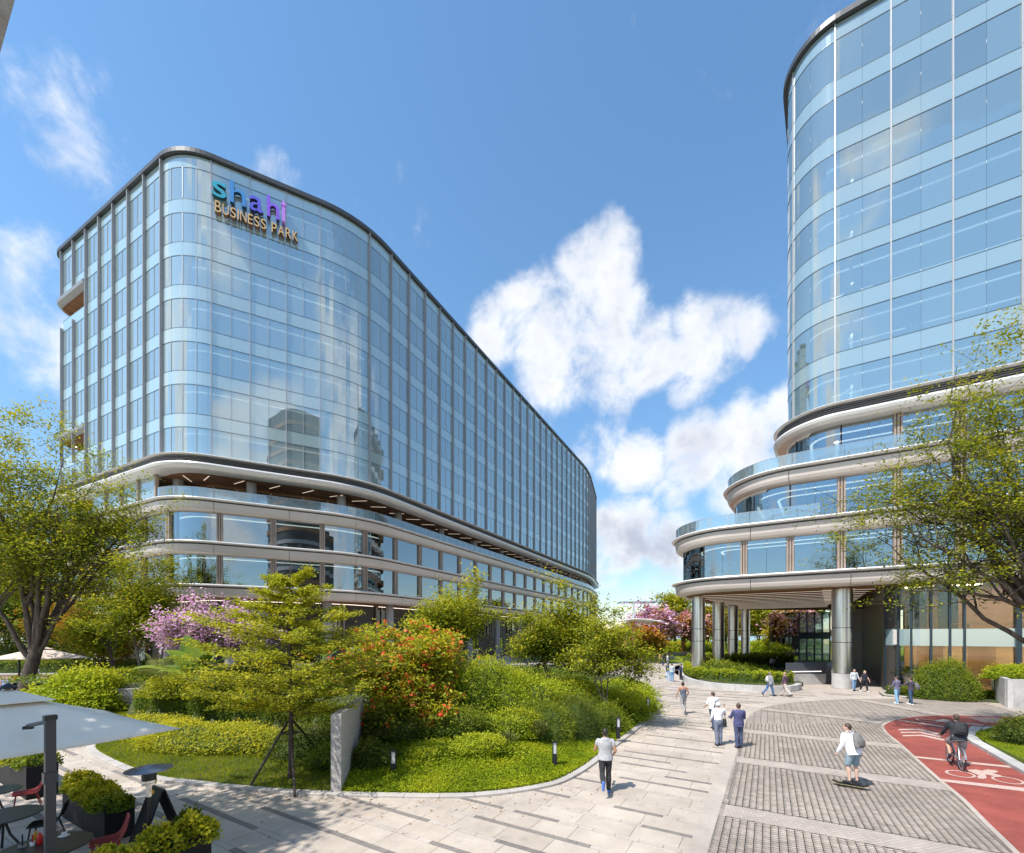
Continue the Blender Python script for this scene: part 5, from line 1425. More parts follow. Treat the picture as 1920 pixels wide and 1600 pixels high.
def cover(name, label, xs, ys, zs, leaf, lsize, seed, parent, tall=0.0, elong=.5, up=.5, mode='leaf', patch=1.2):
    r = np.random.default_rng(seed); n = len(xs)
    pt = .5 + .5 * np.sin(xs * patch * 2.1 + 1.3 * np.sin(ys * patch)) * np.sin(ys * patch * 1.7 + seed)
    tint = np.clip(.15 + .4 * pt + .5 * r.random(n) - .05, 0, 1)
    if mode == 'leaf':
        c = np.stack([xs, ys, zs + r.random(n) * tall], 1); v, q, tt = leaves(r, c, lsize * r.uniform(.6, 1.3, n), tint, up, elong)
    else:   # upright blades
        a = r.uniform(0, 2 * np.pi, n); h = lsize * r.uniform(.6, 1.3, n); w = h * elong
        tip = np.stack([xs + r.normal(0, .3, n) * h, ys + r.normal(0, .3, n) * h, zs + h], 1)
        b0 = np.stack([xs - np.cos(a) * w, ys - np.sin(a) * w, zs], 1); b1 = np.stack([xs + np.cos(a) * w, ys + np.sin(a) * w, zs], 1)
        v = np.stack([b0, b1, tip], 1).reshape(-1, 3); q = np.arange(n)[:, None] * 3 + np.arange(3)[None]; tt = tint
    o = link(name, fast_mesh(name, v, q, M[leaf], tt), parent); o['kind'] = 'stuff'
    if label: o['label'] = label
    return o

def scatter(poly, n, seed, cond=None):
    r = np.random.default_rng(seed); P = np.array(poly); lo, hi = P.min(0), P.max(0); X, Y = [], []
    tot = 0
    while tot < n:
        x = r.uniform(lo[0], hi[0], n * 2); y = r.uniform(lo[1], hi[1], n * 2); k = in_poly(poly, x, y)
        if cond is not None: k &= cond(x, y)
        X.append(x[k]); Y.append(y[k]); tot += k.sum()
    return np.concatenate(X)[:n], np.concatenate(Y)[:n]

# ---- ground cover and lawn of the island
dk = lambda x, y: dist_poly(KERB, x, y)
x, y = scatter(ISLAND, 130000, 1, lambda x, y: (x > WALLX(y)) & (dk(x, y) > .22) & (dk(x, y) < 3.4) & (y < 30) & (np.random.default_rng(1).random(x.shape) < (14 / y) ** 1.3))
cover('mound_grass', 'fine leafy ground cover spilling towards the kerb below the mound', x, y, height(x, y) + .02, 'cover', .062, 2, None, tall=.09)
x, y = scatter(ISLAND, 45000, 3, lambda x, y: (x > WALLX(y)) & (dk(x, y) > 2.6) & (y < 32))
cover('mound_foliage', 'darker low foliage on the upper part of the mound', x, y, height(x, y), 'leaf_green', .11, 4, None, tall=.3)
x, y = scatter(ISLAND, 95000, 5, lambda x, y: (x < WALLX(y)) & (dk(x, y) > .22) & (y < np.interp(x, [p[0] for p in HL][::-1], [p[1] for p in HL][::-1])))
cover('lawn_grass', 'short mown lawn between the kerb and the yellow shrubs', x, y, height(x, y), 'grass', .065, 6, None, mode='blade', elong=.12)
x, y = scatter(ISLAND, 16000, 7, lambda x, y: (x < -5) & (y > np.interp(x, [p[0] for p in HL][::-1], [p[1] for p in HL][::-1]) + .1) & (y < 38))
cover('bed_undergrowth', 'mixed undergrowth in the raised bed behind the ivy', x, y, height(x, y), 'leaf_green', .17, 8, None, tall=.35)
x, y = scatter(GRL, 26000, 9, lambda x, y: (x < 1.3 * y))
cover('kerbed_lawn_grass', 'dense grass inside the grey kerbed lawn', x, y, np.full(len(x), .16), 'grass', .075, 10, None, mode='blade', elong=.12)
# park lawn tufts
x, y = scatter([(24, 68), (90, 68), (110, 150), (36, 150)], 24000, 11)
cover('park_grass', 'sunny park grass under the far trees', x, y, np.zeros(len(x)), 'leaf_bright', .4, 12, None, tall=.05)
# ivy on the retaining wall
r_ = np.random.default_rng(5); nI = 26000; xs = r_.uniform(-19.9, -5.9, nI); ys = np.interp(xs, [p[0] for p in HL][::-1], [p[1] for p in HL][::-1]); zz = 1.5 * (1 - r_.random(nI) ** 1.3)
c = np.stack([xs + r_.normal(0, .03, nI), ys - .12 - .16 * np.abs(np.sin(xs * 2.2)) * (zz / 1.5) - r_.random(nI) * .16, zz], 1)
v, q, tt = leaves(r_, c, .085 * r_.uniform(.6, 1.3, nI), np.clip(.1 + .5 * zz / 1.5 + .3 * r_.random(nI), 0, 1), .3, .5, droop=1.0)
iv = tag(link('ivy', fast_mesh('ivy', v, q, M['leaf_green'], tt)), 'curtain of ivy hanging over the retaining wall', 'ivy'); iv['kind'] = 'stuff'

r_ = np.random.default_rng(44); nL = 520; kk = r_.integers(0, len(KERB) - 1, nL); kp = np.array(KERB)[kk] * .5 + np.array(KERB)[kk + 1] * .5; off = np.abs(r_.normal(0, 1.1, nL)); ang = r_.uniform(0, 6.28, nL)
c = np.stack([kp[:, 0] + np.cos(ang) * off, kp[:, 1] + np.sin(ang) * off - .3, np.full(nL, .012)], 1); v, q, tt = leaves(r_, c, .07 * r_.uniform(.6, 1.3, nL), r_.random(nL), 4.0, .5)
fl = link('fallen_leaves', fast_mesh('fallen_leaves', v, q, M['leaf_orange'], tt)); fl['kind'] = 'stuff'; fl['label'] = 'fallen leaves scattered on the paving along the kerb'
# ---- trees
def C(px, py, Y, rpx, rpy, depth=None):
    """ellipsoid of a crown: image centre and half sizes at distance Y"""
    rx = rpx / FPX * Y; rz = rpy / FPX * Y; return (XA(px, Y), Y, ZA(py, Y), rx, depth or (rx + rz) * .45, rz)

make_tree('broad_tree', 'tall dark trunked tree with open yellow green crown at far left', (XA(42, 28), 28, 0), [C(120, 950, 28, 150, 130, 4.5), C(70, 820, 28, 80, 75, 3), C(20, 1000, 28, 130, 120, 4.5), C(190, 1060, 28, 100, 90, 4), C(240, 975, 28, 55, 55, 2.5)],
          .42, 4.2, 'leaf_big', 50000, .18, 13, 12, 7, 21, spread=.31, lean=(1.2, 0), bare=.25)
make_tree('leaning_tree', 'leaning tree at the left frame edge with most crown outside', (XA(-12, 31), 31, 0), [C(-40, 960, 31, 110, 110, 4), C(10, 1080, 31, 70, 70, 3)], .34, 5, 'leaf_big', 14000, .2, 6, 8, 6, 22, spread=.3)
make_tree('autumn_tree', 'low orange tinted tree behind the left parasol', (XA(185, 37), 37, 0), [C(110, 1150, 37, 70, 60, 3), C(210, 1190, 37, 60, 60, 3)], .2, 2.2, 'leaf_orange', 16000, .22, 7, 8, 6, 23, spread=.35)
make_tree('garden_tree', 'slender grey stemmed tree beside the ivy wall', (XA(275, 27), 27, 1.3), [C(285, 1090, 27, 75, 70, 2.6), C(240, 1165, 27, 70, 70, 2.6), C(320, 1160, 27, 50, 60, 2)], .13, 2.4, 'leaf_big', 24000, .17, 9, 9, 6, 24, wood='bark_pale', spread=.26, stems=2)
make_tree('gold_tree', 'yellow tinged tree between the slender tree and the building', (XA(215, 34), 34, 0), [C(200, 1110, 34, 60, 55, 2.6), C(150, 1210, 34, 70, 45, 2.6)], .18, 2.6, 'leaf_lime', 14000, .22, 7, 8, 6, 25, spread=.35)
make_tree('crape_myrtle', 'pink flowering tree in front of the left podium', (XA(372, 25), 25, 1.3), [C(345, 1185, 25, 34, 36, 1.8), C(408, 1165, 25, 48, 32, 1.8), C(450, 1195, 25, 44, 30, 1.8)], .1, 1.3, 'leaf_green', 9000, .16, 9, 8, 6, 26, wood='bark_pale', stems=3, blossom='blossom_pink', nblossom=15000, bsize=.22)
make_tree('flame_tree', 'low spreading tree with red orange flower heads on the mound', (XA(805, 17.5), 17.5, 1.35), [C(755, 1220, 17, 110, 55, 2.6), C(672, 1245, 16.5, 58, 50, 1.8), C(690, 1290, 16.2, 50, 45, 1.5), C(820, 1250, 17.5, 60, 60, 2), C(735, 1340, 15.8, 110, 38, 1.6), C(800, 1330, 15.8, 70, 45, 1.5)], .11, 1.0, 'leaf_lime', 40000, .15, 16, 10, 6, 27, stems=2, spread=.19, flat=.4, blossom='blossom_red', nblossom=5200, bsize=.06)
make_tree('courtyard_tree', 'yellow green tree standing behind the red flowering tree', (XA(848, 26), 26, 0.3), [C(850, 1125, 26, 75, 55, 2.6), C(880, 1170, 26, 58, 40, 2.2), C(810, 1175, 26, 50, 40, 2.2)], .12, 2.6, 'leaf_lime', 20000, .18, 9, 9, 6, 28, wood='bark_pale', stems=2, spread=.27)
make_tree('multi_stem_tree', 'tall multi stemmed tree rising over the mound hedge', (XA(1052, 23.5), 23.5, 1.3), [C(1045, 1105, 23.5, 55, 62, 2), C(1000, 1180, 23.5, 72, 55, 2.2), C(1100, 1175, 23.5, 75, 60, 2.2), C(1045, 1225, 23, 100, 45, 2.2)], .1, 1.9, 'leaf_big', 26000, .16, 15, 9, 6, 29, wood='bark_pale', stems=3, spread=.24)
make_tree('path_tree', 'light spreading tree at the mound end by the path', (XA(1136, 20.5), 20.5, 1.25), [C(1150, 1200, 20.5, 70, 48, 2), C(1195, 1240, 20, 55, 32, 1.6), C(1105, 1245, 20.5, 60, 42, 1.8), C(1210, 1275, 19.5, 28, 16, 1)], .07, 1.0, 'leaf_big', 15000, .14, 11, 8, 5, 30, wood='bark_pale', stems=3, spread=.2, flat=.45, bare=.3)
make_tree('spreading_tree', 'large tree reaching in over the cycle lane from the right', (XA(2035, 15.6), 15.6, 0.15), [C(1830, 900, 16.5, 165, 125, 3), C(1700, 960, 17, 115, 105, 2.6), C(1890, 720, 16.5, 85, 105, 2.6), C(1860, 660, 16.5, 50, 45, 2.0), C(1930, 650, 16.5, 60, 70, 2.4), C(1780, 790, 16.5, 75, 55, 2), C(1760, 1085, 16.5, 95, 55, 1.8), C(1620, 975, 17, 60, 65, 1.8), C(1990, 900, 16, 140, 190, 3.5), C(1730, 1130, 16, 45, 50, 1.2)],
          .30, 4.6, 'leaf_big', 44000, .12, 17, 11, 6, 31, spread=.18, bare=.3, lean=(-1.0, .3))

def tier_tree():
    Y = 12.8; bx = XA(544, Y); r = np.random.default_rng(40)
    t = thing('staked_tree', 'young layered tree held by wooden stakes on the lawn', 'tree', (bx, Y, 0)); W_ = Wood()
    n = 14; top = 6.5; path = np.array([[bx + .04 * math.sin(z), Y + .03 * math.cos(2 * z), z] for z in np.linspace(-.1, top, n)]); W_.tube(path, np.linspace(.085, .012, n), 9); segs = []
    tiers = [(2.25, 1.75, 9), (2.6, 2.35, 11), (3.05, 2.75, 12), (3.5, 2.6, 11), (3.95, 2.1, 10), (4.35, 2.25, 11), (4.8, 1.75, 9), (5.25, 1.25, 8), (5.7, .95, 7), (6.1, .6, 6)]
    for z, rad, nb in tiers:
        a0 = r.random() * 6
        for b in range(nb):
            a = a0 + 2 * math.pi * b / nb + r.normal(0, .12); L = rad * r.uniform(.78, 1.08); z0 = z - r.uniform(0, .3); s = np.array([bx, Y, z0 - .05])
            e = s + np.array([math.cos(a) * L, math.sin(a) * L, r.uniform(.15, .6) * (.5 + rad * .25)]); lp = bez(s, (s + e) / 2 + np.array([0, 0, -.06 * L]), e, 9); lp[1:-1] += r.normal(0, .02, (7, 3)); W_.tube(lp, np.linspace(.022, .006, 9), 5)
            for i in range(2, 9):
                for q in (-1, 1):
                    aa = a + q * r.uniform(.4, 1.1); tl = L * r.uniform(.13, .30); ee = lp[i] + np.array([math.cos(aa) * tl, math.sin(aa) * tl, r.uniform(-.02, .12)]); W_.tube(bez(lp[i], (lp[i] + ee) / 2, ee, 3), [.006, .004, .002], 3); segs.append((lp[i], ee)); 
    link('trunk', W_.mesh('trunk', M['bark']), t); seg = np.array(segs); nl = 40000; k = r.integers(0, len(seg), nl); f = r.random(nl)[:, None]
    c = seg[k, 0] * (1 - f) + seg[k, 1] * f + r.normal(0, 1, (nl, 3)) * np.array([.075, .075, .045]); cl = r.random(len(seg))[k]
    v, q, tt = leaves(r, c, .085 * r.uniform(.6, 1.3, nl), np.clip(.25 + .4 * cl + .3 * r.random(nl), 0, 1), .8, .6); link('crown', fast_mesh('crown', v, q, M['leaf_lime'], tt), t)
    st = thing('tree_stakes', 'three brown wooden stakes bracing the young tree on the lawn', 'tree support', (bx, Y, 0))
    ring = np.array([bx, Y, 1.72])
    for px, py in ((468, 1471), (553, 1488), (588, 1392)):
        g = G(px, py, .1); MB().tube([(*g, 0.02), tuple(ring + (np.array([*g, 0]) - ring) * np.array([1, 1, 0]) * .05 + np.array([0, 0, .08]))], .035, 8).build('stake', M['bark'], st)
    for a in (0, 2.1, 4.2): MB().tube([(bx + .3 * math.cos(a), Y + .3 * math.sin(a), 1.45), (bx + .3 * math.cos(a + 2.1), Y + .3 * math.sin(a + 2.1), 1.45)], .025, 6).build('stake_tie', M['bark'], st)
tier_tree()

for i, (px, Y, cr, lf, lab) in enumerate([(-40, 46, [C(-30, 1130, 46, 80, 70, 4), C(40, 1170, 46, 60, 50, 4)], 'leaf_green', 'dark green tree behind the long hedge at the left edge'), (60, 52, [C(60, 1140, 52, 55, 60, 5)], 'leaf_big', 'rounded tree behind the beige parasol'),
        (120, 48, [C(125, 1170, 48, 45, 45, 4)], 'leaf_orange', 'orange tinged tree left of the building corner'), (10, 60, [C(10, 1120, 60, 70, 60, 5)], 'leaf_dark', 'tall dark tree farthest back at the left')]):
    make_tree('backdrop_tree', lab, (XA(px, Y), Y, 0), cr, .25, 2.4, lf, 9000, .38, 8, 8, 5, 90 + i, spread=.45)
hedge('dark_hedge', 'tall dark hedge closing the garden at far left', [(-80, 47), (-62, 50), (-48, 47)], 2.5, 3.6, 'leaf_dark', 12000, .3, 95)
# far trees round the park
far = [('blossom_tree', 'pink blossom tree beside the pale canopy in the park', 1215, 88, [C(1235, 1160, 88, 32, 32, 5), C(1205, 1185, 88, 36, 26, 5), C(1255, 1175, 88, 26, 28, 4)], 'leaf_orange', 'blossom_pink', 9000),
       ('park_tree', 'round green tree with dark trunk on the park lawn', 1267, 104, [C(1265, 1150, 104, 38, 40, 6)], 'leaf_big', None, 0),
       ('yellow_tree', 'yellow tree seen between the first two steel columns', 1328, 112, [C(1328, 1160, 112, 30, 42, 6)], 'leaf_gold', None, 0),
       ('yellow_tree', 'yellow tree seen between the second and third steel columns', 1362, 120, [C(1362, 1158, 120, 32, 42, 6)], 'leaf_gold', None, 0),
       ('yellow_tree', 'wide yellow tree right of the last steel column', 1425, 108, [C(1420, 1155, 108, 40, 42, 7), C(1400, 1150, 108, 26, 32, 5)], 'leaf_gold', None, 0),
       ('dark_branched_tree', 'dark branched green tree behind the pink cherry', 1447, 98, [C(1455, 1150, 98, 32, 30, 5)], 'leaf_big', None, 0),
       ('cherry_tree', 'pale pink cherry tree left of the glass entrance', 1476, 92, [C(1482, 1172, 92, 26, 26, 4), C(1500, 1165, 92, 22, 26, 4)], 'leaf_gold', 'blossom_rose', 7000),
       ('small_gold_tree', 'small golden tree in front of the pink cherry', 1472, 84, [C(1468, 1190, 84, 18, 12, 3)], 'leaf_gold', None, 0),
       ('green_tree', 'tall green tree rising behind the glass entrance', 1490, 125, [C(1485, 1130, 125, 50, 34, 7), C(1530, 1130, 125, 40, 40, 7)], 'leaf_bright', None, 0),
       ('blossom_tree', 'small pink tree showing right of the dark park trunk', 1296, 92, [C(1300, 1175, 92, 20, 22, 4)], 'leaf_orange', 'blossom_rose', 4000),
       ('bushy_tree', 'green and orange bushy tree behind the four visitors', 1205, 74, [C(1210, 1208, 74, 32, 22, 4), C(1190, 1215, 74, 25, 22, 4)], 'leaf_orange', None, 0),
       ('green_tree', 'rounded green tree below the pink blossom by the canopy', 1175, 78, [C(1178, 1205, 78, 26, 24, 4)], 'leaf_green', None, 0)]
for i, (nm, lab, px, Y, cr, lf, bl, nb) in enumerate(far):
    make_tree(nm, lab, (XA(px, Y), Y, 0), cr, .5 if 'dark' in lab else .28, 2.6, lf, 8000, .72, 8, 8, 5, 60 + i, spread=.8, blossom=bl, nblossom=nb, bsize=.75)
r_ = np.random.default_rng(2); nF = 30000; X0 = r_.uniform(-900, 2200, nF); c = np.stack([X0, 1500 + r_.uniform(0, 60, nF), r_.uniform(0, 1, nF) * (22 + 9 * np.sin(X0 / 60) + 6 * np.sin(X0 / 17))], 1)
v, q, tt = leaves(r_, c, 9 * r_.uniform(.6, 1.3, nF), r_.random(nF) * .6); fw = tag(link('wooded_shore', fast_mesh('wooded_shore', v, q, M['leaf_green'], tt)), 'dark wooded shore across the river', 'woodland'); fw['kind'] = 'stuff'
r_ = np.random.default_rng(3); nF = 9000; X0 = r_.uniform(28, 190, nF); c = np.stack([X0, 150 + r_.uniform(0, 14, nF), r_.uniform(0, 1, nF) ** .8 * (3.0 + 1.5 * np.sin(X0 / 5))], 1)
v, q, tt = leaves(r_, c, 1.1 * r_.uniform(.6, 1.3, nF), r_.random(nF)); fw = tag(link('riverside_undergrowth', fast_mesh('riverside_undergrowth', v, q, M['leaf_bright'], tt)), 'continuous bright shrub belt along the river bank', 'undergrowth'); fw['kind'] = 'stuff'

# ---- shrubs on the mound and lawn
def on(px, Y, dz=-.1): x = XA(px, Y); return (x, Y, float(height([x], [Y])[0]) + dz)
shrub('yellow_shrub', 'broad yellow flecked shrub mass left of the staked tree', (-11.2, 16.4, 0.08), (3.5, 1.25, 0.95), 'leaf_lime', 17000, .085, 101, yaw=-.22)
shrub('yellow_shrub', 'smaller yellow flecked shrub nearest the stone wall', (-15.6, 18.6, .08), (2.0, 1.4, .8), 'leaf_lime', 8000, .085, 102)
shrub('dark_shrub', 'dark leafy shrub behind the staked tree trunk', (-7.3, 15.6, .08), (1.6, 1.2, .95), 'leaf_dark', 9000, .08, 103)
shrub('dark_shrub', 'dark shrub in the corner against the granite wall', (-5.9, 14.4, .06), (.9, 1.2, .75), 'leaf_green', 6000, .075, 104)
shrub('round_shrub', 'large rounded glossy shrub beside the broad tree trunk', (XA(150, 23.5), 23.5, 0), (2.4, 1.8, 2.3), 'leaf_bright', 14000, .17, 105, core=.7)
shrub('long_leaf_shrub', 'long leaved green hedge shrub on top of the mound', on(905, 17.6), (2.1, 1.5, 1.95), 'leaf_bright', 15000, .13, 106, elong=.25, up=.1)
shrub('long_leaf_shrub', 'second long leaved shrub under the multi stemmed tree', on(990, 18.5), (1.8, 1.5, 1.85), 'leaf_bright', 12000, .13, 107, elong=.25, up=.1)
shrub('bright_bush', 'bright green bush nearest the kerb on the mound front', on(905, 14.3), (1.15, .8, .62), 'leaf_bright', 9000, .10, 108, elong=.32)
shrub('bright_bush', 'bright green bush just left of the front mound bush', on(815, 14.0), (.95, .7, .5), 'leaf_bright', 7000, .10, 109, elong=.32)
shrub('dark_shrub', 'shaded dark shrub below the red flowering tree', on(740, 15.3), (1.5, 1.0, .95), 'leaf_dark', 8000, .09, 110)
shrub('feathery_shrub', 'feathery dark green shrub in the middle of the mound', on(1010, 16.6), (1.3, 1.0, 1.35), 'leaf_green', 11000, .12, 111, elong=.16, up=0)
shrub('feathery_shrub', 'feathery dark shrub right of the mound middle', on(1070, 17.6), (1.4, 1.1, 1.5), 'leaf_dark', 11000, .12, 112, elong=.16, up=0)
shrub('feathery_shrub', 'feathery shrub beneath the light path tree', on(1120, 19.3), (1.3, 1.1, 1.3), 'leaf_green', 10000, .12, 113, elong=.2, up=0)
shrub('mound_bush', 'sunlit rounded bush at the far end of the mound', on(1160, 21.8), (1.6, 1.3, 1.15), 'leaf_bright', 9000, .11, 114)
shrub('mound_bush', 'bright bush above the two far bollards', on(1185, 24.5), (1.5, 1.6, 1.2), 'leaf_bright', 8000, .12, 115)
shrub('mound_bush', 'low green bush where the mound meets the plaza', on(1165, 28.5), (2.2, 2.2, 1.2), 'leaf_bright', 7000, .14, 116)
shrub('shaded_shrub', 'shaded shrub between the granite wall and mound', on(700, 13.6), (.8, .7, .7), 'leaf_dark', 6000, .08, 117)
shrub('mid_bush', 'mid green bush between hedge shrub and front bush', on(950, 16.0), (1.3, .8, .85), 'leaf_bright', 9000, .10, 118, elong=.3)
shrub('mid_bush', 'green bush behind the bright front bushes', on(850, 15.4), (1.3, .8, .9), 'leaf_green', 9000, .10, 119, elong=.3)
shrub('mound_bush', 'leafy bush on the mound crest left of centre', on(800, 19.5), (2.2, 1.4, 1.1), 'leaf_green', 8000, .13, 120)
shrub('mound_bush', 'leafy bush on the mound crest behind the hedge shrub', on(1070, 22), (2.4, 1.6, 1.3), 'leaf_bright', 9000, .13, 121)
for i, (px, Y, rx, h, lf, lab) in enumerate([(330, 21.6, 1.5, 1.0, 'leaf_big', 'arching shrub in the raised bed below the palm'), (420, 21, 1.6, 1.1, 'leaf_big', 'loose shrub in the raised bed below the banana leaves'),
        (500, 20.5, 1.6, 1.0, 'leaf_lime', 'yellow green shrub in the raised bed behind the staked tree'), (590, 20.2, 1.5, 1.0, 'leaf_green', 'green shrub at the right end of the raised bed'),
        (240, 27, 2.0, 1.0, 'leaf_bright', 'low green shrub behind the slender tree'), (360, 27, 2.2, 1.3, 'leaf_dark', 'dark shrub under the pink flowering tree'), (480, 27, 2.2, 1.3, 'leaf_dark', 'dark shrub at the rear of the raised bed')]):
    shrub('bed_shrub', lab, (XA(px, Y), Y, 1.3), (rx, rx * .7, h), lf, 6000, .12, 130 + i)
hedge('low_hedge', 'long clipped hedge on the brick planter at far left', [(-47, 36.5), (-36, 37.5), (-27, 38.6)], 1.3, 1.0, 'leaf_green', 9000, .16, 140, z=1.15)
# yellow-green clipped hedge and mounds in the raised planter
ph = smooth_line([G(*p) for p in [(1305, 1252), (1293, 1261), (1294, 1268), (1308, 1276), (1340, 1283), (1385, 1287), (1432, 1288.6), (1476, 1288.5)]], 3)
ph = [(p[0] + .5, p[1] + .6) for p in ph]
hedge('clipped_hedge', 'bright clipped hedge along the curved planter edge', ph, 1.5, .95, 'leaf_bright', 24000, .13, 141, z=.3)
shrub('planter_shrub', 'rounded shrub between the first two steel columns', (19.8, 40.2, .3), (2.6, 2.0, 1.5), 'leaf_green', 9000, .15, 142)
shrub('planter_shrub', 'rounded shrub behind the clipped hedge middle', (22.5, 40.4, .3), (2.2, 1.8, 1.2), 'leaf_green', 8000, .15, 143)
hedge('shaded_hedge', 'darker clipped hedge behind the steel columns', [(20.5, 50), (26, 52.5), (31.5, 54.5), (36, 56.5)], 2.2, 1.7, 'leaf_green', 14000, .18, 144, z=.2)
hedge('park_hedge', 'bright hedge line behind the last steel column', [(30, 68), (38, 70), (44, 72)], 2.6, 1.4, 'leaf_bright', 7000, .26, 145)
shrub('round_park_bush', 'large round bush in the park seen under the canopy', (XA(1440, 88), 88, 0), (4.6, 3.6, 3.2), 'leaf_bright', 6000, .4, 146)
shrub('park_bush', 'low bright bush beside the blue river view', (XA(1248, 100), 100, 0), (6, 4, 2.6), 'leaf_bright', 5000, .5, 147)
shrub('park_bush', 'low bush to the right of the dark park trunk', (XA(1305, 100), 100, 0), (6, 4, 2.6), 'leaf_bright', 5000, .5, 148)
# beds by the lobby
shrub('dome_shrub', 'big domed clipped shrub in front of the lobby glass', (XA(1772, 29.3), 29.3, .05), (1.95, 1.5, 2.5), 'leaf_green', 22000, .10, 150, core=.88, lumps=40)
hedge('lobby_hedge', 'low green hedge along the foot of the lobby glass', [G(1668, 1304), G(1720, 1306), G(1790, 1309), G(1850, 1312), G(1893, 1316)], 1.3, .6, 'leaf_green', 16000, .10, 151, z=.05)
shrub('wall_shrub', 'loose shrub on top of the concrete planter wall', (XA(1915, 27), 27.6, 1.5), (1.4, 1.0, .9), 'leaf_bright', 6000, .11, 152)
shrub('lawn_bush', 'dark rounded bush on the kerbed lawn at right edge', (XA(1925, 16.6), 16.6, .15), (1.0, .8, 1.0), 'leaf_dark', 6000, .08, 153)

def frond_plant(name, label, c, n, L, kind, seed, cat='plant'):
    r = np.random.default_rng(seed); t = thing(name, label, cat, tuple(c)); c = np.array(c, float)
    for i in range(n):
        a = 2 * math.pi * i / n * 2.4 + r.normal(0, .2); el = r.uniform(.35, 1.25) if kind != 'banana' else r.uniform(.5, 1.4); Li = L * r.uniform(.7, 1.1); d = np.array([math.cos(a) * math.cos(el), math.sin(a) * math.cos(el), math.sin(el)])
        e = c + d * Li + np.array([0, 0, -.25 * Li * math.cos(el)]); p = bez(c, c + d * Li * .6 + np.array([0, 0, .12 * Li]), e, 12)
        side = np.cross(d, [0, 0, 1.0]); side /= np.linalg.norm(side) + 1e-9; V, Q, T = [], [], []
        if kind == 'banana':
            w = .155 * Li * np.sin(np.linspace(0, 1, 12) ** .7 * np.pi) * (np.arange(12) > 3) + .012
            for k in range(12):
                V += [p[k] - side * w[k] + np.array([0, 0, .35 * w[k]]), p[k], p[k] + side * w[k] + np.array([0, 0, .35 * w[k]])]
            for k in range(11): Q += [(3 * k, 3 * k + 1, 3 * k + 4, 3 * k + 3), (3 * k + 1, 3 * k + 2, 3 * k + 5, 3 * k + 4)]
            T = [r.uniform(.1, 1)] * len(Q); m_ = M['banana']
        else:
            o = 0
            for k in range(1, 48):
                f = k / 48 * 11; i0 = int(f); pt = p[i0] * (1 - f + i0) + p[min(i0 + 1, 11)] * (f - i0); w = .36 * Li * math.sin(math.pi * (k / 48) ** .8) + .03
                for sgn in (-1, 1):
                    tip = pt + side * sgn * w * .8 + d * w * .5 - np.array([0, 0, .25 * w]); V += [pt, pt + d * .02, tip, tip - d * .008]; Q.append((o, o + 1, o + 2, o + 3)); o += 4
            T = [r.uniform(.2, 1)] * len(Q); m_ = M['reed']
        link('leaf', fast_mesh('leaf', np.array(V), np.array(Q), m_, np.array(T)), t)
    return t
frond_plant('banana_plant', 'banana plant with broad leaves above the raised bed', (XA(365, 19.4), 19.4, 2.1), 22, 2.4, 'banana', 160)
frond_plant('banana_plant', 'banana plant partly hidden behind the staked tree', (XA(600, 20), 20, 2.9), 8, 1.7, 'banana', 161)
frond_plant('palm_plant', 'small palm with pale fronds left of the banana plant', (XA(305, 21.6), 21.8, 2.0), 12, 2.2, 'palm', 162)
for i, (px, Y, z, lab) in enumerate([(195, 23.6, .6, 'dry tufted ornamental grass above the stone wall'), (950, 14.6, .55, 'ornamental grass tuft right of the front bush'), (1010, 15.6, .75, 'ornamental grass tuft below the feathery shrub')]):
    r_ = np.random.default_rng(170 + i); nB = 500; a = r_.uniform(0, 6.28, nB); el = r_.uniform(.5, 1.4, nB); L = r_.uniform(.5, .95, nB); x0 = XA(px, Y)
    d = np.stack([np.cos(a) * np.cos(el), np.sin(a) * np.cos(el), np.sin(el)], 1); b = np.stack([x0 + r_.normal(0, .08, nB), Y + r_.normal(0, .08, nB), np.full(nB, z)], 1); m1 = b + d * (L * .6)[:, None]; e = b + d * L[:, None] - np.array([0, 0, .25]) * L[:, None]; s = np.stack([-np.sin(a), np.cos(a), 0 * a], 1) * .008
    v = np.stack([b - s, b + s, m1 + s, m1 - s, e], 1).reshape(-1, 3); k = np.arange(nB)[:, None] * 5; q = np.concatenate([k + np.array([[0, 1, 2, 3]]), k + np.array([[3, 2, 4, 4]])])
    q = k + np.array([[0, 1, 2, 3]]); tri = fast_mesh('grass_blades', v, q, M['reed'], r_.random(nB))
    t = thing('ornamental_grass', lab, 'plant', (x0, Y, z), 0, 'ornamental grass tufts'); link('blades', tri, t)
# ================================================================== STREET FURNITURE AND TERRACE
def bollard(px, Y, z, label, first=[None]):
    x = XA(px, Y)
    if first[0] is None:
        t = thing('bollard_light', label, 'bollard', (x, Y, z), 0, 'bollard lights along the mound kerb'); first[0] = t
        MB().box((0, 0, 0.2), (0.15, 0.13, 0.46)).build('base', M['black_metal'], t, world_coords=False)
        m = MB()
        for sx in (-1, 1): m.box((sx * .066, 0, .6), (.018, .12, .35))
        m.box((0, .05, .6), (.12, .02, .35)); fr_ = m.build('lamp_frame', M['black_metal'], t, world_coords=False)
        MB().box((0, 0, .6), (.105, .075, .34)).build('lens', M['lamp_lens'], fr_, world_coords=False)
        MB().box((0, 0, .79), (.155, .135, .03)).build('cap', M['black_metal'], t, world_coords=False); return
    r = first[0].copy(); COL.objects.link(r); r.location = (x, Y, z); r['label'] = label
    for c in first[0].children:
        d = c.copy(); COL.objects.link(d); d.parent = r
        for g in c.children: k = g.copy(); COL.objects.link(k); k.parent = d
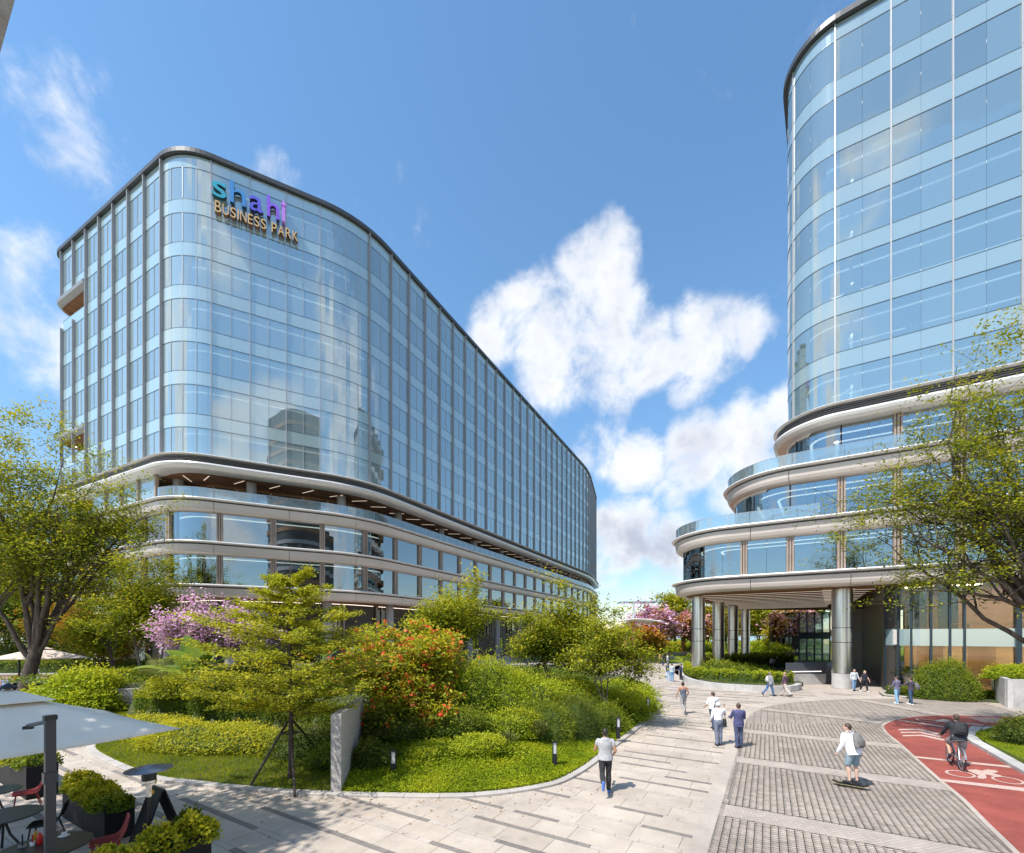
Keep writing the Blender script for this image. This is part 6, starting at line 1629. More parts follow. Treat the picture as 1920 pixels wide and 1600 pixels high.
for a in ((738, 12.9, .08, 'bollard light on the ground cover below the red flowering tree'), (1040, 13.8, .12, 'bollard light directly left of the hooded jogger'),
          (1159, 17.3, .22, 'bollard light just beyond the hooded jogger by the kerb'), (1215, 22.5, .24, 'bollard light at the tip of the mound, nearer of two'),
          (1216.5, 29.0, .05, 'farthest bollard light, seen above the one at the mound tip')): bollard(*a)

# ---- big foreground parasol
c1p = np.array([-6.5, 8.47]); sz = 3.8
cor = [c1p, c1p - U2 * sz, c1p - U2 * sz - V2 * sz, c1p - V2 * sz]; cen = sum(cor) / 4
par = thing('cantilever_parasol', 'large pale square parasol on charcoal side mast over the terrace', 'parasol', (-7.0, 6.5, 0))
def canopy(cor, cen, zr, za, parent, material, vent=True):
    for i in range(4):
        a, b = cor[i], cor[(i + 1) % 4]; n = 8; vs, fs = [], []
        for j in range(n + 1):
            f = j / n
            for k in range(n + 1):
                g = k / n; e = a * (1 - g) + b * g; p = e * (1 - f) + cen * f; sag = -0.07 * math.sin(math.pi * g) * (1 - f) * math.sin(math.pi * min(1, f * 1.2 + .15)); vs.append((*p, zr + (za - zr) * f * .93 + sag))
        for j in range(n):
            for k in range(n): fs.append((j * (n + 1) + k, j * (n + 1) + k + 1, (j + 1) * (n + 1) + k + 1, (j + 1) * (n + 1) + k))
        o = MB().add(vs, fs).build('canopy_panel', material, parent, smooth=True)
        md = o.modifiers.new('thick', 'SOLIDIFY'); md.thickness = .012
    if vent:
        q = [cen + (p - cen) * .26 for p in cor]
        vs = [(*p, zr + (za - zr) * .74 + .05) for p in q] + [(*cen, za + .06)]
        o = MB().add(vs, [(0, 1, 4), (1, 2, 4), (2, 3, 4), (3, 0, 4)]).build('vent_flap', material, parent); md = o.modifiers.new('thick', 'SOLIDIFY'); md.thickness = .012
canopy(cor, cen, 2.5, 3.3, par, M['canvas'])
MB().lathe([(0.12, 0), (0.12, .03), (.08, .06), (.02, .1)], (*cen, 3.37), 16).build('finial', M['black_metal'], par)
for p in cor: MB().tube([(*cen, 3.2), (*(cen + (p - cen) * .99), 2.49)], .014, 6).build('rib', M['mast'], par)
mx = np.array([-6.95, 6.5]); rm = math.atan2(U2[1], U2[0])
MB().box((*mx, 1.56), (0.115, 0.085, 3.12), rm).build('mast', M['mast'], par)
MB().box((*mx, 2.2), (0.15, 0.12, 0.16), rm).build('mast_collar', M['mast'], par)
MB().box((*mx, 3.1), (0.14, 0.11, 0.07), rm).build('mast_cap', M['black_metal'], par)
end = np.array([-7.95, 7.1])
MB().tube([(*mx, 3.05), (*end, 2.85)], .035, 6).build('arm', M['mast'], par)
MB().box((*end, 2.82), (.12, .06, .05), .4).build('bracket', M['black_metal'], par)
MB().box((*mx, .04), (.8, .8, .08), rm).build('base_plate', M['black_metal'], par)
# beige parasol at the back left
px_, Yb = 78, 30.0
bp = thing('garden_parasol', 'beige square parasol on dark pole behind the broad tree trunk', 'parasol', (XA(36, Yb), Yb, 0))
cb = np.array([XA(76, Yb), Yb]); cr_ = [cb + np.array([3.3, .2]), cb + np.array([-.8, -2.3]), cb + np.array([-3.3, -.1]), cb + np.array([.8, 2.3])]
canopy(cr_, cb, 2.72, 3.5, bp, M['canvas_beige'])
MB().lathe([(.06, 0), (.06, 2.9)], (XA(36, Yb), Yb, 0), 12).build('pole', M['black_metal'], bp)
bp2 = thing('garden_parasol', 'second beige parasol edge at the frame edge lower than the other', 'parasol', (-46.5, 36, 0))
cb = np.array([-46.5, 36.0]); canopy([cb + np.array(q) for q in ((2.4, 0), (0, -2.2), (-2.4, 0), (0, 2.2))], cb, 1.9, 2.5, bp2, M['canvas_beige'])
MB().lathe([(.05, 0), (.05, 2.1)], (-46.5, 36, 0), 10).build('pole', M['black_metal'], bp2)

# ---- black planters with leafy plants
def planter(label, a, d, L, w, h, nmod, seed, plants):
    """a = corner on the ground, d = direction of the long side, box lies to the left of d"""
    a = np.array(a); n = np.array([-d[1], d[0]]); t = thing('planter_box', label, 'planter', (*a, 0), 0, 'black planter boxes on the terrace'); rot = math.atan2(d[1], d[0])
    for k in range(nmod):
        l = L / nmod; c = a + d * l * (k + .5) + n * w / 2
        for off, s in (((0, -w / 2 + .015), (l - .012, .03)), ((0, w / 2 - .015), (l - .012, .03)), ((-l / 2 + .021, 0), (.03, w - .062)), ((l / 2 - .021, 0), (.03, w - .062))):
            p = c + d * off[0] + n * off[1]; MB().box((*p, h / 2), (s[0], s[1], h), rot).build('panel', M['black_panel'], t)
        MB().box((*c, h - .1), (l - .07, w - .07, .05), rot).build('soil', M['mulch'], t)
    for i, (f, g, r_, hh, lf) in enumerate(plants):
        p = a + d * L * f + n * w * g
        shrub('potted_shrub', PL[seed][i], (*p, h - .12), (r_, r_ * .75, hh), lf, 1700, .075, seed * 10 + i, lumps=12, cat='potted plant', core=.6, elong=.6, up=.2)
    return t
PL = {20: ['rounded olive plant at the far end of the near long planter', 'yellow green plant second in the near long planter', 'drooping green plant third in the near long planter', 'dark broad leaved plant at the near corner of the long planter'],
      21: ['lime plant nearest the camera in the bottom planter', 'lime plant at the right end of the bottom planter', 'dark small plant behind the lime plants of the bottom planter', 'low lime plant at the bottom frame edge'],
      22: ['olive plant in the planter behind the red chair', 'dark plant in the planter behind the red chair']}
planter('long black two part planter box between terrace and path', (-10.72, 10.3), V2, 2.64, .5, .76, 2, 20, [(.14, .5, .42, .42, 'leaf_big'), (.42, .5, .45, .36, 'leaf_lime'), (.68, .45, .42, .34, 'leaf_big'), (.92, .4, .42, .30, 'leaf_green')])
planter('black planter box at the bottom edge below the heater', (-6.35, 6.35), U2, 1.75, .5, .76, 2, 21, [(.62, .5, .42, .42, 'leaf_lime'), (.9, .45, .40, .45, 'leaf_lime'), (.95, 1.35, .28, .40, 'leaf_dark'), (.25, .5, .42, .35, 'leaf_lime')])
planter('black planter box at the left frame edge behind the red chair', (-15.4, 12.9), V2, 3.1, .6, .85, 2, 22, [(.55, .5, .6, .5, 'leaf_big'), (.85, .5, .5, .45, 'leaf_green')])

# ---- tables
def table(label, x, y, r, first=[None]):
    t = thing('bistro_table', label, 'table', (x, y, 0), 0, 'round black terrace tables')
    MB().lathe([(r - .02, .715), (r, .725), (r, .738), (r - .01, .745)], (x, y, 0), 40).build('tabletop', M['table'], t)
    for k in range(3):
        a = 2.1 * k + .4; MB().tube([(x, y, .70), (x + .1 * math.cos(a), y + .1 * math.sin(a), .35), (x + .32 * math.cos(a), y + .32 * math.sin(a), .0)], .02, 6).build('leg', M['black_metal'], t)
    return t
table('round black table with paper cup and white card at the left edge', -11.95, 10.0, .42)
table('bare round black table in the middle of the terrace', -10.15, 8.62, .56)
table('round black table with sauce bottles and coffee cup', -7.95, 7.35, .60)
# ---- chairs with slatted shells
def chair(label, x, y, az, material, name='terrace_chair', cat='chair'):
    t = thing(name, label, cat, (x, y, 0), -R(az), 'slatted terrace chairs'); lw = dict(world_coords=False)
    for k in range(9):      # continuous slats: seat then back
        f = (k - 4) / 4; xx = f * .19
        MB().tube([(xx * .9, .22, .435), (xx, .05, .425), (xx, -.13, .43), (xx * 1.0, -.2, .475), (xx * .95, -.26, .62), (xx * .8, -.31, .80)], .0085, 5).build('slat', material, t, **lw)
    pts = []
    for sx in (-1, 1):
        MB().tube([(sx * .19, .22, .44), (sx * .215, .05, .43), (sx * .215, -.14, .435), (sx * .21, -.21, .48), (sx * .2, -.27, .62), (sx * .165, -.315, .81)], .015, 6).build('side_rail', material, t, **lw)
        MB().tube([(sx * .19, .17, .43), (sx * .22, .22, 0)], [.016, .012], 6).build('leg', material, t, **lw)
        MB().tube([(sx * .2, -.15, .43), (sx * .23, -.27, 0)], [.016, .012], 6).build('leg', material, t, **lw)
    MB().tube([(-.19, .22, .44), (0, .235, .435), (.19, .22, .44)], .015, 6).build('front_rail', material, t, **lw)
    MB().tube([(-.165, -.315, .81), (0, -.33, .825), (.165, -.315, .81)], .016, 6).build('top_rail', material, t, **lw)
    return t
chair('dark red slatted chair between the parasol mast and heater', -7.72, 8.22, 226, M['red_plastic'])
chair('dark red slatted chair in front of the rear planter', -12.05, 10.72, 222, M['red_plastic'])
chair('black slatted chair half hidden by the parasol mast', -9.72, 9.0, 236, M['black_metal'])
chair('black slatted chair at the left frame edge under a grey jacket', -11.9, 9.35, 20, M['black_metal'])
jk = MB(); jk.loft([((-11.95, 9.1, .30), .24, .09), ((-11.95, 9.1, .5), .25, .1), ((-11.94, 9.1, .75), .23, .09), ((-11.93, 9.1, .84), .17, .07)], 16)
jc = mat('grey denim', (0.07, 0.085, 0.11), (0.12, 0.14, 0.17), 0.9, 0, 10, bump=.4)
tag(jk.build('jacket', jc, smooth=True), 'grey jacket hung over the back of a black chair', 'jacket')
chair('black slatted chair below the middle table', -11.0, 7.9, 60, M['black_metal'])
# ---- things on the tables
zt = .746
def on3(px, py): Y = FPX * (CAM_H - zt) / (py - HOR); return XA(px, Y), Y
def bottle(px, py, label, c):
    x, y = on3(px, py); t = thing('sauce_bottle', label, 'bottle', (x, y, zt)); m1 = mat(label.split()[0] + ' plastic', c, None, .3)
    MB().lathe([(.036, 0), (.038, .02), (.038, .13), (.03, .16), (.014, .175)], (x, y, zt), 20).build('body', m1, t, smooth=True); MB().lathe([(.012, .175), (.004, .215)], (x, y, zt), 12).build('nozzle', m1, t)
bottle(66.5, 1580, 'yellow mustard squeeze bottle behind the red one', (0.55, 0.28, 0.02)); bottle(74.5, 1583, 'red ketchup squeeze bottle beside the mast', (0.55, 0.015, 0.015))
x, y = on3(120, 1568); cup = thing('coffee_cup', 'white coffee cup on a pointed white saucer', 'cup', (x, y, zt))
MB().lathe([(.001, 0), (.075, .004), (.08, .012), (.001, .006)], (x, y, zt), 24).build('saucer', M['white'], cup, smooth=True); MB().lathe([(.02, .012), (.035, .03), (.04, .065), (.036, .065), (.03, .03), (.001, .02)], (x, y, zt), 20).build('cup_bowl', M['white'], cup, smooth=True)
MB().tube([(x + .038, y, zt + .055), (x + .06, y, zt + .045), (x + .036, y, zt + .03)], .005, 6).build('handle', M['white'], cup)
x, y = on3(61, 1586); sp = thing('small_pot', 'small white pot with a red straw and grey packet', 'pot', (x, y, zt)); MB().lathe([(.03, 0), (.036, .07), (.03, .07), (.02, .02)], (x, y, zt), 16).build('pot_bowl', M['white'], sp); MB().tube([(x, y, zt + .03), (x + .005, y, zt + .19)], .009, 6).build('straw', mat('straw red', (0.5, 0.02, 0.02), None, .4), sp)
x, y = on3(42, 1588); ms = thing('menu_stand', 'folded black menu stand on the table with bottles', 'menu', (x, y, zt)); MB().box((x, y, zt + .10), (.012, .12, .2), .8).build('menu_card', M['black_panel'], ms); MB().box((x + .02, y - .02, zt + .02), (.1, .1, .03), .8).build('stand_foot', M['fin'], ms)
x, y = -11.78, 9.95; t = thing('paper_cup', 'pale paper cup on the left edge table', 'cup', (x - .1, y, zt)); MB().lathe([(.03, 0), (.042, .12), (.001, .12)], (x - .1, y, zt), 16).build('cup_body', M['white'], t)
# ---- patio heater
Yh = 7.6; xh = XA(279.5, Yh); ht = thing('patio_heater', 'steel patio heater with wide dark disc reflector', 'heater', (xh, Yh, 0))
disc = mat('heater reflector', (0.16, 0.18, 0.22), (0.2, 0.22, 0.26), .35, .8, 3)
m = MB(); n = 6
for k in range(8):
    a0, a1 = 2 * math.pi * k / 8 + .3, 2 * math.pi * (k + 1) / 8 + .3; vs = [(xh, Yh, 2.07)]
    for j in range(5): a = a0 + (a1 - a0) * j / 4; vs.append((xh + .345 * math.cos(a), Yh + .345 * math.sin(a), 1.985))
    o = MB().add(vs, [(0, j, j + 1) for j in range(1, 5)]).build('reflector_segment', disc, ht); md = o.modifiers.new('thick', 'SOLIDIFY'); md.thickness = .008
MB().lathe([(.105, 1.80), (.105, 1.955)], (xh, Yh, 0), 32).build('burner_screen', M['black_metal'], ht); MB().lathe([(.108, 1.755), (.108, 1.795), (.10, 1.80)], (xh, Yh, 0), 32).build('burner_collar', M['steel'], ht)
MB().lathe([(.1, 1.71), (.103, 1.748)], (xh, Yh, 0), 32).build('burner_tray', M['steel'], ht)
MB().lathe([(.04, 1.5), (.045, 1.705)], (xh, Yh, 0), 20).build('upper_pole', M['steel'], ht); MB().lathe([(.024, .5), (.024, 1.497)], (xh, Yh, 0), 16).build('pole', M['black_metal'], ht)
MB().lathe([(.24, .0), (.24, .12), (.2, .5), (.03, .56)], (xh, Yh, 0), 28).build('gas_housing', M['black_metal'], ht)
MB().lathe([(.014, 1.56), (.018, 1.58), (.018, 1.62)], (xh + .09, Yh - .03, 0), 12).build('igniter', mat('orange knob', (0.7, 0.35, 0.02), None, .4), ht); MB().lathe([(.012, 1.62), (.012, 1.66)], (xh + .09, Yh - .03, 0), 12).build('igniter_cap', M['black_metal'], ht)
# ---- A-frame board
ab = thing('sandwich_board', 'black folding sandwich board behind the patio heater', 'sign board', (-7.6, 9.05, 0))
f0 = np.array([-7.78, 8.9]); f1 = np.array([-7.35, 9.5]); w_ = V2 * .3; tp = (f0 + f1) / 2
for f in (f0, f1):
    vs = [(*(f - w_), 0), (*(f + w_), 0), (*(tp + w_ * .95 + (f - tp) * .05), 1.08), (*(tp - w_ * .95 + (f - tp) * .05), 1.08)]
    o = MB().add(vs, [(0, 1, 2, 3)]).build('board_panel', M['black_panel'], ab); md = o.modifiers.new('thick', 'SOLIDIFY'); md.thickness = .03
MB().box((*tp, 1.085), (.6, .06, .04), math.atan2(V2[1], V2[0])).build('hinge_rail', M['black_metal'], ab)
# ---- back left: brick planter wall, black boxes, board, sculpture
bw_ = thing('brick_planter_wall', 'low pink brick planter wall with stone coping below the long hedge', 'wall', (-40, 36, 0))
L_ = [(-47, 35.6), (-36, 36.6), (-27, 37.7)]
for i in range(2):
    a, b = np.array(L_[i]), np.array(L_[i + 1]); d = (b - a) / np.linalg.norm(b - a); rot = math.atan2(d[1], d[0]); q = np.linalg.norm(b - a); c = (a + b) / 2
    MB().box((*c, .5), (q, .4, 1.0), rot).build('brick_face', mat('pink brick %s' % 'ab'[i], (0.45, 0.28, 0.2), (0.55, 0.36, 0.28), .85, 0, 4), bw_); MB().box((*c, 1.05), (q, .5, .1), rot).build('coping_stone', M['concrete'], bw_)
for i, px in enumerate((48, 60, 74)):
    x = XA(px - 8, 31.5); t = thing('dark_planter', ('dark planter box under the beige parasol pole', 'dark planter box directly behind the broad tree trunk', 'dark planter box below the white sculpture')[i], 'planter', (x, 31.5, 0)); 
    MB().box((x, 31.5, .55), (.75 if i else .5, .6, 1.1), .05).build('panel', M['black_panel'], t)
    shrub('potted_shrub', ('dry yellow plant in the planter by the parasol pole', 'yellow plant in the planter behind the trunk', 'yellow plant below the white sculpture')[i], (x, 31.5, 1.05), (.45, .3, .4), 'leaf_orange', 500, .12, 300 + i, cat='potted plant')
x = XA(71, 31.4); t = thing('white_sculpture', 'white bent loop sculpture standing over the dark planter', 'sculpture', (x, 31.4, 1.1)); MB().tube([(x + .35, 31.4, 1.15), (x + .05, 31.4, 1.2), (x - .12, 31.4, 1.45), (x - .02, 31.4, 1.75), (x + .12, 31.4, 1.72)], [.1, .13, .16, .14, .06], 12).build('loop', M['white'], t, smooth=True)
x = XA(13, 31); t = thing('menu_board', 'dark framed menu board with blue white print at left edge', 'sign board', (x, 31, 0))
prt = mat('printed menu', (0.5, 0.55, 0.7), (0.15, 0.2, 0.4), .5, 0, 9, 2); MB().box((x - .1, 31, .62), (.55, .05, 1.05), .1).build('board_panel', M['black_panel'], t); MB().box((x - .1, 30.965, .68), (.44, .01, .85), .1).build('print', prt, t); MB().box((x + .28, 31.4, .5), (.08, .6, 1.0), .1).build('board_leg', M['black_panel'], t)
# ---- stone pylon whose edge crosses the top left corner
m = MB(); vs = []
for z in np.linspace(-.1, 9.6, 8):
    xr = -3.456 - (8.76 - z) * .295 - .02 * math.sin(z * 2); vs += [(xr - 1.2, 2.6, z), (xr, 2.75, z), (xr + .0, 3.0, z), (xr - 1.2, 3.4, z)]
fs = []
for i in range(7):
    for k in range(4): fs.append((4 * i + k, 4 * i + (k + 1) % 4, 4 * i + 4 + (k + 1) % 4, 4 * i + 4 + k))
fs += [(3, 2, 1, 0), (28, 29, 30, 31)]
tag(m.add(vs, fs).build('leaning_pylon', M['rough_stone']), 'weathered stone pylon edge crossing the top left corner', 'pylon')

# ---- park canopy with timber posts
pc = thing('park_canopy', 'white membrane canopy on timber posts by the pink tree', 'pavilion', (XA(1190, 66), 66, 0)); timber = mat('orange timber post', (0.45, 0.2, 0.07), (0.56, 0.28, 0.1), .6, 0, 2, stretch=(1, 1, .2))
for px, Y, zt_ in ((1188, 64, 6.4), (1172, 64.5, 4.2), (1151.5, 61, 4.0), (1163, 70, 4.6)): MB().lathe([(.24, 0), (.22, zt_)], (XA(px, Y), Y, 0), 14).build('post', timber, pc)
m = MB(); x0, x1 = XA(1150, 65), XA(1235, 65)
vs = [];
for i in range(9):
    f = i / 8
    for j in range(5): g = j / 4; vs.append((x0 + (x1 - x0) * f, 62 + 8 * g, 6.3 + .9 * math.sin(math.pi * f) * .3 - .8 * abs(f - .32) * (g - .5) ** 2 * 2))
o = m.add(vs, [(i * 5 + j, i * 5 + j + 1, (i + 1) * 5 + j + 1, (i + 1) * 5 + j) for i in range(8) for j in range(4)]).build('membrane', M['white'], pc, smooth=True); md = o.modifiers.new('thick', 'SOLIDIFY'); md.thickness = .15
MB().lathe([(.15, 6.3), (.15, 9)], (XA(1188, 64), 64, 0), 12).build('mast', M['white'], pc); MB().box((XA(1195, 64), 64, 9.1), (5.4, 3, .14)).build('upper_roof', M['rail_glass'], pc)
t = thing('timber_post', 'thick brown timber post beside the park tree trunk', 'post', (XA(1280.5, 96), 96, 0)); MB().box((XA(1280.5, 96), 96, 4.0), (.62, .6, 8)).build('post_shaft', timber, t)
t = thing('kiosk', 'small yellow kiosk box on the park lawn', 'kiosk', (XA(1286, 108), 108, 0)); MB().box((XA(1286, 108), 108, 1.2), (.75, .7, 2.3)).build('kiosk_body', mat('yellow kiosk', (0.65, 0.48, 0.15), None, .6), t); MB().box((XA(1286, 108), 108, 2.42), (.9, .85, .12)).build('kiosk_roof', M['white'], t)
for px, Y, h, lab in ((1151, 58, 7.2, 'slim lamp post left of the park canopy'), (1175, 60, 6.2, 'slim lamp post in front of the park canopy')):
    t = thing('lamp_post', lab, 'street lamp', (XA(px, Y), Y, 0)); MB().lathe([(.06, 0), (.04, h)], (XA(px, Y), Y, 0), 10).build('pole', M['fin'], t); MB().box((XA(px, Y), Y, h + .12), (.18, .18, .3)).build('lamp_head', M['lamp_lens'], t)
# potted palm in the lobby
x, y = vv(cG, 1.55, .9); t = thing('lobby_palm', 'yellow green palm in a white urn behind the lobby glass', 'potted plant', (x, y, .02))
MB().lathe([(.12, .02), (.2, .1), (.16, .5), (.34, .95), (.36, 1.0), (.2, 1.0)], (x, y, 0), 20).build('urn', M['white'], t, smooth=True)
frond_plant('palm_fronds', 'arching fronds of the lobby palm', (x, y, 1.0), 14, 1.5, 'palm', 166, 'plant')
# ================================================================== PEOPLE
SK = [mat('light skin', (0.52, 0.30, 0.21), (0.58, 0.35, 0.25), .5, 0, 5), mat('tan skin', (0.36, 0.18, 0.11), (0.42, 0.22, 0.14), .5, 0, 5), mat('pale skin', (0.62, 0.40, 0.31), None, .5)]
HR = {'black': mat('black hair', (0.012, 0.010, 0.010), (0.03, 0.025, 0.02), .5, 0, 30), 'brown': mat('brown hair', (0.05, 0.028, 0.018), (0.10, 0.06, 0.035), .5, 0, 30), 'grey': mat('grey hair', (0.16, 0.14, 0.125), (0.24, 0.21, 0.19), .6, 0, 30), 'blond': mat('fair hair', (0.36, 0.22, 0.12), (0.45, 0.3, 0.18), .5, 0, 30), 'white': M['white']}
CL = {}
def cloth(c):
    if c not in CL: CL[c] = mat('cloth ' + '-'.join('%d' % (q * 100) for q in c), c, tuple(min(1, q * 1.3 + .01) for q in c), .85, 0, 14, 5, bump=.35, bscale=22)
    return CL[c]
def remesh_obj(mb, name, material, parent, vox, smooth_it=6):
    o = mb.build(name, material, parent, world_coords=False)
    r_ = o.modifiers.new('skin', 'REMESH'); r_.mode = 'VOXEL'; r_.voxel_size = vox; r_.use_smooth_shade = True
    if smooth_it: s = o.modifiers.new('relax', 'SMOOTH'); s.iterations = smooth_it; s.factor = .5
    return o
def V3(*a): return Vector(a)
def limb(mb, pts, rad, n=10): mb.tube(pts, rad, n); [mb.ellipsoid(p, (r_, r_, r_), 10, 6) for p, r_ in zip(pts, rad)]
def rotx(v, a): return Vector((v.x, v.y * math.cos(a) - v.z * math.sin(a), v.y * math.sin(a) + v.z * math.cos(a)))

def person(label, x, y, az, h=1.76, z=0.0, skin=0, hair='brown', top=(.7, .7, .7), legs=(.05, .05, .08), shoes=(.05, .05, .05), sleeve=1.0, shorts=False, gait=(0, 0, 0, 0), arms=((5, 8, 10), (5, 8, 10)),
           lean=0.0, vox=.018, female=False, hairstyle='short', top_low=.50, bag=None, bag_col=(.1, .1, .1), tank=False, cap=None, head_turn=0.0, twist=0, seated=False, skirt=None, belt=False, jacket_open=None, hood=False, loose=1.0, knee_out=(0, 0), feet_flat=True, root=None, group=None):
    """gait: (right thigh pitch, right knee bend, left thigh pitch, left knee bend) in degrees; arms: (forward pitch, sideways, elbow bend) for right and left"""
    t = thing('person', label, 'person', (x, y, z), -R(az), group)
    s = h / 1.76
    hw = .088 * s * (1.05 if female else 1); hipz = .93 * s; th, sh = .43 * s, .43 * s
    L = {}
    for sd_, k, ko in ((1, 0, knee_out[0]), (-1, 2, knee_out[1])):
        p, kb = R(gait[k]), R(gait[k + 1]); hip = V3(sd_ * hw, 0, 0); kn = hip + V3(sd_ * math.sin(R(ko)), math.sin(p), -math.cos(p)).normalized() * th; an = kn + V3(0, math.sin(p - kb), -math.cos(p - kb)) * sh
        L[sd_] = (hip, kn, an, p - kb)
    low = min(L[1][2].z, L[-1][2].z); rz = -low + .075 * s if root is None else root
    off = V3(0, 0, rz)
    body, trou, topm = MB(), MB(), MB()
    ln = R(lean); tz = lambda v: rotx(v, -ln)
    def T(v): return off + tz(v)
    sw = (.186 if not female else .158) * s; shz = .50 * s
    # torso rings (hip centre is the origin)
    rings = [(-.06, .155, .115), (.03, .165, .12), (.12, .15, .105), (.22, .145, .105), (.34, .165, .118), (.43, .175, .115), (.49, .15, .095), (.525, .085, .07)]
    if female: rings = [(-.06, .165, .12), (.03, .168, .12), (.14, .128, .095), (.22, .13, .1), (.34, .148, .12), (.43, .15, .105), (.49, .125, .085), (.525, .07, .06)]
    tx = lambda v: T(v)
    def ring(z_, rx, ry, k=1.0): return (T(V3(0, 0, z_ * s)), rx * s * k, ry * s * k, (1, 0, 0), tuple(tz(V3(0, 1, 0))))
    body.loft([ring(*r_) for r_ in rings], 16)
    nk = T(V3(0, 0, .52 * s)); hd = T(V3(0, .02 * s, .52 * s)) + V3(0, .015 * s, .145 * s)
    body.tube([nk - V3(0, 0, .03), hd - V3(0, 0, .05 * s)], [.055 * s, .05 * s], 12)
    HM = Matrix.Rotation(R(head_turn), 3, 'Z')
    body.ellipsoid(hd, (.073 * s, .088 * s, .108 * s), 16, 12, HM); body.ellipsoid(hd + HM @ V3(0, .045 * s, -.06 * s), (.045 * s, .045 * s, .045 * s), 12, 8)
    body.ellipsoid(hd + HM @ V3(0, .09 * s, -.015 * s), (.013 * s, .022 * s, .022 * s), 8, 6)
    for q in (-1, 1): body.ellipsoid(hd + HM @ V3(q * .075 * s, -.003 * s, -.012 * s), (.012 * s, .02 * s, .03 * s), 8, 6)
    # arms
    hands = {}
    for sd_, (pf, ab, eb) in ((1, arms[0]), (-1, arms[1])):
        sp = T(V3(sd_ * sw, 0, shz - .035 * s)); ud = tz(V3(sd_ * math.sin(R(ab)), math.sin(R(pf)) * math.cos(R(ab)), -math.cos(R(pf)) * math.cos(R(ab)))); el = sp + ud * .285 * s
        fd = rotx(ud, R(eb)); inw = .45 * min(1, eb / 80); fd = (fd + V3(-sd_ * inw, 0, 0)).normalized(); wr = el + fd * .25 * s
        limb(body, [sp, (sp + el) / 2, el], [.052 * s, .045 * s, .037 * s]); limb(body, [el, el + (wr - el) * .35, wr], [.037 * s, .038 * s, .024 * s])
        pm = wr + fd * .05 * s; side = fd.cross(V3(0, 1, 0)); side = side.normalized() if side.length > .1 else V3(1, 0, 0); nrm2 = side.cross(fd).normalized()
        body.tube([wr, pm, wr + fd * .088 * s], [.022 * s, .036 * s, .034 * s], 10, squash=.45)
        for fi, (oy, fl) in enumerate(((-.026, .068), (-.009, .078), (.009, .072), (.026, .056))):
            b0 = wr + fd * .082 * s + nrm2 * oy * s; b1 = b0 + (fd * .8 + side * .5 * -sd_).normalized() * fl * .5 * s; b2 = b1 + (fd * .4 + side * .9 * -sd_).normalized() * fl * .5 * s; body.tube([b0 - fd * .02, b0, b1, b2], [.009 * s, .0095 * s, .009 * s, .007 * s], 6)
        body.tube([wr + fd * .02 * s, wr + fd * .05 * s - nrm2 * .038 * s, wr + fd * .085 * s - nrm2 * .045 * s], [.012 * s, .011 * s, .009 * s], 6)
        hands[sd_] = pm
        if not tank:
            k = sleeve; e1 = sp + (el - sp) * min(1, k * 2) * .98; pts, rr_ = [sp, (sp + e1) / 2, e1], [(.066 if k > .3 else .056) * s, .062 * s * loose, (.054 if k < .9 else .05) * s * loose]
            if k > .55: w1 = el + (wr - el) * (k - .5) * 2 * .97; pts += [el + (w1 - el) * .5, w1]; rr_ += [.048 * s * loose, .037 * s]
            limb(topm, pts, rr_)
    # legs and feet
    for sd_ in (1, -1):
        hip, kn, an, ft = L[sd_]; hip, kn, an = hip + off, kn + off, an + off
        limb(body, [hip - V3(0, 0, -.02), hip + (kn - hip) * .4, kn], [.088 * s, .076 * s, .052 * s]); limb(body, [kn, kn + (an - kn) * .32 + V3(0, -.012, 0), kn + (an - kn) * .8, an], [.052 * s, .054 * s, .034 * s, .034 * s])
        fdn = V3(0, math.cos(ft), math.sin(ft)) if abs(ft) > .5 else V3(0, 1, 0); dn = V3(0, math.sin(ft), -math.cos(ft)) if abs(ft) > .5 else V3(0, 0, -1)
        shm = MB(); heel = an + dn * .035 * s - fdn * .05 * s; toe = an + dn * .042 * s + fdn * .165 * s
        limb(shm, [an + dn * .0, an + dn * .02 * s], [.044 * s, .046 * s]); limb(shm, [heel, an + dn * .032 * s + fdn * .05 * s, toe], [.038 * s, .044 * s, .036 * s])
        body.tube([heel + V3(0, 0, .005), toe], [.025 * s, .024 * s], 8)
        # flatten the sole
        zmin = rz * 0
        shm.v = [(a, b, max(c, .004) if not seated else c) for a, b, c in shm.v]
        remesh_obj(shm, 'shoe', cloth(shoes), t, max(vox * .7, .01), 2)
        if skirt is None:
            if shorts: limb(trou, [hip - V3(0, 0, -.03), hip + (kn - hip) * .5, hip + (kn - hip) * .84], [.108 * s, .10 * s, .088 * s])
            else:
                limb(trou, [hip - V3(0, 0, -.03), hip + (kn - hip) * .45, kn], [.104 * s, .09 * s, .068 * s]); limb(trou, [kn, kn + (an - kn) * .35 + V3(0, -.01, 0), kn + (an - kn) * .95], [.072 * s, .073 * s * loose, .058 * s * loose])
    if skirt: trou.loft([ring(-.38, .17, .15), ring(-.2, .17, .14), ring(.02, .172, .13), ring(.12, .15, .11)], 16)
    else: trou.loft([ring(-.10, .15, .118, 1.06), ring(-.03, .168, .13, 1.06), ring(.05, .165, .124, 1.06), ring(.11, .15, .11, 1.05)], 16)
    remesh_obj(body, 'body', SK[skin], t, min(vox, .014) if vox < .02 else vox * .8, 3)
    remesh_obj(trou, 'trousers' if not shorts and not skirt else ('shorts' if shorts else 'skirt'), cloth(legs), t, vox, 4)
    low_ = (top_low - .53) ; kx = (1.19 if not belt else 1.13) * (1.0 if not female else 1.02)
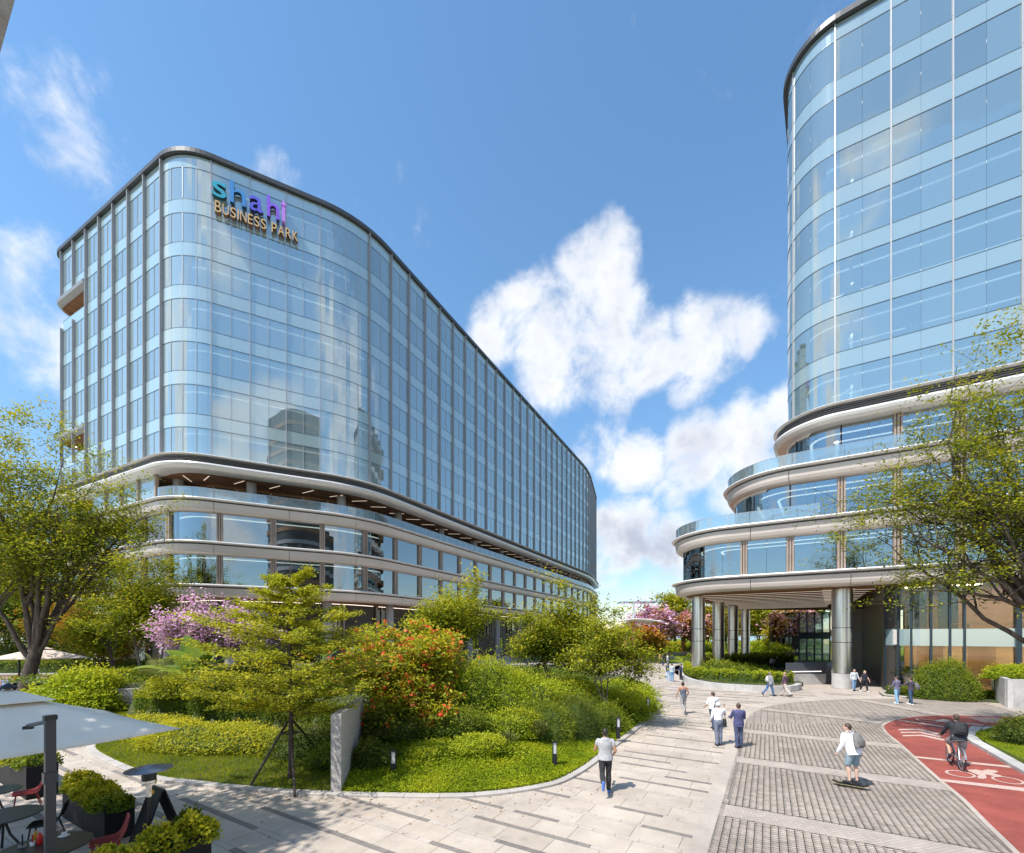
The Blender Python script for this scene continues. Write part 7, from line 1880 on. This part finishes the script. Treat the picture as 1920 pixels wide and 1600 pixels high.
    if tank:
        tr = [(low_, .185, .14)] + [(a, b * 1.1, c * 1.12) for a, b, c in rings if a > low_ + .04 and a < .36]; topm.loft([ring(*q) for q in tr], 16)
        topm.loft([ring(.34, .165, .128), ring(.42, .10, .12), ring(.50, .075, .085)], 12)
    else:
        tr = [(low_, (.192 if not belt else .176) * loose, (.15 if not belt else .133) * loose)] + [(a, b * kx * (1 + (loose - 1) * .6), c * kx) for a, b, c in rings if a > low_ + .03 and a < .5] + [(.515, .105, .085), (.545, .068, .064)]
        topm.loft([ring(*q) for q in tr], 16)
    if hood: topm.ellipsoid(T(V3(0, -.075 * s, .47 * s)), (.11 * s, .06 * s, .085 * s), 12, 8); topm.tube([T(V3(-.1 * s, .0, .51 * s)), T(V3(0, -.085 * s, .50 * s)), T(V3(.1 * s, .0, .51 * s))], .03 * s, 8)
    remesh_obj(topm, 'top', cloth(top), t, vox, 4)
    if belt: MB().loft([ring(.075, .172, .128), ring(.105, .17, .126)], 20).build('belt', cloth((.015, .015, .015)), t, world_coords=False)
    hm = MB()
    if cap: hm.ellipsoid(hd + V3(0, -.004, .03 * s), (.084 * s, .1 * s, .088 * s), 16, 10, HM); hm.box(hd + HM @ V3(0, .11 * s, .03 * s), (.11 * s, .1 * s, .02 * s))
    else:
        hm.ellipsoid(hd + HM @ V3(0, -.018 * s, .03 * s), (.083 * s, .092 * s, .092 * s), 16, 10, HM); hm.ellipsoid(hd + HM @ V3(0, -.045 * s, -.02 * s), (.068 * s, .06 * s, .06 * s), 12, 8, HM)
    if hairstyle == 'tail': hm.tube([hd + V3(0, -.085 * s, .03 * s), hd + V3(0, -.14 * s, -.02 * s), hd + V3(0, -.13 * s, -.2 * s)], [.03 * s, .035 * s, .012 * s], 8)
    if hairstyle == 'long': hm.loft([(hd + V3(0, -.05 * s, .02 * s), .082 * s, .065 * s), (hd + V3(0, -.065 * s, -.1 * s), .085 * s, .045 * s), (hd + V3(0, -.075 * s, -.22 * s), .065 * s, .03 * s)], 12)
    remesh_obj(hm, 'cap' if cap else 'hair', cloth((.8, .8, .8)) if cap else HR[hair], t, vox * .8, 2)
    if cap: MB().ellipsoid(hd + V3(0, -.05 * s, -.03 * s), (.066 * s, .05 * s, .045 * s), 12, 8).build('hair', HR[hair], t, world_coords=False)
    for q in (-1, 1): MB().ellipsoid(hd + HM @ V3(q * .03 * s, .078 * s, .01 * s), (.011 * s, .008 * s, .007 * s), 8, 6).build('eye', HR['black'], t, world_coords=False)
    MB().ellipsoid(hd + HM @ V3(0, .085 * s, -.055 * s), (.022 * s, .008 * s, .006 * s), 8, 6).build('mouth', mat('lips', (.35, .12, .1), None, .5) if 'lips' not in bpy.data.materials else bpy.data.materials['lips'], t, world_coords=False)
    t['_hr'] = tuple(hands[1]); t['_hl'] = tuple(hands[-1]); t['_bk'] = tuple(T(V3(0, -.13 * s, .33 * s))); t['_sh'] = tuple(T(V3(sw * .6, 0, shz)))
    return t, T, s
def world_pt(t, p):
    a = t.rotation_euler.z; return (t.location.x + p[0] * math.cos(a) - p[1] * math.sin(a), t.location.y + p[0] * math.sin(a) + p[1] * math.cos(a), t.location.z + p[2])
def backpack(per, label, col, w=.30, hgt=.42, dep=.16, tilt=0.0, dx=0.0, dz=0.0, lean=0.0):
    t0, T, s = per; c = T(V3(dx, -.19 * s - dep * .2, .30 * s + dz)); wp = world_pt(t0, c)
    b = thing('backpack', label, 'backpack', wp, t0.rotation_euler.z); RM = Matrix.Rotation(-R(lean), 3, 'X') @ Matrix.Rotation(R(tilt), 3, 'Y')
    m = MB(); m.loft([(RM @ V3(0, 0, -hgt / 2), w * .40, dep * .36), (RM @ V3(0, 0, -hgt * .42), w * .5, dep * .5), (RM @ V3(0, -.01, 0), w * .5, dep * .52), (RM @ V3(0, 0, hgt * .35), w * .42, dep * .42), (RM @ V3(0, .01, hgt * .5), w * .25, dep * .25)], 16)
    remesh_obj(m, 'pack_body', cloth(col), b, .014, 3)
    m = MB(); m.loft([(RM @ V3(0, -dep * .5, -hgt * .38), w * .36, dep * .2), (RM @ V3(0, -dep * .52, -hgt * .1), w * .36, dep * .22), (RM @ V3(0, -dep * .48, hgt * .02), w * .3, dep * .14)], 14); remesh_obj(m, 'front_pocket', cloth(tuple(q * .7 for q in col)), b, .012, 2)
    for q in (-1, 1): MB().tube([RM @ V3(q * w * .28, dep * .35, hgt * .45), RM @ V3(q * w * .33, dep * .75, hgt * .55), RM @ V3(q * w * .42, dep * 1.9, hgt * .42)], .014, 6).build('strap', cloth(tuple(q2 * .5 for q2 in col)), b, world_coords=False)
    MB().tube([RM @ V3(-.03, dep * .3, hgt * .5), RM @ V3(0, dep * .25, hgt * .58), RM @ V3(.03, dep * .3, hgt * .5)], .008, 6).build('grab_loop', cloth((.03, .03, .03)), b, world_coords=False)
    return b

# near figures
person('man jogging away in pale grey sleeveless hoodie, black trousers and blue shoes', *G(1135, 1486), 8, 1.80, skin=1, hair='black', top=(.34, .34, .35), legs=(.018, .019, .022), shoes=(.08, .17, .55), gait=(6, 8, -14, 62), arms=((-12, 16, 72), (8, 18, 95)), sleeve=.2, vox=.012, top_low=.475, hood=True, loose=1.06, lean=4)
p = person('young man on skateboard in white long sleeved shirt and denim shorts', *G(1600, 1479), -14, 1.78, z=.115, skin=2, hair='brown', top=(.72, .73, .76), legs=(.22, .30, .36), shoes=(.02, .02, .022), gait=(8, 14, 14, 22), arms=((-6, 16, 22), (14, 14, 28)), shorts=True, vox=.012, lean=16, top_low=.44, head_turn=35, loose=1.08, knee_out=(9, -2))
backpack(p, 'grey backpack worn by the skateboarder', (.15, .145, .14), .32, .42, .18, tilt=6, lean=16)
sx, sy = G(1594, 1478); sb = thing('skateboard', 'black skateboard with thin yellow edge rolling over the cobbles', 'skateboard', (sx, sy, .025), R(-38))
def deck(z, t_, col, nm, k=1.0):
    m = MB(); vs = []
    for yy, ww, zz in ((-.42, .05, .05), (-.38, .09, .035), (-.28, .105, .0), (.28, .105, .0), (.38, .09, .035), (.42, .05, .05)):
        for q in (-1, 1):
            for zq in (0, 1): vs.append((yy * k, q * ww * k, z + zz + zq * t_))
    fs = []
    for i in range(5):
        b = 4 * i; fs += [(b, b + 4, b + 6, b + 2), (b + 1, b + 3, b + 7, b + 5), (b, b + 1, b + 5, b + 4), (b + 2, b + 6, b + 7, b + 3)]
    fs += [(0, 2, 3, 1), (20, 21, 23, 22)]; m.add(vs, fs).build(nm, col, sb, world_coords=False)
deck(.072, .008, mat('yellow ply', (.5, .42, .15), None, .6), 'deck_ply', 1.01); deck(.081, .004, M['black_panel'], 'grip_tape')
for yy in (-.25, .25):
    MB().tube([(yy, -.07, .045), (yy, .07, .045)], .008, 8).box((yy, 0, .058), (.06, .05, .024)).build('truck', M['steel'], sb, world_coords=False)
    for q in (-1, 1): MB().tube([(yy, q * .062, .027), (yy, q * .092, .027)], .027, 16).build('wheel', M['black_metal'], sb, world_coords=False)
# cyclist
gb = np.array(G(1803, 1447)); bz = 30.6; bd = dirv(bz); WB = 1.02; rw = .335
bx, by = gb + bd * (WB / 2)
bike = thing('bicycle', 'grey city bicycle ridden along the red lane', 'bicycle', (bx, by, .035), -R(bz)); lc = dict(world_coords=False)
silver = mat('bike frame silver', (.42, .43, .45), None, .3, .7)
def wheel(yc):
    t = MB(); n = 36
    ty = MB(); ty.tube([(0, yc + rw * math.cos(2 * math.pi * k / n), rw + rw * math.sin(2 * math.pi * k / n)) for k in range(n + 1)], .021, 8, cap=False); w = ty.build('wheel', M['black_metal'], bike, **lc)
    r_ = rw - .028; m = MB(); m.tube([(0, yc + r_ * math.cos(2 * math.pi * k / n), rw + r_ * math.sin(2 * math.pi * k / n)) for k in range(n + 1)], .011, 6, cap=False); m.build('rim', silver, w, **lc)
    m = MB(); m.tube([(-.04, yc, rw), (.04, yc, rw)], .02, 10)
    for k in range(16): a = 2 * math.pi * k / 16; m.tube([(.02 * (-1) ** k, yc, rw), (0, yc + r_ * math.cos(a), rw + r_ * math.sin(a))], .0022, 3)
    m.build('spokes', silver, w, **lc)
wheel(-WB / 2); wheel(WB / 2)
bbk = (0, -.08, .29); seat = (0, -.30, .88); hdt = (0, .36, .86)
BARS = []
for nm, pts, r_ in (('top_tube', [(0, -.22, .74), (0, .35, .80)], .018), ('down_tube', [bbk, (0, .37, .72)], .021), ('seat_tube', [bbk, (0, -.25, .80)], .018), ('seat_post', [(0, -.25, .80), seat], .013), ('fork', [(0, .35, .88), (0, .40, .68), (0, WB / 2, rw)], .016), ('stem', [(0, .35, .88), (0, .36, 1.0)], .014),
                    ('handlebar', [(-.30, .20, 1.02), (-.15, .34, 1.03), (0, .38, 1.02), (.15, .34, 1.03), (.30, .20, 1.02)], .012)):
    o_ = MB().tube(pts, r_, 8).build(nm, M['black_metal'] if nm in ('seat_post', 'handlebar', 'stem') else silver, bike, **lc)
    if nm == 'handlebar': BARS.append(o_)
for q in (-1, 1):
    MB().tube([(q * .05, -WB / 2, rw), (0, -.09, .29)], .01, 6).build('chain_stay', silver, bike, **lc); MB().tube([(q * .05, -WB / 2, rw), (0, -.24, .76)], .009, 6).build('seat_stay', silver, bike, **lc)
    MB().tube([(q * .03, -.08, .29), (q * .085, -.08 + q * -.02, .29 - q * .165 if q > 0 else .45)], .011, 6).build('crank', silver, bike, **lc)
    MB().box((q * .13, -.08 + q * -.02, .125 if q > 0 else .45), (.1, .08, .02)).build('pedal', M['black_metal'], bike, **lc)
    MB().tube([(q * .30, .20, 1.02), (q * .31, .12, 1.01)], .016, 8).build('grip', M['black_metal'], BARS[0], **lc)
MB().tube([(.045, -.08, .29), (.052, -.08, .29)], .095, 24).build('chainring', M['black_metal'], bike, **lc)
MB().loft([((0, -.42, .885), .075, .03), ((0, -.36, .90), .08, .09), ((0, -.22, .90), .02, .05)], 12).build('saddle', M['black_panel'], bike, **lc)
MB().tube([(0, -WB / 2 + (rw + .035) * math.cos(a), rw + (rw + .035) * math.sin(a)) for a in np.linspace(.6, 2.9, 12)], .022, 6, squash=.4).build('mudguard', silver, bike, **lc)
p = person('man riding a bicycle in black long sleeved shirt and grey shorts', bx - bd[0] * .26, by - bd[1] * .26, bz, 1.78, z=.035, skin=0, hair='brown', top=(.014, .018, .026), legs=(.24, .24, .25), shoes=(.03, .035, .04), gait=(28, 34, 62, 96), arms=((44, 14, 18), (44, 14, 18)), shorts=True, vox=.012, lean=20, top_low=.46, root=.965, seated=True, knee_out=(10, 10), loose=1.05)
backpack(p, 'black backpack on the back of the cyclist', (.02, .02, .024), .30, .40, .17, lean=20)
# pair in the middle and the man ahead of them
p = person('man in white shirt and white cap with grey trousers, phone at his ear', *G(1347, 1398), 4, 1.74, skin=0, hair='grey', top=(.76, .76, .80), legs=(.13, .15, .21), shoes=(.02, .02, .025), gait=(3, 5, -4, 5), arms=((35, 26, 138), (14, 8, 30)), vox=.012, top_low=.58, cap=1, belt=True)
hb = world_pt(p[0], (.20, .0, .92)); b = thing('handbag', 'black shoulder bag at the right side of the man in the cap', 'bag', hb, p[0].rotation_euler.z); remesh_obj(MB().loft([((0, 0, -.17), .12, .06), ((0, 0, .0), .115, .055), ((0, 0, .13), .09, .03)], 14), 'bag_body', cloth((.02, .02, .022)), b, .012, 2); MB().tube([(-.06, 0, .12), (-.03, 0, .35), (.0, 0, .48), (.03, 0, .35), (.06, 0, .12)], .009, 6).build('strap', M['black_panel'], b, world_coords=False)
ph = Vector(p[0]['_hr']); w_ = world_pt(p[0], ph + V3(0, .02, .03)); t = thing('phone', 'dark mobile phone held to the ear of the man in the cap', 'phone', w_, p[0].rotation_euler.z); MB().box((0, 0, 0), (.012, .07, .14)).build('phone_body', M['black_panel'], t, world_coords=False)
person('man in navy blue suit standing beside the man in the white cap', *G(1385, 1403), 6, 1.76, skin=0, hair='brown', top=(.055, .06, .15), legs=(.05, .065, .13), shoes=(.015, .015, .018), gait=(4, 4, -3, 3), arms=((18, 12, 62), (22, 14, 70)), vox=.012, top_low=.43, loose=1.03)
p = person('man in white short sleeved shirt with dark strap, ahead of the pair', XA(1337, 19.8), 19.8, -4, 1.78, skin=0, hair='brown', top=(.78, .78, .78), legs=(.03, .04, .08), shoes=(.02, .02, .02), gait=(12, 6, -12, 12), arms=((12, 14, 40), (10, 16, 45)), sleeve=.42, vox=.014, top_low=.54, head_turn=15)
MB().tube([V3(.10, -.02, 1.45), V3(.06, -.135, 1.32), V3(.0, -.135, 1.12), V3(-.05, -.12, .98)], .016, 6, squash=2).build('shoulder_strap', cloth((.03, .04, .08)), p[0], world_coords=False)
person('muscular man jogging away in grey tank top and grey joggers', *G(1281, 1339), 4, 1.80, skin=1, hair='black', top=(.09, .11, .15), legs=(.28, .27, .27), shoes=(.6, .6, .6), gait=(4, 8, -10, 50), arms=((-6, 18, 60), (-14, 22, 25)), tank=True, vox=.014, top_low=.47, lean=3)
# walkers by the hedge, facing pairs, lobby pair
p = person('grey haired man in grey blazer walking right beside the hedge', *G(1443, 1305.5), 75, 1.78, skin=0, hair='grey', top=(.24, .25, .29), legs=(.05, .11, .25), shoes=(.015, .015, .02), gait=(20, 4, -22, 30), arms=((8, 8, 15), (5, 8, 15)), top_low=.45, vox=.018); backpack(p, 'pale backpack of the man in the grey blazer', (.5, .5, .52), .26, .36, .13)
p = person('fair haired man in plum jacket and pale chinos by the hedge', *G(1472, 1306), 330, 1.78, skin=2, hair='blond', top=(.10, .06, .085), legs=(.48, .42, .38), shoes=(.04, .035, .03), gait=(18, 4, -20, 24), arms=((12, 10, 30), (5, 8, 20)), top_low=.48, vox=.018); backpack(p, 'dark bag carried by the man in the plum jacket', (.03, .02, .025), .22, .32, .12, dx=-.1)
person('man in pale grey cardigan and jeans walking towards the square', *G(1601.5, 1295.5), 192, 1.72, skin=0, hair='grey', top=(.42, .44, .47), legs=(.15, .27, .43), shoes=(.02, .02, .02), gait=(8, 4, -6, 8), arms=((8, 14, 20), (8, 14, 20)), top_low=.47, vox=.018)
person('woman in black t-shirt and leggings with white trainers', *G(1621, 1297.5), 178, 1.68, skin=2, hair='blond', hairstyle='tail', female=True, top=(.012, .014, .03), legs=(.01, .01, .014), shoes=(.75, .75, .75), gait=(-14, 16, 14, 4), arms=((-10, 14, 10), (14, 12, 10)), sleeve=.35, top_low=.5, vox=.018)
person('man in violet grey sweater and light jeans with arm out', *G(1682, 1320), 350, 1.78, skin=2, hair='brown', top=(.12, .11, .18), legs=(.19, .34, .5), shoes=(.55, .6, .65), gait=(10, 4, -6, 4), arms=((20, 18, 40), (12, 14, 40)), top_low=.5, vox=.016, knee_out=(5, 5))
p = person('man in dark plum sweater and navy jeans carrying a grey rucksack', *G(1708, 1321.5), 345, 1.76, skin=2, hair='brown', top=(.05, .04, .065), legs=(.025, .06, .12), shoes=(.7, .66, .64), gait=(12, 4, -8, 4), arms=((10, 16, 30), (45, 30, 30)), top_low=.49, vox=.016, knee_out=(6, 6)); backpack(p, 'grey rucksack over one shoulder beside the lobby hedge', (.16, .15, .16), .28, .42, .18, tilt=-18, dx=.16, dz=-.05)
# distant groups
far_p = [((1252.5, 1277.5), 60, 'man in dark vest and pale jeans, left of the trio', dict(top=(.03, .04, .07), legs=(.35, .45, .6), shoes=(.7, .7, .7), skin=1)), ((1260, 1279), 20, 'man in blue denim jeans with navy backpack, middle of the trio', dict(top=(.35, .38, .42), legs=(.12, .25, .42), shoes=(.6, .6, .6))),
         ((1276.5, 1277.5), 270, 'woman in navy top with ponytail facing the two men', dict(top=(.02, .025, .07), legs=(.01, .012, .02), shoes=(.7, .7, .7), female=True, hairstyle='tail', gait=(4, 4, -4, 4), arms=((20, 10, 60), (20, 10, 60)))),
         ((1233, 1244.5), 95, 'woman in short black dress, left of the group of four', dict(top=(.012, .012, .016), legs=(.012, .012, .016), female=True, skirt=True, hair='blond', sleeve=.4, shoes=(.5, .4, .35), arms=((20, 14, 70), (20, 14, 70)))), ((1237.5, 1245), 150, 'woman in tan jacket, second in the group of four', dict(top=(.42, .22, .12), legs=(.02, .02, .03), female=True, hairstyle='long')),
         ((1243, 1249), 10, 'woman in black top and dark jeans seen from behind', dict(top=(.012, .014, .03), legs=(.03, .04, .09), female=True, hairstyle='tail', sleeve=.3)), ((1252, 1250), 300, 'man in white shirt with shoulder bag, right of the four', dict(top=(.7, .72, .75), legs=(.2, .25, .35), skin=1, hair='black')),
         ((1447, 1257), 30, 'woman in grey top and leggings standing behind the hedge', dict(top=(.35, .35, .37), legs=(.01, .01, .012), female=True, hairstyle='long')), ((1458, 1257.5), 330, 'person in black t-shirt and leggings with folded arms', dict(top=(.012, .012, .014), legs=(.012, .012, .014), arms=((30, 12, 90), (30, 12, 90)), sleeve=.4)),
         ((1452.5, 1231), 200, 'small distant person in black beyond the rear hedge', dict(top=(.012, .012, .014), legs=(.01, .01, .012))), ((1461, 1230), 180, 'small distant person in white beyond the rear hedge', dict(top=(.7, .7, .72), legs=(.02, .02, .03))),
         ((1517.5, 1237), 280, 'person in black walking past the glass entrance', dict(top=(.012, .012, .014), legs=(.012, .012, .016), gait=(20, 5, -20, 20))), ((1537.5, 1277), 0, 'person in black whose head shows above the stair parapet', dict(top=(.012, .012, .014), legs=(.012, .012, .016), hair='black')),
         ((1545, 1275.5), 90, 'person in white shirt behind the stair parapet', dict(top=(.7, .7, .7), legs=(.02, .02, .03), hair='black'))]
for (px, py), az, lab, kw in far_p: 
    kw.setdefault('vox', .026); kw.setdefault('gait', (5, 4, -5, 5)); person(lab, *G(px, py), az, 1.74 if not kw.get('female') else 1.67, **kw)
for (px, py), az, lab, kw in [((1214, 1236), 200, 'tiny walker in white near the canopy posts', dict(top=(.7, .7, .7))), ((1300, 1231), 40, 'tiny walker in grey between the lawn wall and first column', dict(top=(.3, .3, .32))),
        ((1161, 1243), 90, 'tiny seated looking walker in blue beside the canopy post', dict(top=(.1, .2, .4)))]:
    person(lab.replace('seated looking ', ''), *G(px, py), az, 1.72, vox=.03, gait=(14, 5, -14, 12), **kw)
# two people behind the first floor glass, one seated at the lobby window
for px, lab, kw in ((1361, 'woman in white top and dark skirt behind the upper window', dict(top=(.7, .7, .7), legs=(.02, .02, .03), female=True, skirt=True, arms=((20, 40, 30), (10, 10, 20)))), (1377, 'man in grey suit behind the upper window', dict(top=(.3, .32, .35), legs=(.3, .32, .35)))):
    s_ = O1.find(XA(px, 39), 39); q, n_q = O1.at(s_, -.6); person(lab, q[0], q[1], 20, 1.75, z=F1[1] - .1, vox=.026, **kw)
q = vv(cG, 8.3, .9); person('dark clothed person sitting at the lobby window by the planter wall', q[0], q[1], 300, 1.74, z=.1, top=(.015, .02, .035), legs=(.02, .02, .03), hair='black', gait=(88, 88, 88, 88), root=.52, seated=True, vox=.026)
for o in bpy.data.objects:
    for k in ('_hr', '_hl', '_bk', '_sh'):
        if k in o: del o[k]
# shade tree standing outside the frame behind the terrace, whose shadow lies over the tables
make_tree('shade_tree', 'tree beyond the left frame edge that shades the terrace', (-16.5, 2.5, 0), [(-14, 4.5, 11, 4.8, 4.3, 2.6), (-12.5, 2.5, 10, 3.6, 3.2, 2.2)], .3, 6, 'leaf_big', 30000, .26, 9, 9, 6, 77, spread=.32)
